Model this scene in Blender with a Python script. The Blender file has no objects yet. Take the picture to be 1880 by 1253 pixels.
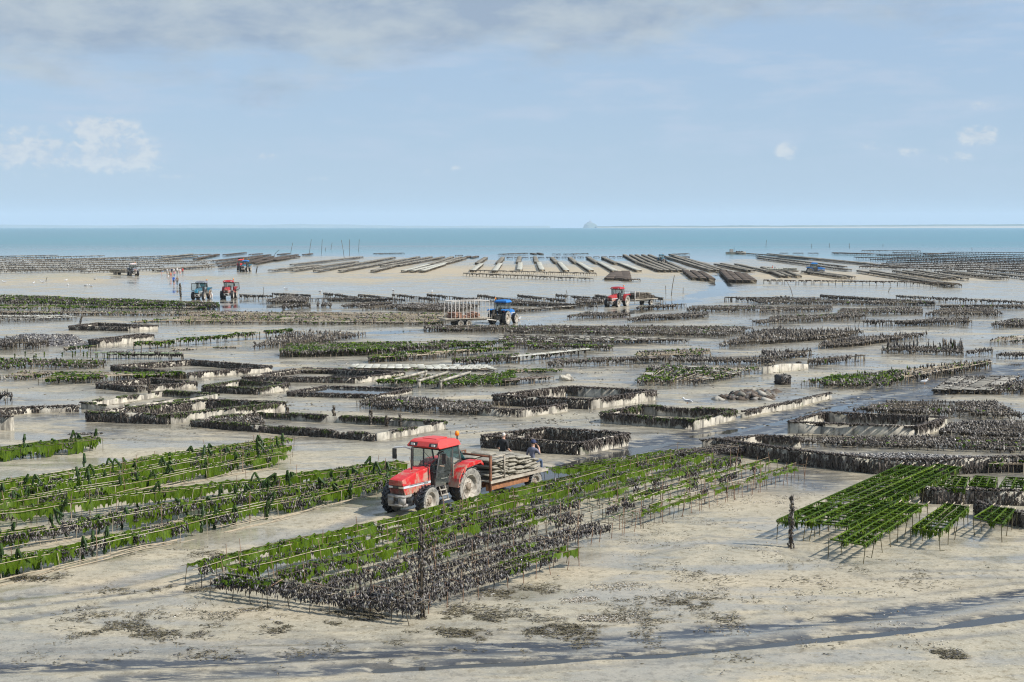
import bpy, bmesh, math, random
import numpy as np
from mathutils import Vector, Matrix

R = math.radians
sc = bpy.context.scene
COL = sc.collection
rng = np.random.default_rng(7)
random.seed(7)

# ------------------------------------------------------------------ camera, sky, sun, exposure
EYE = 11.7
FOC = 50.0
PITCH = math.atan((626.5 - 416.5) / (1880 * FOC / 36.0))
cam = bpy.data.cameras.new('camera')
cam.lens = FOC; cam.sensor_width = 36.0; cam.sensor_fit = 'HORIZONTAL'
cam.clip_start = 0.5; cam.clip_end = 60000
camo = bpy.data.objects.new('camera', cam)
camo.location = (0, 0, EYE)
camo.rotation_euler = (math.pi / 2 - PITCH, 0, 0)
COL.objects.link(camo)
sc.camera = camo

SUN_AZ = 108.0       # degrees clockwise from +Y
SUN_EL = 42.0
sun = bpy.data.lights.new('sun', 'SUN')
sun.energy = 4.5; sun.angle = R(1.3); sun.color = (1.0, 0.955, 0.89)
suno = bpy.data.objects.new('sun', sun)
to_sun = Vector((math.sin(R(SUN_AZ)) * math.cos(R(SUN_EL)), math.cos(R(SUN_AZ)) * math.cos(R(SUN_EL)), math.sin(R(SUN_EL))))
suno.rotation_euler = (-to_sun).to_track_quat('-Z', 'Y').to_euler()
COL.objects.link(suno)

sc.view_settings.view_transform = 'Standard'
sc.view_settings.look = 'None'
sc.view_settings.exposure = 0.44
sc.view_settings.gamma = 1.0
sc.view_settings.use_curve_mapping = False
sc.cycles.max_bounces = 6
sc.cycles.volume_bounces = 2
sc.cycles.use_denoising = True
sc.cycles.filter_width = 1.15
sc.cycles.sample_clamp_indirect = 4.0
sc.cycles.caustics_reflective = False
sc.cycles.caustics_refractive = False


class N:
    """small helper that writes shader node trees"""
    def __init__(s, nt):
        s.nt = nt
    def node(s, typ, **kw):
        n = s.nt.nodes.new(typ)
        for k, v in kw.items():
            setattr(n, k, v)
        return n
    def put(s, sock, v):
        if v is None:
            return
        if isinstance(v, bpy.types.NodeSocket):
            s.nt.links.new(v, sock)
        else:
            if sock.type == 'RGBA' and hasattr(v, '__len__') and len(v) == 3:
                v = (*v, 1.0)
            sock.default_value = v
    def math(s, op, a, b=None, c=None, clamp=False):
        n = s.node('ShaderNodeMath', operation=op, use_clamp=clamp)
        s.put(n.inputs[0], a); s.put(n.inputs[1], b); s.put(n.inputs[2], c)
        return n.outputs[0]
    def vmath(s, op, a, b=None):
        n = s.node('ShaderNodeVectorMath', operation=op)
        s.put(n.inputs[0], a); s.put(n.inputs[1], b)
        return n.outputs[0]
    def mix(s, f, a, b, blend='MIX'):
        n = s.node('ShaderNodeMix', data_type='RGBA', blend_type=blend)
        s.put(n.inputs[0], f); s.put(n.inputs[6], a); s.put(n.inputs[7], b)
        return n.outputs[2]
    def ramp(s, f, stops, interp='LINEAR'):
        n = s.node('ShaderNodeValToRGB')
        n.color_ramp.interpolation = interp
        el = n.color_ramp.elements
        while len(el) < len(stops):
            el.new(0.5)
        for e, (p, c) in zip(el, stops):
            e.position = p
            e.color = (c, c, c, 1) if not hasattr(c, '__len__') else (*c[:3], 1)
        s.put(n.inputs[0], f)
        return n.outputs[0]
    def noise(s, vec, scale, detail=4, rough=0.55, dist=0.0, col=False):
        n = s.node('ShaderNodeTexNoise')
        s.put(n.inputs['Vector'], vec)
        n.inputs['Scale'].default_value = scale
        n.inputs['Detail'].default_value = detail
        n.inputs['Roughness'].default_value = rough
        n.inputs['Distortion'].default_value = dist
        return n.outputs['Color' if col else 'Fac']
    def mapr(s, v, a, b, c=0.0, d=1.0, smooth=False):
        n = s.node('ShaderNodeMapRange', interpolation_type='SMOOTHSTEP' if smooth else 'LINEAR')
        s.put(n.inputs[0], v)
        for i, q in enumerate((a, b, c, d)):
            s.put(n.inputs[i + 1], q)
        return n.outputs[0]
    def sep(s, v):
        n = s.node('ShaderNodeSeparateXYZ'); s.put(n.inputs[0], v)
        return n.outputs
    def comb(s, x, y, z):
        n = s.node('ShaderNodeCombineXYZ')
        s.put(n.inputs[0], x); s.put(n.inputs[1], y); s.put(n.inputs[2], z)
        return n.outputs[0]


def build_world():
    w = bpy.data.worlds.new('World')
    sc.world = w
    w.use_nodes = True
    nt = w.node_tree
    nt.nodes.clear()
    k = N(nt)
    sky = k.node('ShaderNodeTexSky', sky_type='NISHITA')
    sky.sun_disc = False
    sky.sun_elevation = R(SUN_EL); sky.sun_rotation = R(SUN_AZ)
    sky.altitude = 0; sky.air_density = 1.0; sky.dust_density = 0.6; sky.ozone_density = 2.2
    d = k.node('ShaderNodeTexCoord').outputs['Generated']
    d = k.vmath('NORMALIZE', d)
    x, y, z = k.sep(d)
    az = k.math('ARCTAN2', x, y)
    el = k.math('ARCSINE', z)
    zz = k.math('MAXIMUM', z, 0.0)
    # fair weather sky: thin veil everywhere above the horizon
    den = k.math('ADD', zz, 0.06)
    plane = k.comb(k.math('DIVIDE', x, den), k.math('DIVIDE', y, den), 0.0)
    # a broad soft cloud deck, thinning out towards the horizon
    n1 = k.noise(plane, 0.62, 7, 0.58, 0.35)
    n1b = k.noise(k.comb(k.math('MULTIPLY', az, 7.0), k.math('MULTIPLY', el, 17.0), 3.1), 1.5, 9, 0.60, 0.2)
    nn = k.math('ADD', k.math('MULTIPLY', n1, 0.35), k.math('MULTIPLY', n1b, 0.65))
    bias = k.mapr(el, R(3.6), R(8.4), -0.30, 0.20)
    bias = k.math('ADD', bias, k.mapr(el, R(10.0), R(26.0), 0.0, -0.24))  # deck thinned above the view, for bluer reflections and fill light
    west = k.mapr(az, R(-8.0), R(17.0), 0.07, -0.20, True)       # thicker to the west
    deck = k.mapr(k.math('ADD', k.math('ADD', nn, bias), west), 0.40, 0.66, 0.0, 1.0, True)
    # cumulus heaps low over the bay
    warp = k.noise(k.comb(k.math('MULTIPLY', az, 30.0), k.math('MULTIPLY', el, 42.0), 0.7), 2.6, 9, 0.62, 0.4)
    warp2 = k.noise(k.comb(k.math('MULTIPLY', az, 30.0), k.math('MULTIPLY', el, 60.0), 9.7), 5.5, 5, 0.65)
    wv = k.math('ADD', k.math('MULTIPLY', k.math('SUBTRACT', warp, 0.5), 2.6), k.math('MULTIPLY', k.math('SUBTRACT', warp2, 0.5), 1.5))
    heap = None
    for (a0, e0, sa, se, amp) in ((-15.4, 2.75, 2.0, 0.8, 1.05), (-18.6, 2.8, 2.6, 0.75, 1.0), (-15.9, 3.7, 1.6, .6, .9), (-19.5, 3.5, 2.6, .6, .5),
                                 (-9.7, 2.75, 0.42, 0.20, 0.8), (-7.8, 1.9, 0.9, 0.18, .42), (-11.0, 2.5, .7, .25, .35),
                                 (-13.2, 1.95, .9, .15, .5), (-2.2, 2.38, 0.38, 0.22, 0.62), (-3.4, 2.2, .36, .2, .55),
                                 (10.9, 2.95, 0.48, 0.36, 0.95), (12.8, 2.8, .9, .35, .35), (14.3, 3.2, .9, .35, .5),
                                 (18.0, 3.45, 0.85, 0.42, 0.95), (17.3, 2.6, 1.0, 0.3, 0.55), (15.5, 2.85, .8, .26, .6), (18.0, 4.6, 1.1, .25, .5)):
        ga = k.math('POWER', k.math('DIVIDE', k.math('SUBTRACT', az, R(a0)), R(sa)), 2.0)
        ge = k.math('POWER', k.math('DIVIDE', k.math('SUBTRACT', el, R(e0)), R(se)), 2.0)
        g = k.math('MULTIPLY', k.math('EXPONENT', k.math('MULTIPLY', k.math('ADD', ga, ge), -1.0)), amp)
        heap = g if heap is None else k.math('MAXIMUM', heap, g)
    puff = k.mapr(k.math('ADD', k.math('MULTIPLY', warp, .72), k.math('MULTIPLY', warp2, .28)), .36, .64)
    heap = k.mapr(k.math('MULTIPLY', heap, k.math('ADD', k.math('MULTIPLY', puff, 1.3), .30)), 0.26, 0.78, 0.0, 1.0, True)
    shade = k.mapr(puff, .25, .8)
    # faint high streaks
    st = k.noise(k.comb(k.math('MULTIPLY', az, 9.0), k.math('MULTIPLY', el, 44.0), 5.0), 1.7, 8, 0.62, 0.2)
    streak = k.mapr(st, 0.44, 0.70, 0.0, 0.75, True)
    skyc = sky.outputs[0]
    # light moist air: pulls the pure sky towards a soft milky blue
    skyc = k.mix(0.74, skyc, (3.45, 4.75, 6.65))
    grey = k.mix(k.mapr(k.noise(k.comb(k.math('MULTIPLY', az, 10.0), k.math('MULTIPLY', el, 24.0), 8.0), 1.7, 9, 0.60, 0.15), 0.38, 0.63), (2.85, 3.6, 4.7), (4.35, 4.95, 5.45))
    c = k.mix(k.math('MULTIPLY', streak, k.mapr(el, R(1.0), R(4.0))), skyc, (4.3, 5.2, 6.5))
    c = k.mix(k.math('MULTIPLY', deck, 0.92), c, grey)
    c = k.mix(k.math('MULTIPLY', heap, 0.92), c, k.mix(shade, (4.5, 5.25, 6.2), (5.8, 6.2, 6.6)))
    bg = k.node('ShaderNodeBackground')
    k.put(bg.inputs[0], c)
    bg.inputs[1].default_value = 0.084
    out = k.node('ShaderNodeOutputWorld')
    nt.links.new(bg.outputs[0], out.inputs[0])


build_world()

# ------------------------------------------------------------------ places: where a sight line from the sea wall meets level ground
_F = Vector((0, math.cos(PITCH), -math.sin(PITCH)))
_U = Vector((0, math.sin(PITCH), math.cos(PITCH)))
_f = 1880 * FOC / 36.0


def gp(px, py, z=0.0):
    d = Vector(((px - 940.0) / _f, 0, 0)) + _U * (-(py - 626.5) / _f) + _F
    t = (z - EYE) / d.z
    return Vector((d.x * t, d.y * t, z))


def gxy(px, py, z=0.0):
    p = gp(px, py, z)
    return np.array((p.x, p.y))


# ------------------------------------------------------------------ objects
def tag(o, label=None, cat=None, group=None, kind=None):
    if label: o['label'] = label
    if cat: o['category'] = cat
    if group: o['group'] = group
    if kind: o['kind'] = kind
    return o


def thing(name, label, cat, loc=(0, 0, 0), rz=0.0, group=None):
    o = bpy.data.objects.new(name, None)
    o.empty_display_size = 0.3
    o.location = loc; o.rotation_euler = (0, 0, rz)
    COL.objects.link(o)
    return tag(o, label, cat, group)


def link(name, me, parent=None, loc=(0, 0, 0), rot=(0, 0, 0), scale=(1, 1, 1), kind=None):
    o = bpy.data.objects.new(name, me)
    o.location = loc; o.rotation_euler = rot; o.scale = scale
    if parent: o.parent = parent
    if kind: o['kind'] = kind
    COL.objects.link(o)
    return o


def copy_tree(o, parent=None):
    c = o.copy(); COL.objects.link(c); c.parent = parent
    for ch in o.children:
        copy_tree(ch, c)
    return c


def fast_mesh(name, V, faces, mats, midx=None, smooth=False):
    """V (n,3); faces: list of (m,k) index arrays; midx: list of (m,) arrays or ints"""
    me = bpy.data.meshes.new(name)
    V = np.asarray(V, dtype=np.float32)
    me.vertices.add(len(V)); me.vertices.foreach_set('co', V.ravel())
    faces = [np.asarray(f, dtype=np.int32) for f in faces]
    keep = [i for i, f in enumerate(faces) if len(f)]
    nl = sum(faces[i].size for i in keep); npoly = sum(len(faces[i]) for i in keep)
    me.loops.add(nl); me.polygons.add(npoly)
    loops = np.concatenate([faces[i].ravel() for i in keep])
    tot = np.concatenate([np.full(len(faces[i]), faces[i].shape[1], dtype=np.int32) for i in keep])
    start = np.concatenate([[0], np.cumsum(tot)[:-1]]).astype(np.int32)
    me.loops.foreach_set('vertex_index', loops)
    me.polygons.foreach_set('loop_start', start)
    me.polygons.foreach_set('loop_total', tot)
    for m in mats:
        me.materials.append(m)
    if midx is not None:
        mi = np.concatenate([np.full(len(faces[i]), midx[i], dtype=np.int32) if np.isscalar(midx[i]) else np.asarray(midx[i], dtype=np.int32) for i in keep])
        me.polygons.foreach_set('material_index', mi)
    if smooth:
        me.polygons.foreach_set('use_smooth', np.ones(npoly, dtype=bool))
    me.update(calc_edges=True)
    me.validate()
    return me


class Geo:
    """collects many small shapes and links them as one mesh object"""
    def __init__(s):
        s.V = []; s.F = []; s.M = []; s.n = 0
    def add(s, V, F, m=0):
        V = np.asarray(V, dtype=np.float64); F = np.asarray(F)
        s.V.append(V); s.F.append(F + s.n); s.M.append(m); s.n += len(V)
    def sticks(s, P, Q, r, m=0, sides=4, taper=1.0, caps=True):
        P = np.atleast_2d(np.asarray(P, float)); Q = np.atleast_2d(np.asarray(Q, float)); n = len(P)
        if n == 0: return
        r = np.broadcast_to(np.asarray(r, float), (n,))
        D = Q - P; L = np.linalg.norm(D, axis=1, keepdims=True); L[L == 0] = 1; D = D / L
        ref = np.where(np.abs(D[:, 2:3]) > 0.9, np.array([[1., 0, 0]]), np.array([[0., 0, 1.]]))
        A = np.cross(D, ref); A /= np.linalg.norm(A, axis=1, keepdims=True); B = np.cross(D, A)
        ang = np.arange(sides) * 2 * math.pi / sides + 0.4
        ring = A[:, None, :] * np.cos(ang)[None, :, None] + B[:, None, :] * np.sin(ang)[None, :, None]
        lo = P[:, None, :] + ring * r[:, None, None]
        hi = Q[:, None, :] + ring * (r * taper)[:, None, None]
        V = np.concatenate([lo, hi], axis=1).reshape(-1, 3)
        i = np.arange(sides); j = (i + 1) % sides
        f = np.stack([i, j, j + sides, i + sides], axis=1)
        F = (f[None] + (np.arange(n) * 2 * sides)[:, None, None]).reshape(-1, 4)
        mm = m if np.isscalar(m) else np.repeat(np.asarray(m), sides)
        base = s.n
        s.add(V, F[:, ::-1], mm)
        if caps and sides == 4:
            c = (np.arange(4, 8)[None] + (np.arange(n) * 8)[:, None]) + base
            s.F.append(c[:, ::-1]); s.V.append(np.zeros((0, 3))); s.M.append(m)
    def lumps(s, C, S, m=0, yaw=None, tilt=0.25):
        """irregular octahedral lumps; C centres (n,3), S half sizes (n,3)"""
        C = np.asarray(C, float); n = len(C)
        if n == 0: return
        S = np.broadcast_to(np.asarray(S, float), (n, 3))
        base = np.array([[1, 0, 0], [0, 1, 0], [-1, 0, 0], [0, -1, 0], [0, 0, 1], [0, 0, -1]], float)
        X = base[None] * S[:, None, :]
        X = X * rng.uniform(0.7, 1.3, (n, 6, 1))
        X[:, :4, 2] += rng.uniform(-0.35, 0.35, (n, 4)) * S[:, 2:3]
        yaw = rng.uniform(0, 6.283, n) if yaw is None else yaw
        c, si = np.cos(yaw)[:, None], np.sin(yaw)[:, None]
        x = X[:, :, 0] * c - X[:, :, 1] * si; y = X[:, :, 0] * si + X[:, :, 1] * c
        z = X[:, :, 2]
        tx = rng.normal(0, tilt, (n, 1)); ty = rng.normal(0, tilt, (n, 1))
        V = np.stack([x + z * tx, y + z * ty, z], axis=2) + C[:, None, :]
        f = np.array([[0, 1, 4], [1, 2, 4], [2, 3, 4], [3, 0, 4], [1, 0, 5], [2, 1, 5], [3, 2, 5], [0, 3, 5]])
        F = (f[None] + (np.arange(n) * 6)[:, None, None]).reshape(-1, 3)
        s.add(V.reshape(-1, 3), F, m if np.isscalar(m) else np.repeat(np.asarray(m), 8))
    def blades(s, P, D, W, m=0, curl=None, point=0.25):
        """leaf blades: root P, hanging vector D, half width vector W; two segments, pointed"""
        P = np.asarray(P, float); D = np.asarray(D, float); W = np.asarray(W, float); n = len(P)
        if n == 0: return
        nrm = np.cross(D, W); nrm /= (np.linalg.norm(nrm, axis=1, keepdims=True) + 1e-9)
        cu = (rng.normal(0, 0.18, (n, 1)) if curl is None else curl) * np.linalg.norm(D, axis=1, keepdims=True)
        mid = P + D * 0.55 + nrm * cu
        tip = P + D
        V = np.stack([P - W, P + W, mid + W * 0.85, mid - W * 0.85, tip + W * point, tip - W * point], axis=1)
        f = np.array([[0, 1, 2, 3], [3, 2, 4, 5]])
        F = (f[None] + (np.arange(n) * 6)[:, None, None]).reshape(-1, 4)
        s.add(V.reshape(-1, 3), F, m if np.isscalar(m) else np.repeat(np.asarray(m), 2))
    def box(s, x0, y0, z0, x1, y1, z1, m=0):
        V = np.array([[x, y, z] for z in (z0, z1) for y in (y0, y1) for x in (x0, x1)], float)
        s.add(V, np.array([[0, 2, 3, 1], [4, 5, 7, 6], [0, 1, 5, 4], [2, 6, 7, 3], [0, 4, 6, 2], [1, 3, 7, 5]]), m)
    def mesh(s, name, mats, smooth=False):
        if not s.n:
            return None
        V = np.concatenate(s.V)
        return fast_mesh(name, V, s.F, mats, s.M, smooth)
    def build(s, name, mats, parent=None, kind=None, smooth=False, loc=(0, 0, 0)):
        me = s.mesh(name, mats if isinstance(mats, (list, tuple)) else [mats], smooth)
        if me is None:
            return None
        return link(name, me, parent, loc, kind=kind)


# ------------------------------------------------------------------ materials
def new_mat(name):
    m = bpy.data.materials.new(name)
    m.use_nodes = True
    nt = m.node_tree
    b = nt.nodes['Principled BSDF']
    return m, N(nt), b


def island_mat(name, stops, rough=0.7, spec=0.4, bump=0.0, scale=8.0, transl=0.0, grime=None):
    """stuff made of many small pieces: each piece takes a colour of its own"""
    m, k, b = new_mat(name)
    geo = k.node('ShaderNodeNewGeometry')
    rnd = geo.outputs['Random Per Island']
    c = k.ramp(rnd, stops, 'LINEAR')
    nz = k.noise(geo.outputs['Position'], scale, 3)
    c = k.mix(k.mapr(nz, 0.3, 0.7, 0.0, 0.45), c, k.mix(0.75, c, (0, 0, 0)))
    if grime:
        c = k.mix(k.mapr(k.noise(geo.outputs['Position'], 1.1, 4), 0.5, 0.68), c, grime)
    k.put(b.inputs['Base Color'], c)
    b.inputs['Roughness'].default_value = rough
    b.inputs['Specular IOR Level'].default_value = spec
    if transl:
        b.inputs['Transmission Weight'].default_value = 0.0
        tr = k.node('ShaderNodeBsdfTranslucent'); k.put(tr.inputs[0], c)
        mx = k.node('ShaderNodeMixShader'); mx.inputs[0].default_value = transl
        out = m.node_tree.nodes['Material Output']
        m.node_tree.links.new(b.outputs[0], mx.inputs[1]); m.node_tree.links.new(tr.outputs[0], mx.inputs[2])
        m.node_tree.links.new(mx.outputs[0], out.inputs[0])
    return m


def plain_mat(name, col, rough=0.6, dirt=None, dscale=2.0, damt=0.5, metal=0.0, spec=0.5, low=0.4, bump=0.0):
    m, k, b = new_mat(name)
    p = k.node('ShaderNodeNewGeometry').outputs['Position']
    n = k.noise(p, dscale, 6, 0.62)
    c = k.mix(k.mapr(n, 0.35, 0.7, 0.0, 0.35), col, tuple(x * 0.6 for x in col))
    rr = rough
    if dirt:
        f = k.mapr(k.noise(p, dscale * 1.7, 6, 0.65, 0.6), low, low + 0.22, 0.0, damt, True)
        c = k.mix(f, c, dirt)
        rr = k.mapr(f, 0.0, 1.0, rough, 0.85)
    k.put(b.inputs['Base Color'], c)
    k.put(b.inputs['Roughness'], rr)
    b.inputs['Metallic'].default_value = metal
    b.inputs['Specular IOR Level'].default_value = spec
    if bump:
        bn = k.node('ShaderNodeBump'); bn.inputs['Strength'].default_value = bump; bn.inputs['Distance'].default_value = 0.02
        k.put(bn.inputs['Height'], k.noise(p, dscale * 8, 5, 0.7)); k.put(b.inputs['Normal'], bn.outputs[0])
    return m


M = {}
M['dark'] = island_mat('mussel_crust', [(0.0, (0.022, 0.019, 0.018)), (0.38, (0.060, 0.052, 0.047)), (0.64, (0.125, 0.110, 0.098)), (0.85, (0.235, 0.215, 0.19)), (1.0, (0.42, 0.40, 0.36))], 0.6, 0.35)
M['darkmid'] = island_mat('weathered_crust', [(0.0, (0.045, 0.039, 0.033)), (0.5, (0.115, 0.100, 0.083)), (0.8, (0.22, 0.195, 0.165)), (1.0, (0.42, 0.38, 0.33))], 0.7, 0.3)
M['mussel'] = island_mat('blue_mussels', [(0.0, (0.012, 0.010, 0.012)), (0.5, (0.032, 0.027, 0.030)), (0.8, (0.075, 0.066, 0.070)), (0.93, (0.16, 0.145, 0.15)), (1.0, (0.34, 0.32, 0.32))], 0.5, 0.45)
M['weed'] = island_mat('brown_wrack', [(0.0, (0.024, 0.018, 0.015)), (0.5, (0.066, 0.051, 0.040)), (0.85, (0.115, 0.093, 0.075)), (1.0, (0.19, 0.16, 0.135))], 0.55, 0.4)
M['green'] = island_mat('green_weed', [(0.0, (0.020, 0.048, 0.003)), (0.4, (0.055, 0.112, 0.004)), (0.8, (0.105, 0.185, 0.006)), (1.0, (0.18, 0.26, 0.016))], 0.55, 0.25, transl=0.25)


def curtain_mat():
    """thin wet sheets of sea lettuce: streaked, lit through from behind"""
    m, k, b = new_mat('sea_lettuce')
    p = k.node('ShaderNodeNewGeometry').outputs['Position']
    x, y, z = k.sep(p)
    n = k.noise(k.comb(x, y, k.math('MULTIPLY', z, .25)), 14.0, 4, .7)
    n2 = k.noise(p, 1.6, 4, .6)
    c = k.ramp(n, [(.30, (0.030, 0.062, 0.003)), (.52, (0.090, 0.155, 0.005)), (.72, (0.165, 0.245, 0.012))])
    c = k.mix(k.mapr(n2, .45, .7, 0, .55), c, (0.045, 0.085, 0.006))
    c = k.mix(k.mapr(k.noise(p, 5.0, 4, .7), .62, .72, 0, .7), c, (0.09, 0.075, 0.045))
    k.put(b.inputs['Base Color'], c); b.inputs['Roughness'].default_value = .5; b.inputs['Specular IOR Level'].default_value = .3
    tr = k.node('ShaderNodeBsdfTranslucent'); k.put(tr.inputs[0], k.mix(.3, c, (0.16, 0.30, 0.01)))
    mx = k.node('ShaderNodeMixShader'); mx.inputs[0].default_value = .38
    nt = m.node_tree
    nt.links.new(b.outputs[0], mx.inputs[1]); nt.links.new(tr.outputs[0], mx.inputs[2]); nt.links.new(mx.outputs[0], nt.nodes['Material Output'].inputs[0])
    return m


M['lettuce'] = curtain_mat()
M['greendull'] = island_mat('dull_green_weed', [(0.0, (0.030, 0.045, 0.012)), (0.5, (0.075, 0.105, 0.026)), (1.0, (0.16, 0.19, 0.07))], 0.6, 0.3, transl=0.15)
M['straw'] = island_mat('bare_cane', [(0.0, (0.30, 0.22, 0.14)), (0.5, (0.44, 0.36, 0.25)), (1.0, (0.60, 0.53, 0.42))], 0.7, 0.3)
M['rustrod'] = island_mat('rusty_rod', [(0.0, (0.10, 0.045, 0.025)), (0.5, (0.22, 0.11, 0.065)), (1.0, (0.36, 0.24, 0.16))], 0.75, 0.3)
M['leg'] = island_mat('wet_rod', [(0.0, (0.035, 0.026, 0.018)), (0.6, (0.09, 0.07, 0.045)), (1.0, (0.22, 0.18, 0.12))], 0.6, 0.4)
M['bag'] = island_mat('mesh_bag', [(0.0, (0.17, 0.155, 0.13)), (0.5, (0.30, 0.28, 0.235)), (1.0, (0.46, 0.43, 0.37))], 0.85, 0.2, scale=14)
M['bagfar'] = island_mat('far_mesh_bag', [(0.0, (0.11, 0.095, 0.075)), (0.5, (0.22, 0.20, 0.16)), (1.0, (0.42, 0.39, 0.33))], 0.85, 0.2)
M['bagbrown'] = island_mat('brown_mesh_bag', [(0.0, (0.060, 0.045, 0.035)), (0.6, (0.115, 0.090, 0.07)), (1.0, (0.22, 0.18, 0.15))], 0.85, 0.2)
M['bagpale'] = island_mat('pale_mesh_bag', [(0.0, (0.36, 0.35, 0.29)), (0.5, (0.50, 0.49, 0.42)), (1.0, (0.62, 0.61, 0.54))], 0.85, 0.2, scale=14)
M['bagnet'] = island_mat('pale_green_net', [(0.0, (0.26, 0.34, 0.20)), (0.6, (0.36, 0.45, 0.28)), (1.0, (0.46, 0.52, 0.38))], 0.85, 0.2, scale=14)
M['shell'] = island_mat('oyster_shell', [(0.0, (0.22, 0.19, 0.15)), (0.5, (0.45, 0.41, 0.34)), (1.0, (0.72, 0.68, 0.60))], 0.6, 0.4)
M['pebbleshell'] = island_mat('grey_shell', [(0.0, (0.04, 0.038, 0.038)), (0.55, (0.13, 0.12, 0.12)), (0.85, (0.27, 0.26, 0.25)), (1.0, (0.45, 0.43, 0.40))], 0.6, 0.4)
M['legweed'] = island_mat('weedy_rod', [(0.0, (0.03, 0.032, 0.012)), (0.6, (0.075, 0.07, 0.03)), (1.0, (0.17, 0.14, 0.08))], 0.6, 0.4)
M['wrackbit'] = island_mat('stranded_wrack', [(0.0, (0.055, 0.047, 0.022)), (0.6, (0.14, 0.117, 0.065)), (1.0, (0.25, 0.215, 0.135))], 0.6, 0.4)

# ------------------------------------------------------------------ ground, sea, far shore
def pl(*pts):
    return np.array([gxy(a, b) for a, b in pts])


def seg_dist(X, Y, line):
    d = np.full(X.shape, 1e9)
    for (x0, y0), (x1, y1) in zip(line[:-1], line[1:]):
        dx, dy = x1 - x0, y1 - y0
        L2 = dx * dx + dy * dy + 1e-9
        t = np.clip(((X - x0) * dx + (Y - y0) * dy) / L2, 0, 1)
        d = np.minimum(d, np.hypot(X - x0 - t * dx, Y - y0 - t * dy))
    return d


# soft value noise on a lattice, used for the relief of the mud
_lat = rng.uniform(-1, 1, (256, 256))


def vnoise(X, Y, s, o=0):
    x = X / s + 37.3 + o * 17.7; y = Y / s + 11.9 + o * 5.3
    xi = np.floor(x).astype(int); yi = np.floor(y).astype(int)
    fx = x - xi; fy = y - yi
    fx = fx * fx * (3 - 2 * fx); fy = fy * fy * (3 - 2 * fy)
    g = lambda a, b: _lat[a % 256, b % 256]
    return (g(xi, yi) * (1 - fx) + g(xi + 1, yi) * fx) * (1 - fy) + (g(xi, yi + 1) * (1 - fx) + g(xi + 1, yi + 1) * fx) * fy


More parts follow.
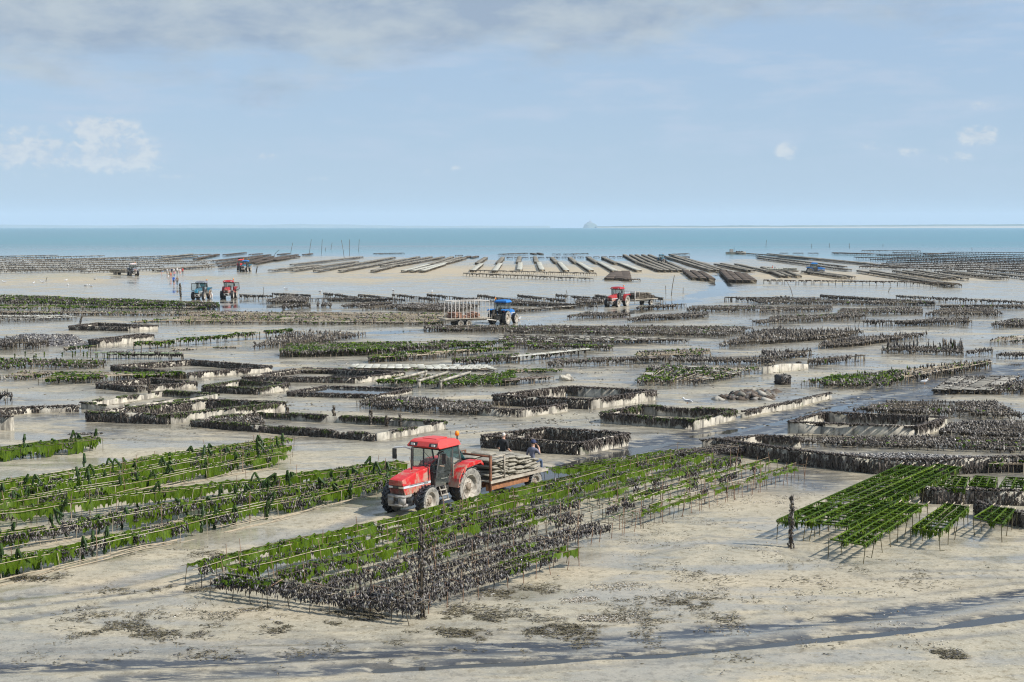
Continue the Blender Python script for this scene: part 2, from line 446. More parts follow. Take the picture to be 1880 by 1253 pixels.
# tyre tracks: (line, half width in metres, depth, silt darkness, wetness)
TRACKS = [
    (pl((1990, 1078), (1880, 1093), (1650, 1125), (1400, 1155), (1100, 1181), (800, 1196), (400, 1217), (0, 1228), (-100, 1230)), 0.55, 0.05, 1.0, 0.55),
    (pl((1990, 1112), (1880, 1130), (1650, 1157), (1500, 1172), (1250, 1195), (900, 1216), (500, 1238), (200, 1250)), 0.45, 0.05, 0.75, 0.8),
    (pl((1990, 1085), (1650, 1140), (1400, 1165), (1100, 1192)), 0.8, 0.0, 0.25, 0.75),
    (pl((1900, 1128), (1750, 1152), (1530, 1175), (1200, 1206), (900, 1222), (700, 1232)), 0.3, 0.075, 0.1, 1.0),
    (pl((-60, 1200), (300, 1195), (700, 1180), (1000, 1160)), 0.7, 0.0, 0.30, 0.35),
    (pl((-60, 1150), (200, 1112), (360, 1085), (470, 1050), (600, 1000), (700, 962), (760, 945), (900, 900), (1000, 880)), 0.35, 0.05, 0.45, 1.0),
    (pl((-60, 1110), (200, 1080), (340, 1045), (470, 1010), (600, 975), (690, 945), (800, 912), (980, 868), (1100, 840)), 0.45, 0.05, 0.35, 1.0),
    (pl((980, 893), (1080, 862), (1200, 828), (1300, 806), (1420, 786), (1520, 762), (1640, 738), (1760, 712), (1900, 684)), 1.25, 0.05, 1.5, 0.55),
    (pl((980, 875), (1060, 850), (1180, 818), (1290, 795), (1400, 776), (1500, 752), (1600, 726), (1740, 697), (1900, 668)), 0.9, 0.05, 1.3, 0.6),
    (pl((990, 884), (1190, 822), (1420, 780), (1520, 756), (1620, 731)), 0.5, 0.02, 0.1, 1.0),
    (pl((1010, 870), (1140, 828), (1230, 804)), 1.4, 0.0, 0.35, 0.6),
    (pl((880, 770), (1000, 790), (1140, 800), (1280, 795)), 1.8, 0.0, 0.35, 0.7),
    (pl((1340, 500), (1345, 515), (1335, 532), (1290, 548), (1200, 568), (1080, 580), (1000, 588), (900, 604), (700, 612), (560, 622)), 1.7, 0.05, 0.15, 1.0),
    (pl((1315, 505), (1325, 520), (1310, 536), (1250, 555), (1150, 574)), 1.0, 0.05, 0.2, 1.0),
    (pl((260, 508), (300, 522), (340, 536), (390, 552), (470, 570), (520, 580)), 3.2, 0.055, 0.0, 1.0),
    (pl((470, 490), (430, 500), (370, 506)), 4.0, 0.05, 0.0, 1.0),
    # older, fainter wheel marks
    (pl((1990, 1150), (1600, 1188), (1200, 1222), (800, 1246)), 0.2, 0.02, 0.25, 0.4),
    (pl((1990, 1060), (1700, 1092), (1400, 1128), (1100, 1160), (700, 1178)), 0.2, 0.02, 0.2, 0.3),
    (pl((-60, 1180), (300, 1165), (620, 1160), (1000, 1140), (1300, 1105)), 0.2, 0.02, 0.18, 0.3),
    (pl((-60, 1205), (300, 1188), (620, 1182), (1000, 1163), (1300, 1128)), 0.2, 0.02, 0.18, 0.3),
    (pl((-60, 1128), (220, 1096), (400, 1062), (560, 1012), (690, 968)), 0.2, 0.02, 0.45, 0.8),
    (pl((100, 780), (300, 800), (520, 806), (700, 800), (880, 782), (1080, 772)), 0.3, 0.02, 0.35, 0.7),
    (pl((100, 790), (300, 812), (520, 818), (700, 812), (880, 793), (1080, 783)), 0.3, 0.02, 0.35, 0.7),
    (pl((540, 708), (700, 745), (860, 775), (980, 800)), 0.3, 0.02, 0.25, 0.6),
    (pl((1130, 690), (1060, 700), (940, 700), (820, 706)), 0.4, 0.02, 0.25, 0.7),
    (pl((1180, 1010), (1300, 985), (1420, 1000), (1600, 1050), (1900, 1050)), 0.2, 0.015, 0.22, 0.4),
    (pl((1180, 1022), (1300, 998), (1420, 1014), (1600, 1064), (1900, 1063)), 0.2, 0.015, 0.22, 0.4),
]
# wet flats: (centre px, half size px x, half size px y, amount)
WETS = [((1500, 590), 420, 26, .75), ((1250, 580), 200, 12, .7), ((1740, 650), 160, 16, .7), ((1080, 830), 90, 16, .6), ((560, 590), 90, 8, .5), ((1560, 630), 120, 10, .6), ((850, 620), 260, 6, .5), ((560, 532), 420, 9, 0.95), ((250, 525), 170, 7, 0.5), ((1000, 535), 300, 9, 0.75), ((1550, 538), 380, 9, 0.85), ((1800, 545), 140, 8, .9), ((470, 592), 60, 9, .7),
        ((1620, 590), 200, 5, 0.8), ((1430, 605), 60, 6, .8), ((1700, 625), 200, 12, .75), ((1660, 648), 90, 8, .7), ((1520, 640), 150, 10, .55), ((1450, 600), 120, 8, .8),
        ((100, 745), 130, 12, .6), ((230, 800), 150, 10, .55), ((120, 605), 130, 4, .5), ((60, 620), 120, 5, .45), ((440, 665), 60, 5, .8), ((330, 625), 90, 6, .4),
        ((640, 605), 70, 4, 1.0), ((730, 608), 90, 5, 1.0), ((420, 700), 40, 6, .6), ((1130, 690), 40, 12, .7), ((1010, 668), 120, 10, .3), ((1350, 812), 60, 10, .8),
        ((900, 1010), 260, 26, .35), ((560, 1030), 130, 12, .55), ((650, 990), 70, 8, .7), ((1100, 860), 70, 12, .5), ((1480, 985), 90, 22, .35), ((1010, 830), 60, 8, .6),
        ((1250, 880), 60, 8, .3), ((300, 1150), 400, 40, .15), ((1200, 1040), 400, 30, .12), ((1700, 1120), 200, 24, .5), ((90, 985), 120, 8, .5), ((40, 870), 120, 7, .4), ((500, 635), 80, 6, .6),
        ((1260, 490), 60, 9, 1.0), ((1200, 480), 80, 5, 1.0), ((1300, 480), 60, 5, 1.0), ((420, 482), 60, 4, 1.0), ((330, 474), 80, 3, 1.0), ((1620, 480), 90, 5, 1.0), ((1480, 475), 70, 4, 1.0), ((550, 480), 60, 5, .9)]
SILTS = [((60, 752), 60, 6, .5), ((540, 585), 60, 10, .55), ((470, 575), 40, 8, .4), ((1300, 700), 60, 6, .15), ((1390, 880), 110, 14, .3), ((1560, 865), 60, 8, .25), ((210, 783), 60, 5, .5)]
SANDS = [((1360, 905), 130, 34, .8), ((1060, 1055), 80, 16, .5), ((950, 500), 460, 12, .95), ((200, 512), 230, 13, .8), ((1480, 508), 230, 10, .95), ((640, 515), 200, 6, .6), ((1720, 510), 120, 8, .7), ((1000, 850), 90, 20, .6),
         ((230, 912), 200, 14, .5), ((250, 1075), 180, 14, .5), ((700, 800), 200, 14, .3), ((640, 960), 60, 12, .6), ((1480, 1075), 350, 24, .4), ((280, 845), 200, 12, .4), ((470, 1130), 180, 14, .5), ((1600, 640), 60, 8, .3)]
GREENS = [((150, 508), 180, 6, .5), ((430, 508), 90, 6, .5), ((1530, 1090), 60, 8, .2), ((1330, 695), 90, 10, .4), ((230, 695), 100, 10, .3), ((1370, 720), 40, 6, .3)]


def blob_mask(X, Y, items):
    out = np.zeros_like(X)
    for (cx, cy), sx, sy, a in items:
        c = gxy(cx, cy); ex = gxy(cx + sx, cy) - c
        far = gxy(cx, cy - sy); near = gxy(cx, cy + sy)
        ry = (far[1] - near[1]) / 2
        q = ((X - c[0]) / abs(ex[0])) ** 2 + ((Y - (far[1] + near[1]) / 2) / ry) ** 2
        out = np.maximum(out, a * np.exp(-q * 1.1))
    return out


def terrain(X, Y):
    fade = np.clip((Y - 36) / 10, 0, 1)
    z = 0.012 * vnoise(X, Y, 1.3, 1) + 0.02 * vnoise(X, Y, 3.7, 2) + 0.018 * vnoise(X, Y, 11, 3)
    z = z + np.where(Y > 130, 0.02 * vnoise(X, Y, 23, 4), 0)
    z = z + 0.03
    silt = np.zeros_like(X); wet = np.zeros_like(X)
    for line, hw, dep, s, w in TRACKS:
        wob = hw * (1 + 0.35 * vnoise(X, Y, 2.2 * hw + 1, 6)) * np.clip(Y / 70, 1, 3)
        d = seg_dist(X, Y, line)
        m = np.exp(-(d / wob) ** 4)
        rough = 0.5 + 0.5 * vnoise(X, Y, 0.55, 12)
        z = z - dep * m * (0.75 + 0.6 * rough) + dep * 0.35 * np.exp(-((d - 1.7 * wob) / (0.5 * wob)) ** 2)
        silt = np.maximum(silt, s * m * (0.75 + 0.35 * rough)); wet = np.maximum(wet, w * m)
    wm = blob_mask(X, Y, WETS)
    wet = np.maximum(wet, wm)
    z = z - 0.045 * wm
    silt = np.maximum(silt, blob_mask(X, Y, SILTS))
    sand = blob_mask(X, Y, SANDS); green = blob_mask(X, Y, GREENS)
    # the flat dips under the sea towards low water
    shore = 470 + 45 * vnoise(X, Y, 70, 8) + 22 * vnoise(X, Y, 26, 9) + np.where(X < -40, 20, 0)
    z = z - np.clip((Y - shore) * 0.0016, -0.02, 2.5)
    z = z - np.clip((Y - 700) * 0.01, 0, 6)
    return z, silt, wet, sand, green


def ground_mesh(name, xs, ys, mat, hole=None):
    X, Y = np.meshgrid(xs, ys)
    Z, silt, wet, sand, green = terrain(X, Y)
    V = np.stack([X, Y, Z], axis=2).reshape(-1, 3)
    nx, ny = len(xs), len(ys)
    i = (np.arange(ny - 1)[:, None] * nx + np.arange(nx - 1)[None]).ravel()
    F = np.stack([i, i + 1, i + nx + 1, i + nx], axis=1)
    me = fast_mesh(name, V, [F], [mat], smooth=True)
    for nm, a in (('silt', silt), ('wet', wet), ('sand', sand), ('film', green)):
        at = me.attributes.new(nm, 'FLOAT', 'POINT')
        at.data.foreach_set('value', a.astype(np.float32).ravel())
    return me


def mud_mat():
    m, k, b = new_mat('tidal_mud')
    p = k.node('ShaderNodeNewGeometry').outputs['Position']
    at = lambda n: k.node('ShaderNodeAttribute', attribute_name=n).outputs['Fac']
    px, py, pz = k.sep(p)
    big = k.noise(p, 0.09, 5, 0.6)
    mid = k.noise(p, 0.55, 6, 0.62, 0.5)
    fine = k.noise(p, 3.2, 5, 0.65)
    grit = k.noise(p, 16.0, 3, 0.7)
    stretch = k.comb(k.math('MULTIPLY', px, 0.32), py, 0.0)
    streak = k.noise(stretch, 0.9, 6, 0.62, 0.6)
    c = k.mix(k.mapr(big, 0.35, 0.65), (0.465, 0.395, 0.272), (0.385, 0.350, 0.265))
    c = k.mix(k.mapr(mid, 0.38, 0.66, 0, 0.8), c, (0.265, 0.250, 0.195))
    c = k.mix(k.math('MULTIPLY', at('sand'), k.mapr(mid, 0.3, 0.6, 0.3, 1.0)), c, (0.455, 0.365, 0.245))
    c = k.mix(k.math('MULTIPLY', at('film'), k.mapr(streak, 0.4, 0.62)), c, (0.225, 0.255, 0.135))
    # scraps, broken shell and grit
    c = k.mix(k.mapr(fine, 0.50, 0.66, 0, 0.75), c, (0.205, 0.172, 0.110))
    c = k.mix(k.mapr(grit, 0.56, 0.68, 0, 0.7), c, (0.58, 0.51, 0.39))
    c = k.mix(k.mapr(k.noise(p, 9.0, 4, 0.7), 0.58, 0.67, 0, 0.7), c, (0.10, 0.080, 0.048))
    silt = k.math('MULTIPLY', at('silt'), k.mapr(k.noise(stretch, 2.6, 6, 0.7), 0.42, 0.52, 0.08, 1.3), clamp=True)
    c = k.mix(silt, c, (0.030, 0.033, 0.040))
    wetn = k.math('MULTIPLY', at('wet'), k.mapr(streak, 0.32, 0.56, 0.15, 1.15), clamp=True)
    damp = k.mapr(k.math('ADD', k.noise(stretch, 0.35, 6, 0.62), k.math('SUBTRACT', k.mapr(py, 75, 240, 0.0, 0.075), k.math('MULTIPLY', at('sand'), 0.22))), 0.45, 0.57, 0.0, 1.0, True)
    wetn = k.math('MAXIMUM', wetn, k.math('MULTIPLY', damp, 0.85))
    c = k.mix(k.math('MULTIPLY', wetn, 0.55), c, k.mix(0.5, c, (0.10, 0.10, 0.10)))
    k.put(b.inputs['Base Color'], c)
    k.put(b.inputs['Roughness'], k.math('MAXIMUM', k.mapr(wetn, 0.0, 1.0, 0.62, 0.10), k.math('MULTIPLY', silt, 0.34)))
    k.put(b.inputs['Specular IOR Level'], k.mapr(wetn, 0.0, 1.0, 0.25, 0.62))
    bn = k.node('ShaderNodeBump'); bn.inputs['Distance'].default_value = 0.05
    k.put(bn.inputs['Strength'], k.mapr(wetn, 0.0, 1.0, 0.55, 0.10))
    h = k.math('ADD', k.math('MULTIPLY', k.noise(stretch, 5.0, 5, 0.7), 0.7), k.math('MULTIPLY', fine, 0.6))
    k.put(bn.inputs['Height'], h)
    k.put(b.inputs['Normal'], bn.outputs[0])
    return m


def sea_mat():
    m, k, b = new_mat('sea_water')
    p = k.node('ShaderNodeNewGeometry').outputs['Position']
    px, py, pz = k.sep(p)
    st = k.comb(k.math('MULTIPLY', px, 0.004), k.math('MULTIPLY', py, 0.010), 0.0)
    bands = k.noise(st, 1.0, 5, 0.6)
    deep = k.mapr(k.math('ADD', py, k.math('MULTIPLY', bands, 500.0)), 620, 1500, 0.0, 1.0, True)
    c = k.mix(deep, (0.16, 0.21, 0.23), (0.085, 0.200, 0.250))
    far = k.mapr(py, 1500, 5000)
    c = k.mix(far, c, (0.075, 0.180, 0.240))
    c = k.mix(k.mapr(bands, 0.4, 0.65, 0, 0.55), c, (0.06, 0.24, 0.27))
    c = k.mix(k.mapr(py, 250, 480), (0.045, 0.045, 0.042), c)
    k.put(b.inputs['Base Color'], c)
    k.put(b.inputs['Roughness'], k.mapr(py, 350, 900, 0.06, 0.30))
    b.inputs['IOR'].default_value = 1.333
    k.put(b.inputs['Specular IOR Level'], k.mapr(deep, 0.0, 1.0, 0.5, 0.30))
    bn = k.node('ShaderNodeBump'); bn.inputs['Distance'].default_value = 0.25
    k.put(bn.inputs['Strength'], k.mapr(py, 420, 1100, 0.02, 0.55))
    w = k.noise(k.comb(k.math('MULTIPLY', px, 0.5), py, 0.0), 0.35, 5, 0.65)
    w2 = k.noise(k.comb(k.math('MULTIPLY', px, 0.25), py, 0.0), 0.05, 4, 0.6)
    k.put(bn.inputs['Height'], k.math('ADD', w, k.math('MULTIPLY', w2, 2.0)))
    k.put(b.inputs['Normal'], bn.outputs[0])
    return m


M['mud'] = mud_mat()
M['sea'] = sea_mat()
SEA_Z = -0.024


def lin(a, b, step):
    return np.linspace(a, b, int(round((b - a) / step)) + 1)


xs1 = lin(-42, 52, 0.2); ys1 = lin(34, 100, 0.2)
xs2 = np.concatenate([lin(-140, -42, 1.4)[:-1], lin(-42, 52, 0.4), lin(52, 150, 1.4)[1:]]); ys2 = lin(100, 200, 0.5)
o = link('mud_flat', ground_mesh('mud_flat', xs1, ys1, M['mud']), kind='structure')
o = link('mud_flat', ground_mesh('mud_flat', xs2, ys2, M['mud']), kind='structure')
xs3 = lin(-320, 340, 1.5); ys3 = lin(200, 720, 1.5)
o = link('mud_flat', ground_mesh('mud_flat', xs3, ys3, M['mud']), kind='structure')
# the flat goes on beside and behind the stretch in view
g = Geo()
for x0, x1, y0, y1 in ((-900, -42, -300, 100), (52, 900, -300, 100), (-42, 52, -300, 34), (-900, -140, 100, 200), (150, 900, 100, 200), (-900, -320, 200, 470), (340, 900, 200, 470)):
    g.add([[x0, y0, 0.0], [x1, y0, 0.0], [x1, y1, 0.0], [x0, y1, 0.0]], [[0, 1, 2, 3]])
g.build('outer_mud_flat', M['mud'], kind='structure')
g = Geo()
g.add([[-30000, -400, SEA_Z], [30000, -400, SEA_Z], [30000, 12200, SEA_Z], [-30000, 12200, SEA_Z]], [[0, 1, 2, 3]])
g.build('sea', M['sea'], kind='structure')


def far_shore():
    M['coast'] = plain_mat('wooded_coast', (0.07, 0.10, 0.06), 0.9, (0.15, 0.17, 0.09), 0.002, 0.6)
    M['strand'] = plain_mat('pale_strand', (0.40, 0.37, 0.31), 0.9)
    def ridge(px0, px1, dist, hfun, mat, name, deep=900, base=-30):
        n = 160
        px = np.linspace(px0, px1, n)
        x = (px - 940) / _f * dist
        h = np.array([hfun(q) for q in px])
        V = []; rows = 4
        prof = [(0, 0.0), (0.15, 0.75), (0.5, 1.0), (1.0, 0.0)]
        for t, s_ in prof:
            for i in range(n):
                V.append((x[i], dist + deep * t, base + (h[i] - base) * s_ if s_ > 0 else base))
        V = np.array(V)
        F = [[r * n + i, r * n + i + 1, (r + 1) * n + i + 1, (r + 1) * n + i] for r in range(rows - 1) for i in range(n - 1)]
        link(name, fast_mesh(name, V, [F], [mat], smooth=True), kind='structure')
    q = lambda p, s, o: float(vnoise(np.array([p]), np.array([0.0]), s, o)[0])
    H0 = EYE
    D = 25000
    upx = D / _f                                     # metres per photo pixel at that distance
    hills = lambda p: H0 + upx * (2.3 + 1.2 * q(p, 90, 1) + 0.7 * q(p, 33, 2) + 2.4 * math.exp(-((p - 500) / 190) ** 2) + 1.0 * math.exp(-((p - 0) / 60) ** 2))
    ridge(-400, 1010, D, hills, M['coast'], 'far_hills')
    D2 = 15000; u2 = D2 / _f
    low = lambda p: H0 + u2 * (0.9 + 0.5 * q(p, 40, 4) + 0.35 * q(p, 9, 5) + 3.4 * min(1, max(0, (p - 1090) / 800)) ** 1.0)
    ridge(1096, 2300, D2, low, M['coast'], 'far_coast', deep=700)
    str_ = lambda p: H0 + u2 * (-0.8 + 1.3 * min(1, max(0, (p - 1090) / 750)) - 0.55 * max(0, q(p, 70, 6)))
    ridge(1096, 2300, 12600, lambda p: H0 + 12600 / _f * (-1.7 + 2.7 * min(1, max(0, (p - 1090) / 750)) - 0.6 * max(0, q(p, 70, 6))), M['strand'], 'far_strand', deep=200, base=-25)
    # the abbey rock: a steep islet crowned by walls and a spire
    D3 = 19000; u3 = D3 / _f
    t = thing('island_abbey', 'tiny hazy rock island with a spired abbey on the far horizon', 'island', ((1083 - 940) * u3, D3, 0))
    M['abbey'] = plain_mat('abbey_stone', (0.22, 0.21, 0.20), 0.9)
    g = Geo()
    def cone(cx, cy, r0, r1, z0, z1, n, gg):
        a = np.arange(n) * 2 * math.pi / n
        w = 1 + 0.12 * np.sin(a * 3 + 1)
        V = np.concatenate([np.stack([cx + r0 * w * np.cos(a), cy + r0 * w * np.sin(a), np.full(n, z0)], 1), np.stack([cx + r1 * w * np.cos(a), cy + r1 * w * np.sin(a), np.full(n, z1)], 1)])
        gg.add(V, [[i, (i + 1) % n, n + (i + 1) % n, n + i] for i in range(n)])
        gg.add(V[n:], [[i, (i + 1) % n, (i + 2) % n] for i in range(0)] or [[0, 1, 2]])
    cone(0, 0, 15 * u3, 11 * u3, -20, 5 * u3, 14, g)
    cone(-1 * u3, 0, 11 * u3, 6 * u3, 5 * u3, 8 * u3, 12, g)
    g.build('rock', M['coast'], t)
    g = Geo()
    g.box(-6 * u3, -20, 6 * u3, 4 * u3, 20, 9.6 * u3)
    g.box(-3 * u3, -14, 9 * u3, 2.5 * u3, 14, 11 * u3)
    g.box(5 * u3, -14, 4 * u3, 9 * u3, 14, 7 * u3)
    g.build('abbey_wall', M['abbey'], t)
    g = Geo()
    g.box(-0.9 * u3, -5, 10 * u3, 0.9 * u3, 5, 12.4 * u3)
    cone(0, 0, 0.9 * u3, 0.05 * u3, 12.4 * u3, 15.5 * u3, 6, g)
    g.build('spire', M['abbey'], t)


far_shore()


def haze():
    m = bpy.data.materials.new('sea_air')
    m.use_nodes = True
    nt = m.node_tree; nt.nodes.clear()
    v = nt.nodes.new('ShaderNodeVolumePrincipled')
    v.inputs['Color'].default_value = (0.70, 0.85, 0.97, 1)
    v.inputs['Density'].default_value = HAZE
    v.inputs['Anisotropy'].default_value = 0.0
    o = nt.nodes.new('ShaderNodeOutputMaterial')
    nt.links.new(v.outputs[0], o.inputs['Volume'])
    g = Geo()
    g.box(-31000, -1500, -40, 31000, 27000, 260)
    ob = g.build('haze', m, kind='stuff')
HAZE = 5.4e-5
haze()

# ------------------------------------------------------------------ concrete oyster tanks with weed hanging from their walls
def concrete_mat():
    m, k, b = new_mat('limewashed_concrete')
    p = k.node('ShaderNodeNewGeometry').outputs['Position']
    px, py, pz = k.sep(p)
    col = k.comb(k.math('MULTIPLY', px, 1.0), py, k.math('MULTIPLY', pz, 0.22))
    n = k.noise(col, 2.2, 6, 0.65, 0.3)
    n2 = k.noise(p, 0.8, 5, 0.6)
    c = k.mix(k.mapr(n2, 0.35, 0.65), (0.54, 0.495, 0.405), (0.35, 0.32, 0.26))
    c = k.mix(k.mapr(n, 0.47, 0.60, 0, 0.88), c, (0.10, 0.09, 0.075))
    c = k.mix(k.mapr(k.noise(p, 6.0, 5, 0.7), 0.55, 0.7, 0, 0.6), c, (0.19, 0.17, 0.13))
    c = k.mix(k.mapr(k.noise(p, 1.7, 4, 0.6), 0.58, 0.7, 0, 0.5), c, (0.10, 0.13, 0.05))
    k.put(b.inputs['Base Color'], c)
    b.inputs['Roughness'].default_value = 0.85
    bn = k.node('ShaderNodeBump'); bn.inputs['Distance'].default_value = 0.03; bn.inputs['Strength'].default_value = 0.6
    k.put(bn.inputs['Height'], k.noise(p, 7.0, 5, 0.7)); k.put(b.inputs['Normal'], bn.outputs[0])
    return m


M['concrete'] = concrete_mat()


FOOT = []            # where beds and tanks stand: the mud is dark and wet there


def wall_run(g, a, b, h, th=0.16, m=0):
    a = np.asarray(a, float); b = np.asarray(b, float)
    d = b - a; L = np.hypot(*d); d = d / L; n = np.array((-d[1], d[0])) * th / 2
    seg = max(2, int(L / 1.2))
    t = np.linspace(0, 1, seg + 1)
    hh = h * np.clip(1 + 0.09 * rng.normal(0, 1, seg + 1) - 0.3 * (rng.uniform(0, 1, seg + 1) < 0.10), 0.5, 1.1)
    P = a[None] + (b - a)[None] * t[:, None]
    V = []
    for (p, z) in zip(P, hh):
        V += [(*(p - n), -0.15), (*(p + n), -0.15), (*(p + n), z), (*(p - n), z)]
    F = []
    for i in range(seg):
        o = 4 * i
        F += [[o + 3, o + 2, o + 6, o + 7], [o, o + 3, o + 7, o + 4], [o + 2, o + 1, o + 5, o + 6]]
    F += [[0, 1, 2, 3], [4 * seg + 3, 4 * seg + 2, 4 * seg + 1, 4 * seg]]
    g.add(V, F, m)
    return P, hh, n


def weed_on_wall(g, a, b, h, cover, side, drop, m=0, dens=None):
    """fronds that hang over the coping; side +1/-1 of the wall direction, 0 for the top"""
    a = np.asarray(a, float); b = np.asarray(b, float)
    L = np.hypot(*(b - a)); D = np.hypot(*((a + b) / 2))
    k = (dens or min(64, 64 * (75 / D) ** 0.8)) * (1.9 if cover > .78 and side else 1.0)
    n = int(L * k)
    if n < 2: return
    t = rng.uniform(0, 1, n)
    q = 0.5 + 0.5 * vnoise(t * L, np.full(n, a[0] * 3.1 + side * 9), 1.1, 3)
    keep = q < cover * 0.9 + 0.12
    t = t[keep]; n = len(t)
    d = (b - a) / L; nn = np.array((-d[1], d[0]))
    P = a[None] + (b - a)[None] * t[:, None]
    if side == 0:
        C = np.column_stack([P + rng.normal(0, 0.07, (n, 2)), h + rng.uniform(-0.02, 0.06, n)])
        s = rng.uniform(0.025, 0.055, (n, 1)) * np.array([[1.5, 1.5, 0.8]]) * (1 + D / 250)
        g.lumps(C, s, m)
        return
    len_ = drop * h * rng.uniform(0.12, 1.0, n) ** 1.3 * (.75 if cover > .78 else 1) * np.clip((cover + 0.25 - q[keep]) * 3, 0.25, 1)
    row = rng.uniform(0, 1, n) ** (1.0 if cover > .78 else 2.4) * (1.0 if cover > .78 else max(0.0, cover - 0.3)) * h
    root = np.column_stack([P + nn[None] * side * (0.09 + rng.uniform(0, 0.05, (n, 1))), h - row + rng.uniform(-0.03, 0.03, n)])
    len_ = np.minimum(len_, root[:, 2] - 0.02)
    ok = len_ > 0.05
    root, len_ = root[ok], len_[ok]; n = len(root)
    ang = rng.normal(0, 0.15, n)
    Dv = np.column_stack([d[0] * ang * len_ + nn[0] * side * 0.10 * len_, d[1] * ang * len_ + nn[1] * side * 0.10 * len_, -len_])
    w = rng.uniform(0.012, 0.036, n) * (1 + D / 200)
    tw = rng.normal(0, 0.5, n)
    W = np.column_stack([d[0] * w + nn[0] * w * tw, d[1] * w + nn[1] * w * tw, np.zeros(n)])
    g.blades(root, Dv, W, m)


def tank(label, pts, h, front=(.9, .9), right=(.4, .5), back=(.5, .5), left=(.5, .4), inner=0.5, top=0.85, green=0.08, water=None, cat='oyster tank', open_sides='', group='concrete oyster tanks among the beds', mats=None):
    """pts: base corners as seen, front-left, front-right, back-right, back-left. per side (cover, drop) of the weed outside"""
    c = [gxy(*p) for p in pts]
    h *= .86
    mid = sum(c) / 4
    FOOT.append((c, .6, .5))
    t = thing('oyster_tank', label, cat, (mid[0], mid[1], 0), group=group)
    c = [q - mid for q in c]
    sides = {'f': (c[0], c[1], front), 'r': (c[1], c[2], right), 'b': (c[2], c[3], back), 'l': (c[3], c[0], left)}
    gw = Geo(); gg = Geo()
    off = np.array((mid[0], mid[1]))
    for key, (a, b, (cov, drop)) in sides.items():
        if key in open_sides: continue
        g = Geo()
        e = (b - a) / np.hypot(*(b - a)) * 0.085
        wall_run(g, a + e, b - e, h * rng.uniform(0.96, 1.03))
        g.build('wall', M['concrete'], t)
        gg.n = gg.n
        for G_, cv, dp, sd in ((gw, cov, drop, -1), (gw, min(1, inner * 1.15 + .1), 0.8, 1), (gw, top * .85, 0, 0), (gg, green, 0.7, 1), (gg, green, 0.5, -1), (gg, green * 1.2, 0, 0)):
            if cv > 0.03:
                tmp = Geo()
                weed_on_wall(tmp, a + off, b + off, h, cv, sd, dp)
                for V, F, mm in zip(tmp.V, tmp.F, tmp.M):
                    V = V.copy()
                    V[:, 0] -= mid[0]; V[:, 1] -= mid[1]
                    G_.V.append(V); G_.F.append(F + G_.n); G_.M.append(mm)
                G_.n += tmp.n
    gw.build('hanging_weed', M['weed'], t, kind='stuff')
    gg.build('green_weed', M['greendull'], t, kind='stuff')
    if water is not None:
        g = Geo()
        k = 0.94
        V = [(*(q * k), water) for q in c]
        g.add(V, [[0, 1, 2, 3]])
        o = g.build('pool_water', M['sea'], t)
    return t


# ------------------------------------------------------------------ racks: rods on legs, crusted with mussels, weed and mesh bags
def bil(c, u, v):
    u = np.asarray(u)[:, None]; v = np.asarray(v)[:, None]
    return (c[0] * (1 - u) + c[1] * u) * (1 - v) + (c[3] * (1 - u) + c[2] * u) * v


LOOK = {          # chances of (dark crust, weathered crust, green, bag, straw) on the rods
    'dark': (.80, .17, .00, .00, .03),
    'grey': (.42, .50, .02, .00, .06),
    'mix': (.46, .22, .26, .00, .06),
    'mixdull': (.46, .26, .00, .00, .08),
    'green': (.16, .10, .68, .00, .06),
    'sparse': (.12, .45, .12, .00, .31),
    'mixg': (.30, .22, .40, .00, .08),
    'brown': (.40, .40, .00, .0, .20),
}
MATS = None


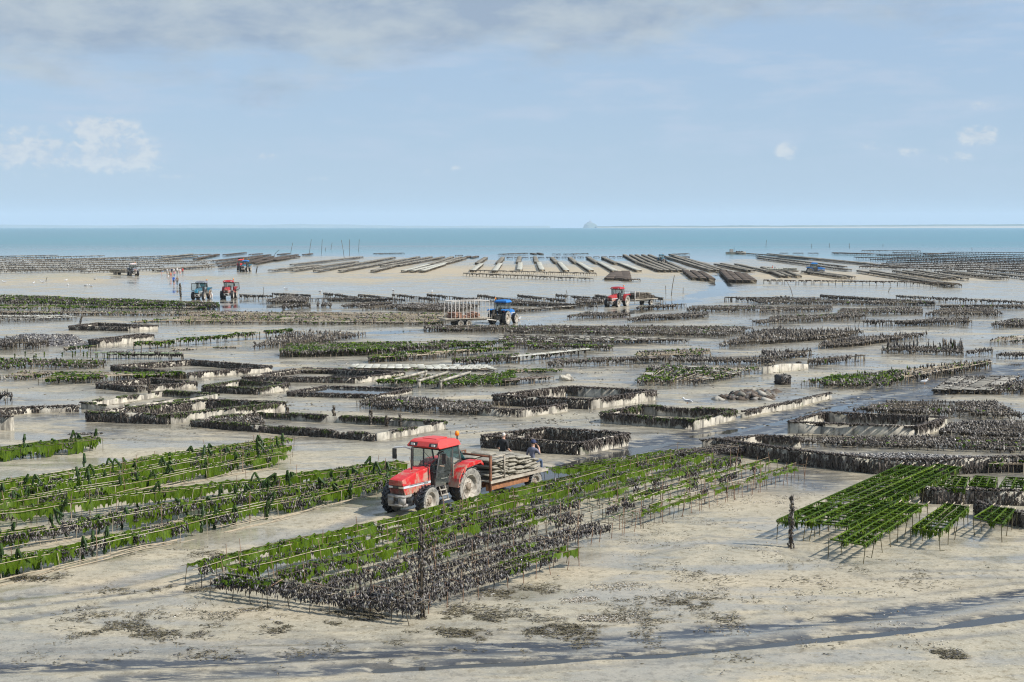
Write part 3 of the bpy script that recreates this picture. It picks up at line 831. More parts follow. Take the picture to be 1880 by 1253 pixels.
def rack_block(label, quad, look='dark', h=0.5, rows=None, dens=1.0, stake=0.25, group=None, cat='oyster rack', along=None, name='oyster_rack', bags=0.0, bagmat='bag', legs=True, hang=1.0, gap=None, lumpy=1.0):
    """quad: front-left, front-right (at the mud), back-right, back-left (at the top edge) as seen from the sea wall"""
    c = [gxy(*quad[0]), gxy(*quad[1]), gxy(*quad[2], h), gxy(*quad[3], h)]
    mid = sum(c) / 4
    FOOT.append((c, .7, .75 if look in ('dark', 'grey', 'brown') else .55))
    D = float(np.hypot(*mid))
    t = thing(name, label, cat, (mid[0], mid[1], 0), group=group)
    c = [q - mid for q in c]
    LU = (np.hypot(*(c[1] - c[0])) + np.hypot(*(c[2] - c[3]))) / 2
    LV = (np.hypot(*(c[3] - c[0])) + np.hypot(*(c[2] - c[1]))) / 2
    if along == 'v' or (along is None and LV > 1.35 * LU):
        c = [c[1], c[2], c[3], c[0]]; LU, LV = LV, LU
    pitch = gap or 1.15
    rows = rows or max(1, int(round(LV / pitch)))
    fr = Geo(); body = Geo()
    sz = (1 + max(0, D - 60) / 160) * lumpy
    base = np.array(LOOK[look])
    if look in ('green', 'mixg'): dens *= 1.5
    for r in range(rows):
        v0 = (r + 0.5) / rows + rng.normal(0, 0.06 / rows)
        u0, u1 = max(0, rng.normal(0.01, 0.02)), min(1, rng.normal(0.99, 0.02))
        L = LU * (u1 - u0)
        hr = h * 1.15 * rng.uniform(0.86, 1.08)
        half = min(0.36, 0.36 * LV / rows / 1.0) / max(LV, 0.1)
        # rods
        for dv in (-half, half):
            n = max(2, int(L / 2.5))
            u = np.linspace(u0, u1, n + 1)
            P = bil(c, u, np.full(n + 1, min(max(v0 + dv, 0), 1)))
            z = hr + rng.normal(0, 0.02, n + 1)
            P3 = np.column_stack([P, z])
            fr.sticks(P3[:-1], P3[1:], 0.016 * sz, 1 if look in ('sparse', 'green', 'mix') else 0, 3, caps=False)
            if legs:
                n = max(2, int(L / 0.9))
                u = np.linspace(u0, u1, n)
                P = bil(c, u, np.full(n, min(max(v0 + dv, 0), 1)))
                top = np.column_stack([P, np.full(n, hr + rng.uniform(-.02, .05))])
                bot = np.column_stack([P + rng.normal(0, 0.05, (n, 2)), np.full(n, -0.1)])
                fr.sticks(bot, top, 0.018 * sz, 0, 3, caps=False)
        # crust of mussels and weed along the rods
        k = min(46, 46 * (70 / D) ** 0.85) * dens / lumpy
        n = int(L * k)
        if n > 1:
            u = rng.uniform(u0, u1, n)
            v = np.clip(np.where(rng.uniform(0, 1, n) < .58, v0 + rng.choice((-half, half), n) + rng.normal(0, half * 0.25, n), v0 + rng.uniform(-.5, .5, n) / rows), 0, 1)
            P = bil(c, u, v)
            pa = vnoise(P[:, 0] + mid[0], P[:, 1] + mid[1], 2.6, 5)
            keepn = vnoise(P[:, 0] + mid[0] + 40, P[:, 1] + mid[1], 1.9, 6) > -0.42
            w = np.tile(base, (n, 1))
            w[:, 2] *= np.clip(1 + 2.2 * pa, 0.5 if look in ('green', 'mixg') else 0.05, 3.5); w[:, 1] *= np.clip(1 - 0.8 * pa, 0.3, 2); 
            w /= w.sum(1, keepdims=True)
            cw = np.cumsum(w, 1)
            mi = (rng.uniform(0, 1, n)[:, None] > cw).sum(1)
            mi = np.clip(mi, 0, 4)
            ln = rng.uniform(0.07, 0.26, n) * hang * np.clip(hr / 0.5, 0.6, 1.3)
            hw = hr * (1 + 0.22 * vnoise(P[:, 0] + mid[0], P[:, 1] + mid[1] + 90, 2.4, 9))
            zc = hw - ln * rng.uniform(0.1, 0.9, n)
            zc = np.maximum(zc, ln * 0.6)
            S = np.column_stack([rng.uniform(0.035, 0.085, n) * sz, rng.uniform(0.035, 0.085, n) * sz, ln * 0.75])
            ok = keepn & (mi != 4)
            mm = np.select([mi == 0, mi == 1, mi == 2], [2, 3, 4], 2)
            blade = (mi == 2) & (rng.uniform(0, 1, n) < 0.65)
            lu = ok & ~blade
            body.lumps(np.column_stack([P, zc])[lu], S[lu], mm[lu], tilt=0.3)
            bl = ok & blade
            nb = bl.sum()
            if nb:
                a = rng.uniform(0, 6.28, nb)
                W = np.column_stack([np.cos(a), np.sin(a), np.zeros(nb)]) * (rng.uniform(0.05, 0.13, nb) * sz)[:, None]
                flat = rng.uniform(0, 1, nb) < 0.55
                ln2 = rng.uniform(0.12, 0.34, nb) * min(1.2, hr / 0.5)
                a2 = a + 1.57
                Dv = np.column_stack([np.where(flat, np.cos(a2) * ln2, rng.normal(0, 0.06, nb)), np.where(flat, np.sin(a2) * ln2, rng.normal(0, 0.06, nb)), np.where(flat, -0.25 * ln2, -ln2)])
                body.blades(np.column_stack([P[bl], hw[bl] + rng.uniform(0.02, 0.10, nb)]), Dv, W, 4)
        # stakes standing up through the rods
        if stake > 0:
            ns = int(L * min(3.2, 3.2 * (80 / D) ** 0.7) * (1 if stake < .5 else 1.3))
            u = rng.uniform(u0, u1, ns)
            P = bil(c, u, np.clip(v0 + rng.choice((-half, half), ns) * rng.uniform(.6, 1.3, ns), 0, 1))
            hh = hr + stake * rng.uniform(0.2, 1.0, ns)
            tp = np.column_stack([P + rng.normal(0, 0.05, (ns, 2)), hh])
            isst = rng.uniform(0, 1, ns) < base[4] * 1.4
            fr.sticks(np.column_stack([P, np.zeros(ns)]), tp, 0.016 * sz, np.where(isst, 1, 0), 3, caps=False)
            mm = np.where(rng.uniform(0, 1, ns) < base[2], 4, np.where(rng.uniform(0, 1, ns) < 0.6, 2, 3))
            S = np.column_stack([rng.uniform(0.035, 0.07, ns) * sz, rng.uniform(0.035, 0.07, ns) * sz, (hh - hr) * 0.6 + 0.05])
            tp2 = tp.copy(); tp2[:, 2] = hr + (hh - hr) * 0.55
            body.lumps(tp2[~isst], S[~isst], mm[~isst], tilt=0.15)
    # mesh bags lying on the rods
    if bags > 0:
        gb = Geo()
        for r in range(rows):
            v0 = (r + 0.5) / rows
            n = int(LU / 0.62)
            for i in range(n):
                if rng.uniform() > bags: continue
                u = (i + 0.5) / n
                bag_shape(gb, bil(c, [u], [v0])[0], h + 0.06, c[1] - c[0], min(0.95, LV / rows * 0.9), 0.56)
        gb.build('mesh_bags', M[bagmat], t, kind='stuff')
    m6 = [M['leg'], M['straw'], M['dark'], M['darkmid'], M['green'] if look != 'mixdull' else M['greendull']]
    fr.build('frame', m6, t, kind='stuff')
    body.build('crust', m6, t, kind='stuff')
    return t


def bag_shape(g, p, z, udir, length, width, thick=0.075, m=0, sag=0.03):
    """a flat pillow-shaped mesh bag, long side across the rack"""
    u = np.asarray(udir, float); u = u / np.hypot(*u); n = np.array((-u[1], u[0]))
    xs = (-0.5, -0.42, 0, 0.42, 0.5)
    yaw = rng.normal(0, 0.06)
    u2 = u * math.cos(yaw) + n * math.sin(yaw); n2 = np.array((-u2[1], u2[0]))
    V = []; 
    for j, b in enumerate(xs):
        for i, a in enumerate((-0.5, -0.36, 0.36, 0.5)):
            e = 0.12 if (i in (0, 3) or j in (0, 4)) else 1.0
            q = np.asarray(p) + u2 * a * width + n2 * b * length
            V.append((*q, z + thick * 0.5 * e + rng.normal(0, 0.012)))
    nb = len(V)
    for j, b in enumerate(xs):
        for i, a in enumerate((-0.5, -0.36, 0.36, 0.5)):
            e = 0.12 if (i in (0, 3) or j in (0, 4)) else 1.0
            q = np.asarray(p) + u2 * a * width + n2 * b * length
            V.append((*q, z - thick * 0.5 * e))
    F = []
    for j in range(4):
        for i in range(3):
            o = j * 4 + i
            F.append([o, o + 1, o + 5, o + 4]); F.append([nb + o + 4, nb + o + 5, nb + o + 1, nb + o])
    for i in range(3):
        F.append([i + 1, i, nb + i, nb + i + 1]); o = 16 + i; F.append([o, o + 1, nb + o + 1, nb + o])
    for j in range(4):
        o = j * 4; F.append([o, o + 4, nb + o + 4, nb + o]); o = j * 4 + 3; F.append([o + 4, o, nb + o, nb + o + 4])
    g.add(V, F, m)


def shell_heap(label, quad, h, mats=('pebbleshell', 'dark', 'shell'), w=(.6, .25, .15), dens=1.0, group=None, name='shell_heap', cat='shell heap', lump=1.0, core='pebbleshell'):
    """a low bank of shells: a mounded body with loose shells over it"""
    c = [gxy(*quad[0]), gxy(*quad[1]), gxy(*quad[2], h), gxy(*quad[3], h)]
    mid = sum(c) / 4; D = float(np.hypot(*mid)); FOOT.append((c, .8, .8))
    t = thing(name, label, cat, (mid[0], mid[1], 0), group=group)
    c = [q - mid for q in c]
    LU = np.hypot(*(c[1] - c[0])); LV = np.hypot(*(c[3] - c[0]))
    nu = max(6, min(60, int(LU / 0.5))); nv = max(5, min(40, int(LV / 0.4)))
    prof = lambda u, v: np.clip(np.minimum(np.minimum(u, 1 - u) * LU / 0.7, np.minimum(v, 1 - v) * LV / 0.9), 0, 1) ** 0.7
    U, Vv = np.meshgrid(np.linspace(0, 1, nu + 1), np.linspace(0, 1, nv + 1))
    P = bil(c, U.ravel(), Vv.ravel())
    wob = 1 + 0.35 * vnoise(P[:, 0] + mid[0], P[:, 1] + mid[1], 1.6, 2)
    z = h * prof(U.ravel(), Vv.ravel()) * wob - 0.06
    edge = 0.25 * vnoise(P[:, 0] + mid[0], P[:, 1] + mid[1], 2.3, 7)[:, None]
    P = P * (1 + edge * 0.15)
    i = (np.arange(nv)[:, None] * (nu + 1) + np.arange(nu)[None]).ravel()
    g = Geo()
    g.add(np.column_stack([P, z]), np.stack([i, i + 1, i + nu + 2, i + nu + 1], 1), 0)
    area = LU * LV
    n = int(min(9000, area * min(55, 55 * (60 / D) ** 1.2) * dens))
    u = rng.uniform(0, 1, n); v = rng.uniform(0, 1, n)
    Q = bil(c, u, v)
    zz = h * prof(u, v) * (1 + 0.35 * vnoise(Q[:, 0] + mid[0], Q[:, 1] + mid[1], 1.6, 2)) - 0.04
    e2 = 0.25 * vnoise(Q[:, 0] + mid[0], Q[:, 1] + mid[1], 2.3, 7)[:, None]
    Q = Q * (1 + e2 * 0.15)
    s = rng.uniform(0.03, 0.08, (n, 1)) * np.array([[1.3, 1, 0.6]]) * (1 + max(0, D - 50) / 120) * lump
    mi = rng.choice(len(mats), n, p=np.array(w) / sum(w)) + 1
    g.lumps(np.column_stack([Q, zz]), s, mi, tilt=0.5)
    g.build('shells', [M[core]] + [M[q] for q in mats], t, kind='stuff')
    return t

# ------------------------------------------------------------------ the middle distance: tanks and beds
def Z(ox, oy, *pts):
    """points measured on an enlargement of the view, back to photo pixels"""
    return [(ox + x / 3.9167, oy + y / 3.9167) for x, y in pts]


tank('large square concrete tank with dark weed on its walls and a bright white right side', [(905, 745), (1083, 753), (1203, 736), (1040, 728)], 0.78, front=(.95, 1.0), right=(0.43, .55), back=(0.62, .9), left=(0.39, .5), inner=.5, top=1.0, green=0.0)
tank('concrete tank beside the wet track with a mossy greenish front and pale streaked right side', [(1103, 778), (1272, 791), (1350, 772), (1177, 763)], 0.72, front=(.55, .8), right=(0.20, .5), back=(0.23, .6), left=(0.58, .7), inner=.35, top=.6, green=0.28)
tank('concrete tank just behind the loaded trailer, weed curtains hanging over its front', [(886, 823), (1063, 838), (1153, 818), (1000, 808)], 0.75, front=(.95, 1.0), right=(0.47, .8), back=(0.70, .9), left=(0.70, .9), inner=.65, top=1.0, green=0.04)
tank('concrete tank at the left with green and brown weed inside and a white right wall', [(159, 776), (311, 781), (524, 757), (380, 752)], 0.72, front=(.95, 1.0), right=(0.35, .5), back=(0.70, .8), left=(0.55, .8), inner=.62, top=.9, green=0.32)
tank('low pale concrete tank behind the weedy tank at the left', [(149, 752), (232, 757), (400, 736), (300, 729)], 0.5, front=(.2, .4), right=(0.12, .4), back=(0.20, .5), left=(0.31, .5), inner=.2, top=.2, green=0.22)
tank('concrete tank behind the red tractor with weedy posts and a bright white corner', [(352, 785), (690, 812), (818, 788), (475, 770)], 0.5, front=(.95, 1.0), right=(0.27, .5), back=(0.27, .6), left=(0.70, .9), inner=.3, top=.6, green=0.28)
tank('low weed rimmed tank holding a sheet of blue water', [(529, 729), (695, 734), (756, 722), (600, 717)], 0.34, front=(.95, 1.0), right=(0.39, .6), back=(0.70, .9), left=(0.70, .9), inner=.8, top=1.0, green=0.0, water=0.2)
tank('long low tank with a lattice of green rods inside it', [(445, 703), (650, 705), (742, 694), (560, 686)], 0.5, front=(.95, 1.0), right=(0.31, .6), back=(0.70, .7), left=(0.70, .9), inner=.8, top=1.0, green=0.05, water=0.05)
tank('small far tank whose front is half dark weed and half white concrete', [(127, 607), (238, 609), (290, 606), (180, 601)], 0.55, front=(.95, 1.0), right=(0.09, .4), back=(0.39, .6), left=(0.70, .9), inner=.5, top=.9, green=0.0)
tank('tank with a streaked white front beside a grey shell bank at the left', [(163, 637), (180, 638), (282, 627), (262, 625)], 0.75, front=(.95, 1.0), right=(0.39, .6), back=(0.47, .6), left=(0.62, .8), inner=.5, top=1.0, green=0.0)
tank('concrete tank right of the wet track with grey front wall and white corner streaks', [(1447, 797), (1681, 806), (1737, 788), (1512, 778)], 0.78, front=(.45, .35), right=(0.51, .7), back=(0.35, .4), left=(0.31, .5), inner=.35, top=1.0, green=0.0)
tank('narrow tank with posts of green weed on a pale wall left of the blue pool', [(372, 722), (475, 726), (530, 717), (440, 711)], 0.55, front=(.95, 1.0), right=(0.47, .6), back=(0.16, .6), left=(0.47, .8), inner=.25, top=.6, green=0.2)
tank('ruined dark walled tank half filled with shells at the left', [(178, 715), (250, 722), (360, 713), (280, 706)], 0.5, front=(.95, 1.0), right=(0.58, .8), back=(0.70, .9), left=(0.70, .9), inner=.7, top=1.0, green=0.05)
tank('shallow tank with a ragged white front below the pale green net table', [(205, 683), (345, 697), (500, 684), (352, 672)], 0.55, front=(.95, 1.0), right=(0.51, .8), back=(0.70, .9), left=(0.62, .9), inner=.7, top=.95, green=0.1)


def lone_wall(label, pts, h, cover=.5, drop=.6, top=.8, green=0.05, th=0.2):
    c = [gxy(*p) for p in pts]
    mid = sum(c) / len(c)
    t = thing('concrete_wall', label, 'wall', (mid[0], mid[1], 0), group='low concrete walls among the beds')
    g = Geo(); gw = Geo(); gg = Geo()
    for a, b in zip(c[:-1], c[1:]):
        wall_run(g, a - mid, b - mid, h, th)
        for G_, cv, dp, sd in ((gw, cover, drop, -1), (gw, cover, drop, 1), (gw, top, 0, 0), (gg, green, .6, -1), (gg, green, 0, 0)):
            if cv <= 0.03: continue
            tmp = Geo(); weed_on_wall(tmp, a, b, h, cv, sd, dp)
            for V, F, mm in zip(tmp.V, tmp.F, tmp.M):
                V = V.copy(); V[:, 0] -= mid[0]; V[:, 1] -= mid[1]
                G_.V.append(V); G_.F.append(F + G_.n); G_.M.append(mm)
            G_.n += tmp.n
    g.build('wall_body', M['concrete'], t)
    gw.build('hanging_weed', M['weed'], t, kind='stuff')
    gg.build('green_weed', M['greendull'], t, kind='stuff')
    return t


lone_wall('clean white wall section facing right among the dark beds', [(1400, 688), (1482, 678)], 0.62, .06, .3, .05, 0)
lone_wall('white streaked wall running right from the mossy tank along the wet track', [(1362, 770), (1440, 754), (1524, 734)], 0.45, .45, .6, .9, .03)
lone_wall('stub of pale wall at the left edge of the view', [(-40, 791), (25, 792)], 0.85, .08, .4, .3, 0)
lone_wall('low dark weed covered wall at the far left', [(0, 764), (60, 760), (145, 757)], 0.42, .85, .8, 1.0, .03)
lone_wall('white streaked wall showing above the wide rack where it meets the wet track', [(1290, 828), (1322, 826), (1400, 819), (1470, 823)], 0.55, .5, .7, .95, 0)
lone_wall('long dark weed curtained wall behind the green racks at the right', [(1310, 832), (1500, 860), (1612, 872), (1735, 873), (1905, 866)], 0.75, 1.0, 1.0, 1.0, 0)
lone_wall('thick weed hung wall behind the four short green tables', [(1692, 922), (1715, 927), (1780, 926), (1910, 932)], .65, .95, .8, 1.0, 0)
lone_wall('dark weedy wall at the right edge behind the last green table', [(1790, 948), (1840, 962), (1905, 975)], 0.6, 1.0, 1.0, 1.0, 0)

# square concrete posts with cross beams standing in green weed
def beam_frame(label, pts, h):
    c = [gxy(*p) for p in pts]; mid = sum(c) / len(c)
    t = thing('concrete_frame', label, 'frame', (mid[0], mid[1], 0), group='pale post and beam frames in the green bed')
    for q in c:
        g = Geo(); q2 = q - mid; g.box(q2[0] - .10, q2[1] - .10, -.1, q2[0] + .10, q2[1] + .10, h - 0.10)
        g.build('post', M['concrete'], t)
    g = Geo()
    for a, b in zip(c[:-1], c[1:]):
        d = (b - a) / np.hypot(*(b - a)); n = np.array((-d[1], d[0])) * .09
        a2, b2 = a - mid - d * .10, b - mid + d * .10
        V = [(*(a2 - n), h - .10), (*(b2 - n), h - .10), (*(b2 + n), h - .10), (*(a2 + n), h - .10), (*(a2 - n), h + .06), (*(b2 - n), h + .06), (*(b2 + n), h + .06), (*(a2 + n), h + .06)]
        g.add(V, [[3, 2, 1, 0], [4, 5, 6, 7], [0, 1, 5, 4], [1, 2, 6, 5], [2, 3, 7, 6], [3, 0, 4, 7]])
    g.build('beam', M['concrete'], t)


beam_frame('pale post and beam frame, leftmost, at the pool edge', Z(460, 560, (1045, 590), (1260, 535)), 0.6)
beam_frame('pale post and beam frame in the middle of the green bed', Z(460, 560, (1212, 605), (1420, 540)), 0.62)
beam_frame('pale post and beam frame at the right of the green bed', Z(460, 560, (1368, 612), (1575, 545)), 0.66)

RB = rack_block
A = (0, 560)
RB('thicket of dark brush stakes at the far left edge', Z(*A, (-40, 335), (235, 330), (350, 262), (-40, 245)), 'dark', .6, stake=.35, dens=1.3)
shell_heap('long bank of grey brown shells behind the streaked tank', Z(*A, (240, 300), (650, 300), (560, 205), (60, 205)), .45, w=(.55, .3, .15))
RB('single row of green topped rods on splayed legs over wet mud', Z(*A, (955, 342), (2120, 225), (2120, 192), (955, 280)), 'green', .62, rows=1, stake=.1)
RB('bed of pale rods lying low beneath the splayed green row', Z(*A, (1230, 340), (1740, 312), (1740, 300), (1240, 318)), 'sparse', .2, rows=1, stake=.05, legs=False)
RB('short green weed table behind the tall green stakes', Z(*A, (450, 345), (692, 330), (692, 295), (455, 310)), 'green', .5, rows=1, stake=.1)
RB('dark bed with patches of green in front of the green stakes at the left', Z(*A, (-40, 480), (760, 470), (760, 405), (-40, 395)), 'mixg', .42, rows=3)
RB('lattice of bare pale poles left of the green lattice bed', Z(*A, (-40, 555), (240, 548), (470, 485), (180, 480)), 'sparse', .35, rows=4, stake=.05, dens=.5)
RB('wide lattice bed of bright green rods in front of the ragged tank', Z(*A, (270, 585), (1290, 545), (1335, 495), (480, 480)), 'green', .45, rows=5, stake=.08, gap=.9)
RB('clump of dark stakes by the left edge above the low wall', Z(*A, (-40, 700), (85, 698), (85, 660), (-40, 655)), 'dark', .5, rows=1, stake=.4)
shell_heap('dark bank of mussels at the foot of the low left wall', Z(*A, (300, 815), (575, 795), (560, 770), (330, 780)), .2, w=(.4, .55, .05))
RB('dark shell bed in front of the weedy posts', Z(*A, (1420, 880), (1900, 905), (1900, 815), (1560, 820)), 'dark', .3, rows=3, stake=.15)
shell_heap('small dark heap of mussels on the bare mud at the left', Z(*A, (450, 940), (770, 925), (720, 905), (520, 905)), .16, w=(.35, .6, .05))
RB('low green and white lattice of bags behind the tall green stakes', Z(*A, (800, 395), (1310, 392), (1320, 352), (640, 345)), 'mixdull', .5, rows=3, stake=.0, bags=.92, bagmat='bagnet')
RB('pale mesh sheets lying flat on low rods behind the long tank', Z(460, 560, (700, 474), (1780, 488), (1700, 436), (730, 432)), 'sparse', .2, rows=4, stake=.0, legs=False, dens=.4, bags=.95, bagmat='bagpale')

RB('sparse rows of thin dark stakes over wet mud left of the trailer track', Z(460, 560, (10, 330), (400, 300), (850, 205), (300, 185)), 'brown', .45, rows=6, stake=.35, dens=.55)
RB('long green and dark rack bed, the farther of two side by side', Z(460, 560, (200, 388), (860, 372), (1860, 268), (255, 282)), 'mixg', .5, stake=.12)
RB('bright green rack bed in front of the long mixed one', Z(460, 560, (838, 425), (1300, 400), (1900, 300), (860, 368)), 'green', .5, stake=.12)
RB('rack with bare rusty legs at its left end and green weed on top', Z(460, 560, (1448, 445), (1930, 425), (1930, 355), (1450, 390)), 'mixg', .5, rows=2, stake=.1)
RB('green bed threaded between the pale concrete posts', Z(460, 560, (890, 590), (1370, 612), (1560, 505), (1050, 508)), 'green', .4, rows=4, stake=.05)
RB('green and straw coloured bed right of the concrete posts', Z(460, 560, (1370, 612), (1920, 590), (1880, 472), (1580, 508)), 'green', .35, rows=5, stake=.05)
RB('low lattice of straw coloured rods inside the long tank', Z(460, 560, (200, 500), (720, 505), (860, 470), (400, 455)), 'sparse', .35, rows=4, stake=.05)
RB('dark mussel bed with a white broken edge in front of the large square tank', Z(460, 560, (750, 745), (1640, 812), (1880, 700), (930, 668)), 'grey', .45, rows=5, stake=.12, dens=1.3)
lone_wall('broken wall with white patches edging the dark mussel bed', [(862, 763), (950, 768), (1040, 757)], .5, .5, .7, 1.0, 0)
RB('wide field of grey green stakes on the mud left of the caged trailer', Z(460, 560, (-700, 145), (1380, 155), (1480, 62), (-300, 50)), 'sparse', .42, rows=14, stake=.2, dens=.9)

C_ = (940, 560)
RB('great dark band of crusted racks across the middle of the flats', Z(*C_, (-620, 200), (1590, 245), (1750, 155), (-640, 150)), 'grey', .42, rows=9, stake=.15, dens=1.1)
RB('dark racks capped with pale bags below the great dark band', Z(*C_, (-100, 305), (1310, 285), (1000, 240), (-100, 210)), 'grey', .45, rows=4, stake=.1, bags=.45, bagmat='bag')
RB('green and dark racks left of the pale plank table', Z(*C_, (-60, 325), (715, 340), (720, 295), (-60, 275)), 'mixg', .42, rows=3, stake=.15)
RB('table of mesh bags under a pale green film on bare legs', Z(*C_, (-10, 428), (545, 368), (545, 315), (0, 372)), 'sparse', .55, rows=2, stake=.0, dens=.35, bags=1.0, bagmat='bagpale')
RB('table of brown bags on bare legs, dark and green towards its right', Z(*C_, (210, 470), (1130, 425), (1120, 370), (330, 388)), 'grey', .5, rows=2, stake=.12, bags=.35, bagmat='bagbrown')
RB('dark racks flecked with green right of the brown bag table', Z(*C_, (880, 415), (1430, 400), (1430, 318), (900, 345)), 'mix', .45, rows=4, stake=.2)
RB('grey and green bed of racks in front of the white shell strewn rack', Z(*C_, (880, 592), (1360, 592), (1810, 458), (980, 432)), 'mix', .4, stake=.12, bags=.12, bagmat='bag')
RB('rack strewn with white shells beside the clean white wall', Z(*C_, (1110, 442), (1890, 442), (1880, 378), (1130, 392)), 'brown', .45, rows=3, stake=.2)
RB('narrow bright green bed beside the little boulder', Z(*C_, (-40, 512), (370, 492), (200, 462), (-40, 462)), 'green', .25, rows=3, stake=.0)
RB('row of brown bag tables with bare legs in front of the narrow green bed', Z(*C_, (-60, 598), (310, 560), (230, 515), (-60, 540)), 'sparse', .42, rows=2, stake=.05, dens=.3, bags=.85, bagmat='bagbrown')
RB('dark rack on the mud below the farther red tractor', Z(*C_, (380, 112), (850, 95), (850, 62), (520, 52)), 'grey', .5, rows=4, stake=.15)
RB('long dark rack in front of the farther red tractor and to its right', Z(*C_, (820, 132), (1410, 100), (1410, 55), (960, 80)), 'dark', .5, rows=4, stake=.15)
RB('small dark rack beside the wet turning track', Z(*C_, (885, 52), (1250, 22), (1255, 0), (960, 8)), 'grey', .5, rows=3, stake=.15)
RB('dark racks right of the wet turning track, second bed from the water', Z(*C_, (1255, 62), (1880, 62), (1740, 8), (1290, 8)), 'grey', .5, rows=4, stake=.15)
RB('brown topped rack behind the dark bed at the right', [(1377, 600), (1590, 588), (1585, 575), (1420, 581)], 'grey', .5, rows=4, stake=.15)
RB('ragged bed of upright dark stakes beside the tidal channel', [(1320, 641), (1535, 624), (1585, 608), (1400, 604)], 'dark', .45, stake=.45, dens=1.1)
shell_heap('heap of slumped brown bags beside the black crate', Z(*C_, (1440, 690), (1880, 690), (1900, 600), (1580, 620)), .3, mats=('bagbrown', 'bag', 'dark'), w=(.5, .35, .15), lump=4, dens=.25, name='bag_heap', cat='bag heap', core='bagbrown')

E = (1400, 560)
RB('brown and dark bed left of the tall stake thicket', Z(*E, (388, 325), (745, 295), (1215, 203), (530, 245)), 'brown', .45, stake=.3)
RB('thicket of tall dark stakes standing on the wet mud', Z(*E, (850, 358), (1440, 372), (1450, 300), (920, 300)), 'grey', .4, rows=4, stake=.9, dens=1.2)
RB('dark stakes standing behind the clean white wall', Z(*E, (-10, 440), (350, 372), (350, 335), (-10, 335)), 'dark', .5, rows=3, stake=.3)
RB('small dark rack right of the clean white wall', Z(*E, (320, 455), (735, 412), (735, 370), (330, 390)), 'grey', .5, rows=2, stake=.15)
RB('large tangled green and dark bed along the upper edge of the wet track', Z(*E, (225, 612), (900, 615), (1110, 455), (600, 505)), 'mixg', .42, rows=5, stake=.2)
RB('lattice of pale poles beyond the green bed beside the wet track', Z(*E, (900, 605), (1650, 465), (1640, 405), (1110, 450)), 'sparse', .5, rows=5, stake=.3, dens=.8)
RB('flat brown bags on low rods right of the wet track', Z(*E, (1215, 650), (1640, 655), (1880, 510), (1350, 525)), 'brown', .35, rows=4, stake=.1, bags=.7, bagmat='bag')
RB('dense dark bed at the right edge below the flat brown bags', Z(*E, (1600, 655), (1950, 655), (1950, 545), (1720, 565)), 'grey', .4, rows=4, stake=.15)
RB('dark rack with a trace of green at the right edge beside the channel', Z(*E, (1628, 292), (1960, 292), (1960, 222), (1700, 238)), 'mix', .45, rows=3, stake=.15)
RB('thin dark row right of the tall stake thicket', Z(*E, (1460, 372), (1660, 350), (1660, 325), (1470, 330)), 'dark', .4, rows=1, stake=.2)
RB('low dark row at the right edge near the tall stakes', Z(*E, (1680, 390), (1960, 390), (1960, 350), (1690, 360)), 'dark', .4, rows=2, stake=.1)
RB('broad dark bed sloping away behind the tank right of the track', Z(*E, (640, 800), (1900, 850), (1640, 690), (960, 692)), 'grey', .4, stake=.12, dens=1.25)
RB('dark mussel bed right of the grey fronted tank', Z(*E, (1260, 960), (1960, 1000), (1960, 830), (1340, 850)), 'dark', .38, rows=6, stake=.12, dens=1.2)
RB('dark bed between the grey fronted tank and the long weed curtained wall', [(1445, 822), (1900, 836), (1900, 806), (1450, 800)], 'grey', .34, rows=3, stake=.08, dens=1.3)
shell_heap('bank of grey shells behind the long weed curtained wall', [(1470, 851), (1880, 862), (1905, 834), (1540, 826)], .35, mats=('pebbleshell', 'dark', 'shell'), w=(.72, .1, .18), dens=1.1)
shell_heap('patch of crushed grey shells at the far end of the wide green rack', [(1340, 898), (1480, 896), (1500, 868), (1400, 872)], .06, w=(.7, .15, .15), dens=.8)
RB('small green rimmed bed at the right edge above the weedy wall', [(1810, 872), (1900, 872), (1900, 850), (1830, 850)], 'mix', .5, rows=2)

B = (1400, 440)
RB('brown topped rack behind the wet mud, left of the right hand beds', Z(*B, (-20, 545), (500, 522), (510, 475), (-20, 485)), 'brown', .5, rows=4, stake=.12)
RB('grey rack bed in the middle of the right hand beds', Z(*B, (530, 555), (1150, 545), (1150, 490), (560, 500)), 'grey', .5, rows=4, stake=.12)
RB('brown rack bed in the wet mud at the right', Z(*B, (1165, 562), (1735, 562), (1650, 485), (1260, 500)), 'brown', .5, rows=5, stake=.12)
RB('long dark rack in front of the wet channel at the right', Z(*B, (640, 628), (1505, 628), (1505, 560), (980, 590)), 'dark', .55, rows=4, stake=.15)
RB('brown topped rack at the right edge beside a dark lump', Z(*B, (1640, 640), (1960, 640), (1960, 560), (1800, 570)), 'grey', .5, rows=4, stake=.1)
RB('dark racks stretching right from the turning track behind the brown ones', Z(*B, (-60, 475), (1250, 482), (1200, 450), (-60, 435)), 'grey', .55, rows=3, stake=.1)
RB('grey racks at the right edge behind the brown bed', Z(*B, (1160, 500), (1960, 505), (1960, 470), (1300, 478)), 'grey', .5, rows=2, stake=.1)

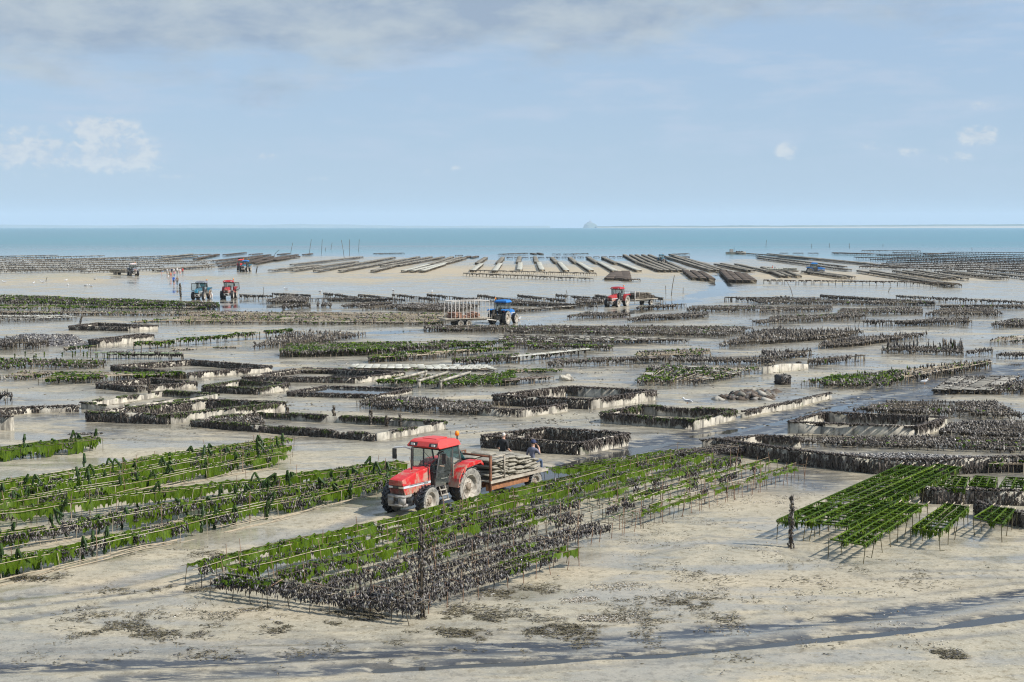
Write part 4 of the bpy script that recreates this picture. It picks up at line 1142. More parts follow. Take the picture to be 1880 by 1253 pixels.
U1 = (0, 440)
RB('long green topped rack on dark legs at the left, nearest the sands', Z(*U1, (-60, 470), (1580, 508), (1560, 455), (-60, 395)), 'mixg', .65, rows=5, stake=.1)
RB('green rack row below the long dark legged one at the left', Z(*U1, (-60, 520), (1480, 512), (1480, 490), (-60, 470)), 'green', .4, rows=2, stake=.1)
RB('grey stake bed below the green row at the left', Z(*U1, (-60, 545), (1560, 560), (1560, 520), (-60, 520)), 'sparse', .4, rows=4, stake=.2)
RB('pale flat bags in rows on low dark rods at the far left', Z(*U1, (-60, 608), (560, 582), (480, 548), (-60, 545)), 'dark', .35, rows=3, stake=.0, dens=.7, bags=1.0, bagmat='bagpale')
RB('yellow green stake bed behind the field of grey green stakes', Z(*U1, (900, 615), (1950, 560), (1950, 535), (1100, 580)), 'green', .3, rows=3, stake=.2, dens=.6)

U2 = (460, 440)
for i, (q, txt) in enumerate([
    ([(105, 465), (400, 470), (420, 420), (280, 400)], 'dark weedy rack left end of the dark beds in the middle'),
    ([(225, 505), (430, 500), (430, 465), (240, 465)], 'short dark rack in front of the dark beds, left of two'),
    ([(465, 500), (580, 498), (580, 462), (480, 462)], 'short dark block rack between two wet gaps'),
    ([(360, 450), (900, 452), (1120, 435), (640, 425)], 'low dark racks behind the short dark block'),
    ([(635, 502), (760, 495), (1070, 455), (880, 450)], 'dark rack slanting right from the wet gap'),
    ([(760, 520), (1000, 508), (1130, 470), (950, 475)], 'dark rack slanting right, nearest the green stakes'),
    ([(1045, 515), (1240, 525), (1640, 470), (1150, 460)], 'broad dark rack left of the blue tractor'),
    ([(1240, 530), (1500, 530), (1660, 470), (1400, 475)], 'dark rack directly behind the caged trailer'),
    ([(1680, 470), (2300, 495), (2500, 480), (1900, 440)], 'dark racks beyond the blue tractor'),
    ([(2330, 480), (2530, 470), (2540, 440), (2350, 430)], 'dark rack between the blue and the farther red tractor'),
]):
    RB(txt, Z(*U2, *q), 'dark', .5, stake=.15, dens=1.1)
RB('pale and brown bag strewn rack in front of the blue tractor bonnet', Z(940, 440, (-60, 540), (450, 500), (450, 478), (-60, 500)), 'brown', .4, rows=3, stake=.1, bags=.3)

# thin single trestles along the edge of the open sand
for i, (x0, y0, x1, y1) in enumerate([(594, 541, 662, 549), (655, 543, 724, 551), (718, 543, 805, 553), (784, 543, 884, 554), (876, 544, 960, 555), (946, 543, 1040, 553), (1020, 543, 1110, 551), (1092, 543, 1125, 549), (1170, 543, 1218, 550), (440, 543, 500, 546), (500, 541, 570, 545)]):
    words = ['first', 'second', 'third', 'fourth', 'fifth', 'sixth', 'seventh', 'eighth', 'ninth', 'tenth', 'eleventh']
    order = [2, 3, 4, 5, 6, 7, 8, 9, 10, 0, 1]
    RB('thin brown trestle on the edge of the open sand, %s from the left' % words[order[i]], [(x0, y0 + 5), (x1, y1 + 5), (x1, y1 - 2), (x0, y0 - 1)], 'brown', .6, rows=1, stake=.05, group='thin trestles along the sand edge', cat='trestle', name='oyster_trestle', dens=1.2)
RB('long thin trestle with a clear row of legs right of the channel', [(1645, 550), (1890, 562), (1890, 557), (1645, 544)], 'dark', .7, rows=1, stake=.05, cat='trestle', name='oyster_trestle')
RB('long dark trestle in front of the clear legged one at the right', [(1506, 549), (1716, 563), (1716, 556), (1506, 543)], 'dark', .6, rows=2, stake=.05, cat='trestle', name='oyster_trestle')
RB('dark trestle beside the turning track at the right', [(1330, 556), (1560, 560), (1480, 547), (1330, 548)], 'dark', .7, rows=2, stake=.05, cat='trestle', name='oyster_trestle')

# ------------------------------------------------------------------ far rows of trestles topped with bags, out to the low water line
def far_row(label, a, b, width=1.0, h=0.65, group=None, top='bagfar', side='dark', legs=1.0, deck=1.0):
    """one long trestle from photo point a to b (feet)"""
    A_, B_ = gxy(*a), gxy(*b)
    mid = (A_ + B_) / 2
    t = thing('oyster_trestle', label, 'trestle', (mid[0], mid[1], 0), group=group)
    A_, B_ = A_ - mid, B_ - mid
    d = B_ - A_; L = np.hypot(*d); d = d / L; n = np.array((-d[1], d[0]))
    zs = terrain(np.array([mid[0]]), np.array([mid[1]]))[0][0]
    z0 = min(0.0, float(zs)) - 0.1
    fr = Geo()
    k = max(2, int(L / 1.2))
    s = np.linspace(0, L, k)
    for e in (-1, 1):
        P = A_[None] + d[None] * s[:, None] + n[None] * e * width * .42
        fr.sticks(np.column_stack([P, np.full(k, z0)]), np.column_stack([P, np.full(k, h)]), 0.045, 0, 3, caps=False)
        a3 = np.array([[*(A_ + n * e * width * .42), h - .03]]); b3 = np.array([[*(B_ + n * e * width * .42), h - .03]])
        fr.sticks(a3, b3, 0.05, 0, 4)
    fr.build('frame', M['leg'], t, kind='stuff')
    g = Geo()
    nb = max(2, int(L / 0.6))
    if nb > 170: nb = 170
    s = (np.arange(nb) + .5) / nb * L
    keep = rng.uniform(0, 1, nb) < deck
    s = s[keep]; m_ = len(s)
    P = A_[None] + d[None] * s[:, None] + rng.normal(0, .03, (m_, 2))
    hw = L / nb * .47
    V = []; 
    for (x, y), zz in zip(P, h + rng.uniform(.0, .05, m_)):
        o = np.array((x, y)); hw2 = hw * rng.uniform(.9, 1.02); w2 = width * .5 * rng.uniform(.92, 1.05)
        for q in (-d * hw2 - n * w2, d * hw2 - n * w2, d * hw2 + n * w2, -d * hw2 + n * w2):
            V.append((*(o + q), zz))
        for q in (-d * hw2 - n * w2, d * hw2 - n * w2, d * hw2 + n * w2, -d * hw2 + n * w2):
            V.append((*(o + q * .8), zz + .12))
    if m_:
        f = np.array([[0, 1, 5, 4], [1, 2, 6, 5], [2, 3, 7, 6], [3, 0, 4, 7], [4, 5, 6, 7], [3, 2, 1, 0]])
        F = (f[None] + (np.arange(m_) * 8)[:, None, None]).reshape(-1, 4)
        g.add(V, F, 0)
        g.build('mesh_bags', M[top], t, kind='stuff')
    # weed and mussels hanging under the bags
    nw = int(L * 3.0 * legs)
    if nw > 1:
        g = Geo()
        s = rng.uniform(0, L, nw)
        P = A_[None] + d[None] * s[:, None] + n[None] * (rng.choice((-1, 1), nw) * width * .48)[:, None]
        hh = rng.uniform(.08, .25, nw)
        g.lumps(np.column_stack([P, h - hh * .8]), np.column_stack([np.full(nw, .12), np.full(nw, .12), hh]), 0)
        g.build('hanging_weed', M[side], t, kind='stuff')
    return t


ORD = ['first', 'second', 'third', 'fourth', 'fifth', 'sixth', 'seventh', 'eighth', 'ninth', 'tenth', 'eleventh', 'twelfth', 'thirteenth', 'fourteenth', 'fifteenth', 'sixteenth', 'seventeenth', 'eighteenth', 'nineteenth', 'twentieth']


def far_set(fmt, rows, group, **kw):
    for i, (a, b) in enumerate(rows):
        far_row(fmt % ORD[i], a, b, group=group, **kw)


far_set('slanting bag trestle on the left of the pale sandbank, %s from the left', [((497, 501), (586, 491)), ((536, 490), (664, 475)), ((537, 501), (655, 484)), ((580, 502), (723, 476)), ((625, 502), (768, 475)), ((685, 502), (730, 490)), ((702, 492), (791, 475)), ((731, 491), (814, 475))], 'slanting trestles on the left of the sandbank', width=1.5)
far_set('pale topped slanting trestle on the sandbank, %s from the left', [((741, 502), (786, 490)), ((757, 502), (817, 487)), ((775, 502), (815, 489))], 'pale topped slanting trestles', width=1.5, top='bagpale')  # sunlit tops put into the colour: paler bags on these rows
far_set('brown slanting trestle behind the pale topped ones, %s from the left', [((786, 490), (830, 475)), ((800, 490), (845, 475)), ((817, 487), (853, 477))], 'brown trestles behind the pale topped ones', width=1.5)
far_set('near half of the %s line of trestles pointing seawards, from the left', [((868, 501), (883, 489)), ((908, 502), (918, 488)), ((954, 500), (955, 487)), ((995, 500), (989, 486)), ((1040, 501), (1027, 486)), ((1085, 501), (1062, 486)), ((1129, 502), (1101, 486)), ((1173, 501), (1138, 487))], 'trestles pointing out to sea, nearer ends', width=1.5, top='bagpale')
far_set('far half of the %s line of trestles pointing seawards, from the left', [((876, 487), (892, 476)), ((914, 487), (923, 476)), ((951, 486), (954, 475)), ((985, 485), (982, 475)), ((1022, 486), (1013, 476)), ((1057, 486), (1046, 476)), ((1096, 486), (1080, 476)), ((1131, 487), (1107, 476))], 'trestles pointing out to sea, farther ends', width=1.5)
far_set('nearer trestle of the bundle left of the channel, %s from the left', [((1213, 501), (1172, 486)), ((1224, 501), (1186, 486)), ((1236, 501), (1200, 486)), ((1248, 501), (1214, 486)), ((1260, 501), (1228, 486))], 'bundle of trestles left of the channel', width=1.35)
far_set('farther trestle of the bundle left of the channel, %s from the left', [((1170, 485), (1146, 471)), ((1184, 485), (1158, 471)), ((1198, 485), (1168, 471)), ((1210, 485), (1180, 471)), ((1222, 484), (1192, 471))], 'outer bundle of trestles left of the channel', width=1.35)
far_set('long dark trestle right of the channel, %s from the left', [((1306, 501), (1222, 474)), ((1318, 501), (1238, 474)), ((1331, 501), (1262, 479)), ((1300, 490), (1230, 470))], 'long trestles right of the channel', width=1.25)
far_set('short dark trestle at the foot of the channel, %s from the left', [((1276, 516), (1258, 502)), ((1291, 517), (1272, 502)), ((1307, 518), (1285, 503))], 'short trestles left of the channel mouth', width=1.5, top='bagbrown')
far_set('short dark trestle right of the wet track, %s from the left', [((1343, 520), (1325, 501)), ((1357, 521), (1338, 503)), ((1371, 521), (1352, 505)), ((1383, 521), (1366, 508))], 'short trestles right of the wet track', width=1.5, top='bagbrown')
far_set('trestle left of the far blue tractor, %s from the left', [((1374, 501), (1314, 489)), ((1382, 501), (1325, 488)), ((1421, 505), (1351, 489)), ((1437, 512), (1400, 495)), ((1450, 512), (1412, 496)), ((1467, 512), (1438, 500))], 'trestles left of the far blue tractor', width=1.25)
far_set('long trestle in front of the far blue tractor, %s from the left', [((1549, 514), (1474, 503)), ((1567, 514), (1490, 503))], 'trestles in front of the far blue tractor', width=1.25)
far_set('long trestle on the right of the sandbank, %s from the left', [((1745, 529), (1576, 502)), ((1760, 529), (1600, 502)), ((1735, 517), (1642, 502)), ((1750, 516), (1660, 502)), ((1774, 517), (1681, 501)), ((1832, 515), (1719, 503)), ((1847, 515), (1735, 502)), ((1900, 516), (1780, 502)), ((1910, 508), (1810, 499))], 'long trestles on the right of the sandbank', width=1.25)
far_set('dark trestle running past the far blue tractor, %s from the front', [((1560, 500), (1392, 477)), ((1552, 494), (1390, 473)), ((1650, 494), (1430, 472)), ((1600, 488), (1410, 469)), ((1485, 477), (1340, 466))], 'trestles running past the far blue tractor', width=1.2, side='dark')
far_set('long brown trestle in the crowded rows at the far right, %s from the front', [((1900, 503), (1580, 494)), ((1900, 499), (1600, 491)), ((1900, 495), (1620, 488.5)), ((1900, 491.5), (1630, 485)), ((1900, 488.5), (1600, 480)), ((1900, 485.5), (1570, 476)), ((1900, 482.5), (1640, 476)), ((1900, 479.5), (1610, 472)), ((1900, 476), (1530, 468)), ((1900, 472), (1640, 467)), ((1900, 467), (1740, 466))], 'crowded trestles at the far right', width=1.5, top='bagbrown', side='weed')
far_set('dark strip of trestles standing in the sea, %s from the left', [((918, 470), (968, 468)), ((1236, 470), (1262, 469)), ((1245, 476), (1262, 475)), ((1432, 468), (1446, 468)), ((1456, 468), (1474, 468)), ((1484, 468), (1502, 468)), ((1582, 463), (1690, 463.5)), ((1530, 467), (1600, 469)), ((1700, 470), (1740, 468))], 'trestles standing in the sea', width=2.0, top='bagbrown', side='weed')
far_set('low dark raft of bags awash off the sandbank, %s from the left', [((688 + i * 0, 467.5), (740, 466.5)) for i in range(1)] + [((930 + i * 14.5, 475 - .12 * i), (941 + i * 14.5, 475 - .12 * i)) for i in range(16)], 'rafts of bags awash off the sandbank', width=2.0, top='bagbrown', side='weed', h=.35)
far_set('short dark row awash beyond the rafts, %s from the left', [((976, 467), (983, 468.5)), ((988, 466.5), (995, 468.5)), ((1014, 468.5), (1030, 468.5)), ((1034, 468.5), (1046, 468.5)), ((1050, 468.5), (1062, 468)), ((1066, 467.5), (1080, 467.5)), ((852, 475.5), (862, 472.5)), ((866, 475), (876, 472.5)), ((836, 471), (850, 471))], 'short rows awash beyond the rafts', width=1.6, top='bagbrown', side='weed', h=.4)
far_set('double trestle with clear legs along the sandbank, %s from the front', [((853, 508), (1086, 518)), ((863, 502), (1093, 508))], 'double trestle along the sandbank', width=1.1, h=.75, deck=.9, legs=.5)
far_set('small dark bag block right of the double trestle, %s from the left', [((1118, 516), (1130, 504)), ((1138, 516), (1134, 503)), ((1150, 517), (1148, 502)), ((1145, 517.5), (1175, 517.5))], 'small blocks of bags on the sandbank', width=2.2, top='bagbrown', h=.5)
far_set('legged trestle section along the channel edge at the right, %s from the left', [((1402, 523), (1412, 523)), ((1415, 523), (1425, 523)), ((1428, 523), (1436, 523)), ((1440, 524), (1461, 524)), ((1466, 524), (1476, 524)), ((1479, 524), (1490, 524)), ((1494, 524), (1506, 524)), ((1509, 524.5), (1647, 526)), ((1650, 526), (1760, 530))], 'legged trestle along the channel edge', width=.9, h=.9, side='dark', top='bagbrown')
# the crowded rows at the far left
far_set('long trestle in the crowded rows at the far left, %s from the front', [((-20, 503), (155, 500)), ((-20, 500), (230, 497)), ((152, 503), (391, 494)), ((-20, 496.5), (300, 493)), ((285, 501), (390, 490)), ((-20, 493), (380, 487)), ((-20, 489.5), (388, 483)), ((-20, 486), (330, 480)), ((60, 482), (300, 477)), ((180, 478), (385, 470)), ((-20, 482), (180, 478)), ((-20, 478), (190, 473)), ((-20, 474.5), (105, 472)), ((285, 481), (360, 474)), ((300, 476), (352, 469.5))], 'crowded trestles at the far left', width=1.6, side='weed')
far_set('dark trestle right of the crowded left rows, %s from the left', [((392, 483), (450, 476)), ((405, 494), (480, 482)), ((400, 489), (480, 475)), ((470, 487), (520, 476)), ((462, 484), (500, 474)), ((488, 480), (545, 471)), ((505, 481), (548, 474)), ((358, 479), (400, 470)), ((412, 471), (450, 467)), ((440, 478), (495, 471)), ((460, 470.5), (480, 469)), ((512, 470.5), (530, 468.5)), ((558, 471), (572, 469))], 'dark trestles right of the crowded left rows', width=1.6, top='bagbrown', side='weed')

# ------------------------------------------------------------------ the racks in front, rod by rod
def stick_mesh(name, pts, r, mat, sides=5):
    g = Geo()
    P = np.array(pts, float)
    g.sticks(P[:-1], P[1:], r, 0, sides, caps=False)
    return g.mesh(name, [mat])


LEG = {}
for key, mat in (('bare', 'leg'), ('straw', 'straw'), ('rust', 'rustrod')):
    LEG[key] = [stick_mesh('leg', [(0, 0, -0.12), (rng.normal(0, .02), rng.normal(0, .02), .4), (0, 0, 0.74)], 0.013, M[mat]) for _ in range(3)]
LEGFOOT = [stick_mesh('leg', [(0.24 * s, -0.03, 0.012), (0.02 * s, 0, 0.03), (0, 0, .4), (0, 0, .76)], 0.016, M['legweed'] if 'legweed' in M else M['leg']) for s in (1, -1)]
CROSS = {k: stick_mesh('cross_bar', [(0, -.36, 0), (0, 0, rng.normal(0, .01)), (0, .36, 0)], 0.012, M[k]) for k in ('leg', 'straw', 'rustrod')}
STAKE = [stick_mesh('stake', [(0, 0, 0), (rng.normal(0, .03), rng.normal(0, .03), .55), (rng.normal(0, .05), rng.normal(0, .05), rng.uniform(1.0, 1.25))], 0.012, M['rustrod']) for _ in range(4)]


def frond_mesh(hgt, droop):
    """a weed covered stake: a strap of wrack that rises and hangs over at its tip"""
    g = Geo()
    n = 9
    t = np.linspace(0, 1, n)
    x = droop * np.clip(t - .55, 0, 1) ** 1.3 * 2.0; z = hgt * np.sin(np.clip(t * 1.9, 0, 2.3)) / 1.0
    z = np.where(t < .75, hgt * t / .75, hgt - (t - .75) * hgt * 1.3)
    P = np.column_stack([x, np.zeros(n), z])
    g.sticks(P[:-1], P[1:], np.linspace(.035, .05, n - 1), 0, 4, caps=False)
    m = 44
    tt = rng.uniform(0.05, 1, m)
    C = np.column_stack([np.interp(tt, t, x), rng.normal(0, .02, m), np.interp(tt, t, z)])
    a = rng.uniform(0, 6.28, m)
    W = np.column_stack([np.cos(a), np.sin(a), np.zeros(m)]) * rng.uniform(.012, .03, m)[:, None]
    g.blades(C, np.column_stack([rng.normal(0, .05, m), rng.normal(0, .05, m), -rng.uniform(.10, .26, m)]), W, 0)
    return g.mesh('weed_frond', [M['frond']])


M['frond'] = island_mat('strap_wrack', [(0.0, (0.012, 0.030, 0.006)), (0.6, (0.028, 0.068, 0.009)), (1.0, (0.06, 0.115, 0.018))], 0.5, 0.4, transl=0.12)
FROND = [frond_mesh(h_, d_) for h_, d_ in ((.95, .35), (1.1, -.3), (.8, .2), (1.2, .45), (.9, -.4), (1.05, .12))]


def prof(s, knots):
    return np.interp(s, [k[0] for k in knots], [k[1] for k in knots])


def front_row(label, p0, u, L, group, width=.72, h=.68, step=.72, green=((0, 1),), dark=((0, 0),), straw=0.3, stakes=0.0, fronds=0.0, skirt=.32, low_rods=0, seed=0, rails=3, legtype='bare', bare=0.0, spikes=.6, legs_every=1, name='oyster_rack', tilt=0.0, drape=1.0, straw_from=None):
    """one rack row from p0 along the unit vector u; local x runs along the row"""
    rs = np.random.default_rng(1000 + seed)
    rz = math.atan2(u[1], u[0])
    t = thing(name, label, 'oyster rack', (p0[0], p0[1], 0), rz, group)
    n = max(2, int(L / step) + 1)
    xs = np.linspace(0, L, n)
    def wz(x): return h + .035 * np.sin(x * .55 + seed) + .02 * np.sin(x * 1.7 + seed * 2)
    def wy(x): return .05 * np.sin(x * .4 + seed * 1.3)
    ry = np.linspace(-width / 2, width / 2, rails)
    for y in ry:
        x = np.linspace(-.25, L + .25, max(4, int(L / 1.6)))
        P = np.column_stack([x, y + wy(x) + rs.normal(0, .015, len(x)), wz(x) + rs.normal(0, .012, len(x))])
        if straw_from:
            kk = int(np.searchsorted(x, straw_from))
            link('rail', stick_mesh('rail', P[:kk + 1], .013, M['leg'], 4), t)
            link('rail', stick_mesh('rail', P[kk:], .013, M['straw' if rs.uniform() < straw else 'legweed'], 4), t)
        else:
            link('rail', stick_mesh('rail', P, .013, M['straw' if rs.uniform() < straw else 'leg'], 4), t)
    for i, x in enumerate(xs):
        mk = 'straw' if rs.uniform() < straw * .8 and (not straw_from or x > straw_from) else ('rustrod' if rs.uniform() < .3 else 'leg')
        link('cross_bar', CROSS[mk], t, (x + rs.normal(0, .04), wy(x), wz(x) - .012), (rs.normal(0, .05), 0, rs.normal(0, .08)), (1, width / .72 * rs.uniform(.95, 1.15), 1))
        if i % legs_every == 0:
            for y in (ry[0], ry[-1]):
                lt = legtype if rs.uniform() < .7 else 'bare'
                link('leg', LEG[lt][rs.integers(3)], t, (x + rs.normal(0, .05), y + wy(x), 0), (rs.normal(tilt, .07), rs.normal(0, .08), rs.uniform(0, 6)), (1, 1, wz(x) / .72))
        if stakes and rs.uniform() < stakes * 1.0:
            y = ry[rs.integers(rails)]
            link('stake', STAKE[rs.integers(4)], t, (x + rs.normal(0, .1), y, -.05), (rs.normal(0, .06), rs.normal(0, .06), rs.uniform(0, 6)), (1, 1, rs.uniform(.85, 1.15)))
        if fronds and rs.uniform() < fronds:
            y = rs.uniform(ry[0], ry[-1])
            link('weed_frond', FROND[rs.integers(6)], t, (x + rs.normal(0, .15), y, .05), (rs.normal(0, .15), rs.normal(0, .22), rz * -1 + rs.normal(0, .9)), (1.15, 1.15, rs.uniform(.8, 1.15)))
    # loose canes on the mud along the row
    for q in range(low_rods):
        m = int(L / 2.6)
        for i in range(m):
            if rs.uniform() < .25: continue
            x0 = i * 2.6 + rs.uniform(-.5, .5); zz = rs.uniform(.03, .26); y0 = -width / 2 - rs.uniform(.05, .55)
            link('cane', stick_mesh('cane', [(x0, y0, zz), (x0 + 1.4, y0 + rs.normal(0, .04), zz + rs.normal(0, .02)), (x0 + rs.uniform(2.4, 3.3), y0 + rs.normal(0, .1), zz + rs.normal(0, .05))], .014, M['straw'], 4), t)
    g = Geo()
    # sheets of sea lettuce hanging from the rails, torn along their lower edge
    gc = Geo()
    for ri, y in enumerate(ry):
        dx = .045
        m = int(L / dx)
        x = np.arange(m) * dx + rs.uniform(0, dx)
        pa = .5 + .5 * vnoise(x + seed * 31.7, np.full(m, y * 2 + seed), 1.7, 3)
        on = (pa < prof(x, green) * 1.25) & (vnoise(x, np.full(m, y * 5 + seed), .33, 14) > -.8)
        saw = np.abs(((x / step) % 1.0) - .5) * 2               # 1 at the cross rods
        top = wz(x) + .02 + spikes * .16 * np.clip((saw - .55) / .45, 0, 1) ** 1.6 * (ri in (0, rails - 1)) * (.5 + .5 * vnoise(x, np.full(m, seed + y), .8, 6))
        ln = skirt * (.62 + .5 * vnoise(x, np.full(m, seed + y), .55, 8) + .28 * rs.uniform(-1, 1, m))
        if straw_from: ln = ln * np.where(x > straw_from, .62, 1.0)
        ln = np.clip(ln, .06, wz(x) - .04)
        fold = y + wy(x) + .045 * vnoise(x, np.full(m, seed * 3 + y), .16, 10)
        fold2 = y + wy(x) + .11 * vnoise(x, np.full(m, seed * 3 + y), .22, 11) + rs.normal(0, .015, m)
        V = np.concatenate([np.column_stack([x, fold, top]), np.column_stack([x, (fold + fold2) / 2, top - .5 * (top - wz(x) + ln)]), np.column_stack([x + rs.normal(0, .02, m), fold2, wz(x) - ln])])
        i = np.nonzero(on[:-1] & on[1:])[0]
        if len(i):
            gc.add(V, np.concatenate([np.stack([i, i + m, i + m + 1, i + 1], 1), np.stack([i + m, i + 2 * m, i + 2 * m + 1, i + m + 1], 1)]), 0)
    gc.build('weed_curtain', M['lettuce'], t, kind='stuff', smooth=True)
    # weed draped over the top from rail to rail
    m = int(L * 15 * drape)
    x = rs.uniform(0, L, m)
    pa = .5 + .5 * vnoise(x + seed * 31.7, np.full(m, seed), 1.5, 3)
    gd = prof(x, green)
    x = x[pa < gd * 1.15]; m = len(x)
    if m:
        y = rs.uniform(-width / 2, width / 2, m)
        sg = rs.choice((-1, 1), m)
        root = np.column_stack([x, y + wy(x), wz(x) + rs.uniform(0, .05, m)])
        a = rs.normal(0, .6, m)
        w = rs.uniform(.022, .05, m)
        ln = rs.uniform(.10, .30, m)
        g.blades(root, np.column_stack([np.sin(a) * ln, np.cos(a) * ln * sg, -ln * rs.uniform(.1, .55, m)]), np.column_stack([np.cos(a) * w, -np.sin(a) * w * sg, np.zeros(m)]), 0, point=.3)
    g.build('green_weed', M['green'], t, kind='stuff')
    # clusters of mussels and dark wrack
    g = Geo()
    for y in ry:
        m = int(L * 75)
        x = rs.uniform(0, L, m)
        pa = .5 + .5 * vnoise(x + seed * 11.3 + 50, np.full(m, y * 3 + seed), .9, 4)
        x = x[pa < prof(x, dark) * 1.2]; m = len(x)
        if m:
            hh = rs.uniform(.03, .12, m)
            z = wz(x) - rs.uniform(0, .28, m) ** 1.0
            g.lumps(np.column_stack([x, y + wy(x) + rs.normal(0, .045, m), z]), np.column_stack([rs.uniform(.016, .042, m), rs.uniform(.016, .042, m), hh]), rs.choice(3, m, p=(.52, .38, .10)), tilt=.35)
    g.build('mussel_clusters', [M['mussel'], M['dark'], M['pebbleshell']], t, kind='stuff')
    return t


u52 = np.array((.616, .788)); v52 = np.array((.788, -.616))
O_ = np.array((-10.6, 46.6)) - u52 * .9 + v52 * .35
GD = 'rows of the wide rack in front of the tractor'
rowsD = [
    (0.45, .2, 31.5, ((0, 1.0), (32, .95)), ((0, .16), (10, .2), (32, .25)), .2, .3, 'lush green rack row nearest the tractor, first row of the wide rack'),
    (1.75, .7, 31.0, ((0, 1.0), (12, .9), (20, .85), (32, .9)), ((0, .15), (9, .4), (14, .25), (32, .35)), .25, .6, 'green rack row with dark clumps, second row of the wide rack from the tractor'),
    (3.35, 1.4, 31.0, ((0, .35), (2, .7), (5, .9), (9, .75), (12, .35), (15, .55), (32, .8)), ((0, .75), (4, .5), (9, .55), (16, .35), (32, .35)), .3, .8, 'third row of the wide rack, dark at its tip, then green, then dusky'),
    (5.05, 1.2, 31.0, ((0, .3), (5, .3), (9, .5), (14, .4), (17, .6), (32, .75)), ((0, .7), (9, .6), (14.5, .3), (32, .25)), .4, .9, 'fourth row of the wide rack, mussel grey near and green far'),
    (6.75, 1.4, 30.4, ((0, .06), (8, .15), (14, .2), (17, .5), (32, .6)), ((0, .9), (11, .85), (14.5, .15), (32, .12)), .75, .95, 'fifth row of the wide rack, mussels near and straw rods with red stakes beyond'),
    (8.25, 1.6, 10.2, ((0, .05), (4.2, .1), (5.5, .8), (8.6, .9), (10, .5)), ((0, .9), (5.5, .7), (10, .35)), .3, .1, 'short dark row ending in a green tuft, outermost of the wide rack'),
]
for i, (v, s0, s1, gr, dk, st, sk, lab) in enumerate(rowsD):
    p0 = O_ + u52 * s0 + v52 * (v * 1.03)
    front_row(lab, p0, u52, s1 - s0, GD, green=gr, dark=dk, straw=st, stakes=sk * .55, seed=i, width=.58, rails=2, skirt=.36 if i < 3 else .28, legtype='rust' if i > 3 else 'bare', straw_from=13.5 if i > 1 else None, drape=.55)
# the dark row that closes the near end
a_, b_ = gxy(400, 1098), gxy(772, 1146)
d_ = (b_ - a_); L_ = float(np.hypot(*d_))
front_row('dark mussel row across the near end of the wide rack', a_, d_ / L_, L_, GD, green=((0, .1), (.9, .75), (2.0, .75), (2.6, .08), (L_, .12)), dark=((0, .85), (L_, .95)), straw=.3, seed=21, width=.7, spikes=.1, drape=.6)
a_, b_ = gxy(1010, 888), gxy(1370, 838)
front_row('dark and green row along the wet track behind the trailer', a_, (b_ - a_) / np.hypot(*(b_ - a_)), float(np.hypot(*(b_ - a_))), GD, green=((0, .9), (5, .8), (9, .25), (30, .4)), dark=((0, .2), (4, .4), (9, .9), (30, .8)), straw=.1, seed=23, width=.8)

# left hand racks
def rows_between(front, back_z, n, L0, labels, group, **kw):
    f0, f1 = gxy(*front[0]), gxy(*front[1])
    b0, b1 = gxy(*back_z[0], .68), gxy(*back_z[1], .68)
    for i in range(n):
        s = (i + .35) / (n - .3)
        a, b = f0 * (1 - s) + b0 * s, f1 * (1 - s) + b1 * s
        d = b - a; L = float(np.hypot(*d))
        k = {q: (w[i] if isinstance(w, list) else w) for q, w in kw.items()}
        front_row(labels[i], a, d / L, L, group, seed=L0 + i, **k)


rows_between(((-45, 1095), (715, 905)), ((-45, 930), (745, 846)), 3, 40,
             ['front row of the rack left of the tractor, with pale canes lying along its foot', 'middle row of the rack left of the tractor, upright weed straps on it', 'back row of the rack left of the tractor, thick green weed on it'],
             'rows of the rack left of the tractor', low_rods=[5, 1, 0], straw=[.95, .9, .6], fronds=[.55, .7, .4], green=[((0, .75), (6, .6), (12, .4), (18, .9), (40, .9)), ((0, .6), (15, .7), (25, 1), (40, 1)), ((0, .75), (12, 1), (40, 1))],
             dark=[((0, .35), (30, .35)), ((0, .6), (14, .65), (24, .3), (40, .3)), ((0, .2), (40, .25))], skirt=[.46, .42, .42], width=.8, rails=3, drape=1.0, legtype='straw', stakes=[.2, .25, .3], h=[.6, .66, .7])
rows_between(((-60, 965), (520, 858)), ((-60, 894), (530, 800)), 3, 50,
             ['front row of the far left rack, bare canes leaning along its foot', 'middle row of the far left rack under thick weed', 'back row of the far left rack with straps at its right end'],
             'rows of the far left rack', low_rods=[6, 1, 0], straw=[.95, .9, .85], fronds=[.5, .65, .5], green=[((0, .8), (8, .75), (13, .55), (20, .35), (30, .35)), ((0, .9), (30, .9)), ((0, .8), (8, .55), (16, .95), (30, 1.0))],
             dark=[((0, .12), (20, .2), (30, .2)), ((0, .3), (30, .3)), ((0, .15), (30, .35))], skirt=[.5, .48, .45], width=.85, rails=3, drape=1.2, legtype='straw', stakes=[.3, .25, .4], h=[.55, .66, .74])
a_, b_ = gxy(-80, 856), gxy(178, 828)
front_row('thick green weed rack with drooping straps at the far left edge', a_, (b_ - a_) / np.hypot(*(b_ - a_)), float(np.hypot(*(b_ - a_))), None, green=((0, 1), (30, 1)), dark=((0, .15), (30, .15)), straw=.2, fronds=1.0, skirt=.62, seed=60, width=1.2, rails=4, spikes=.2)


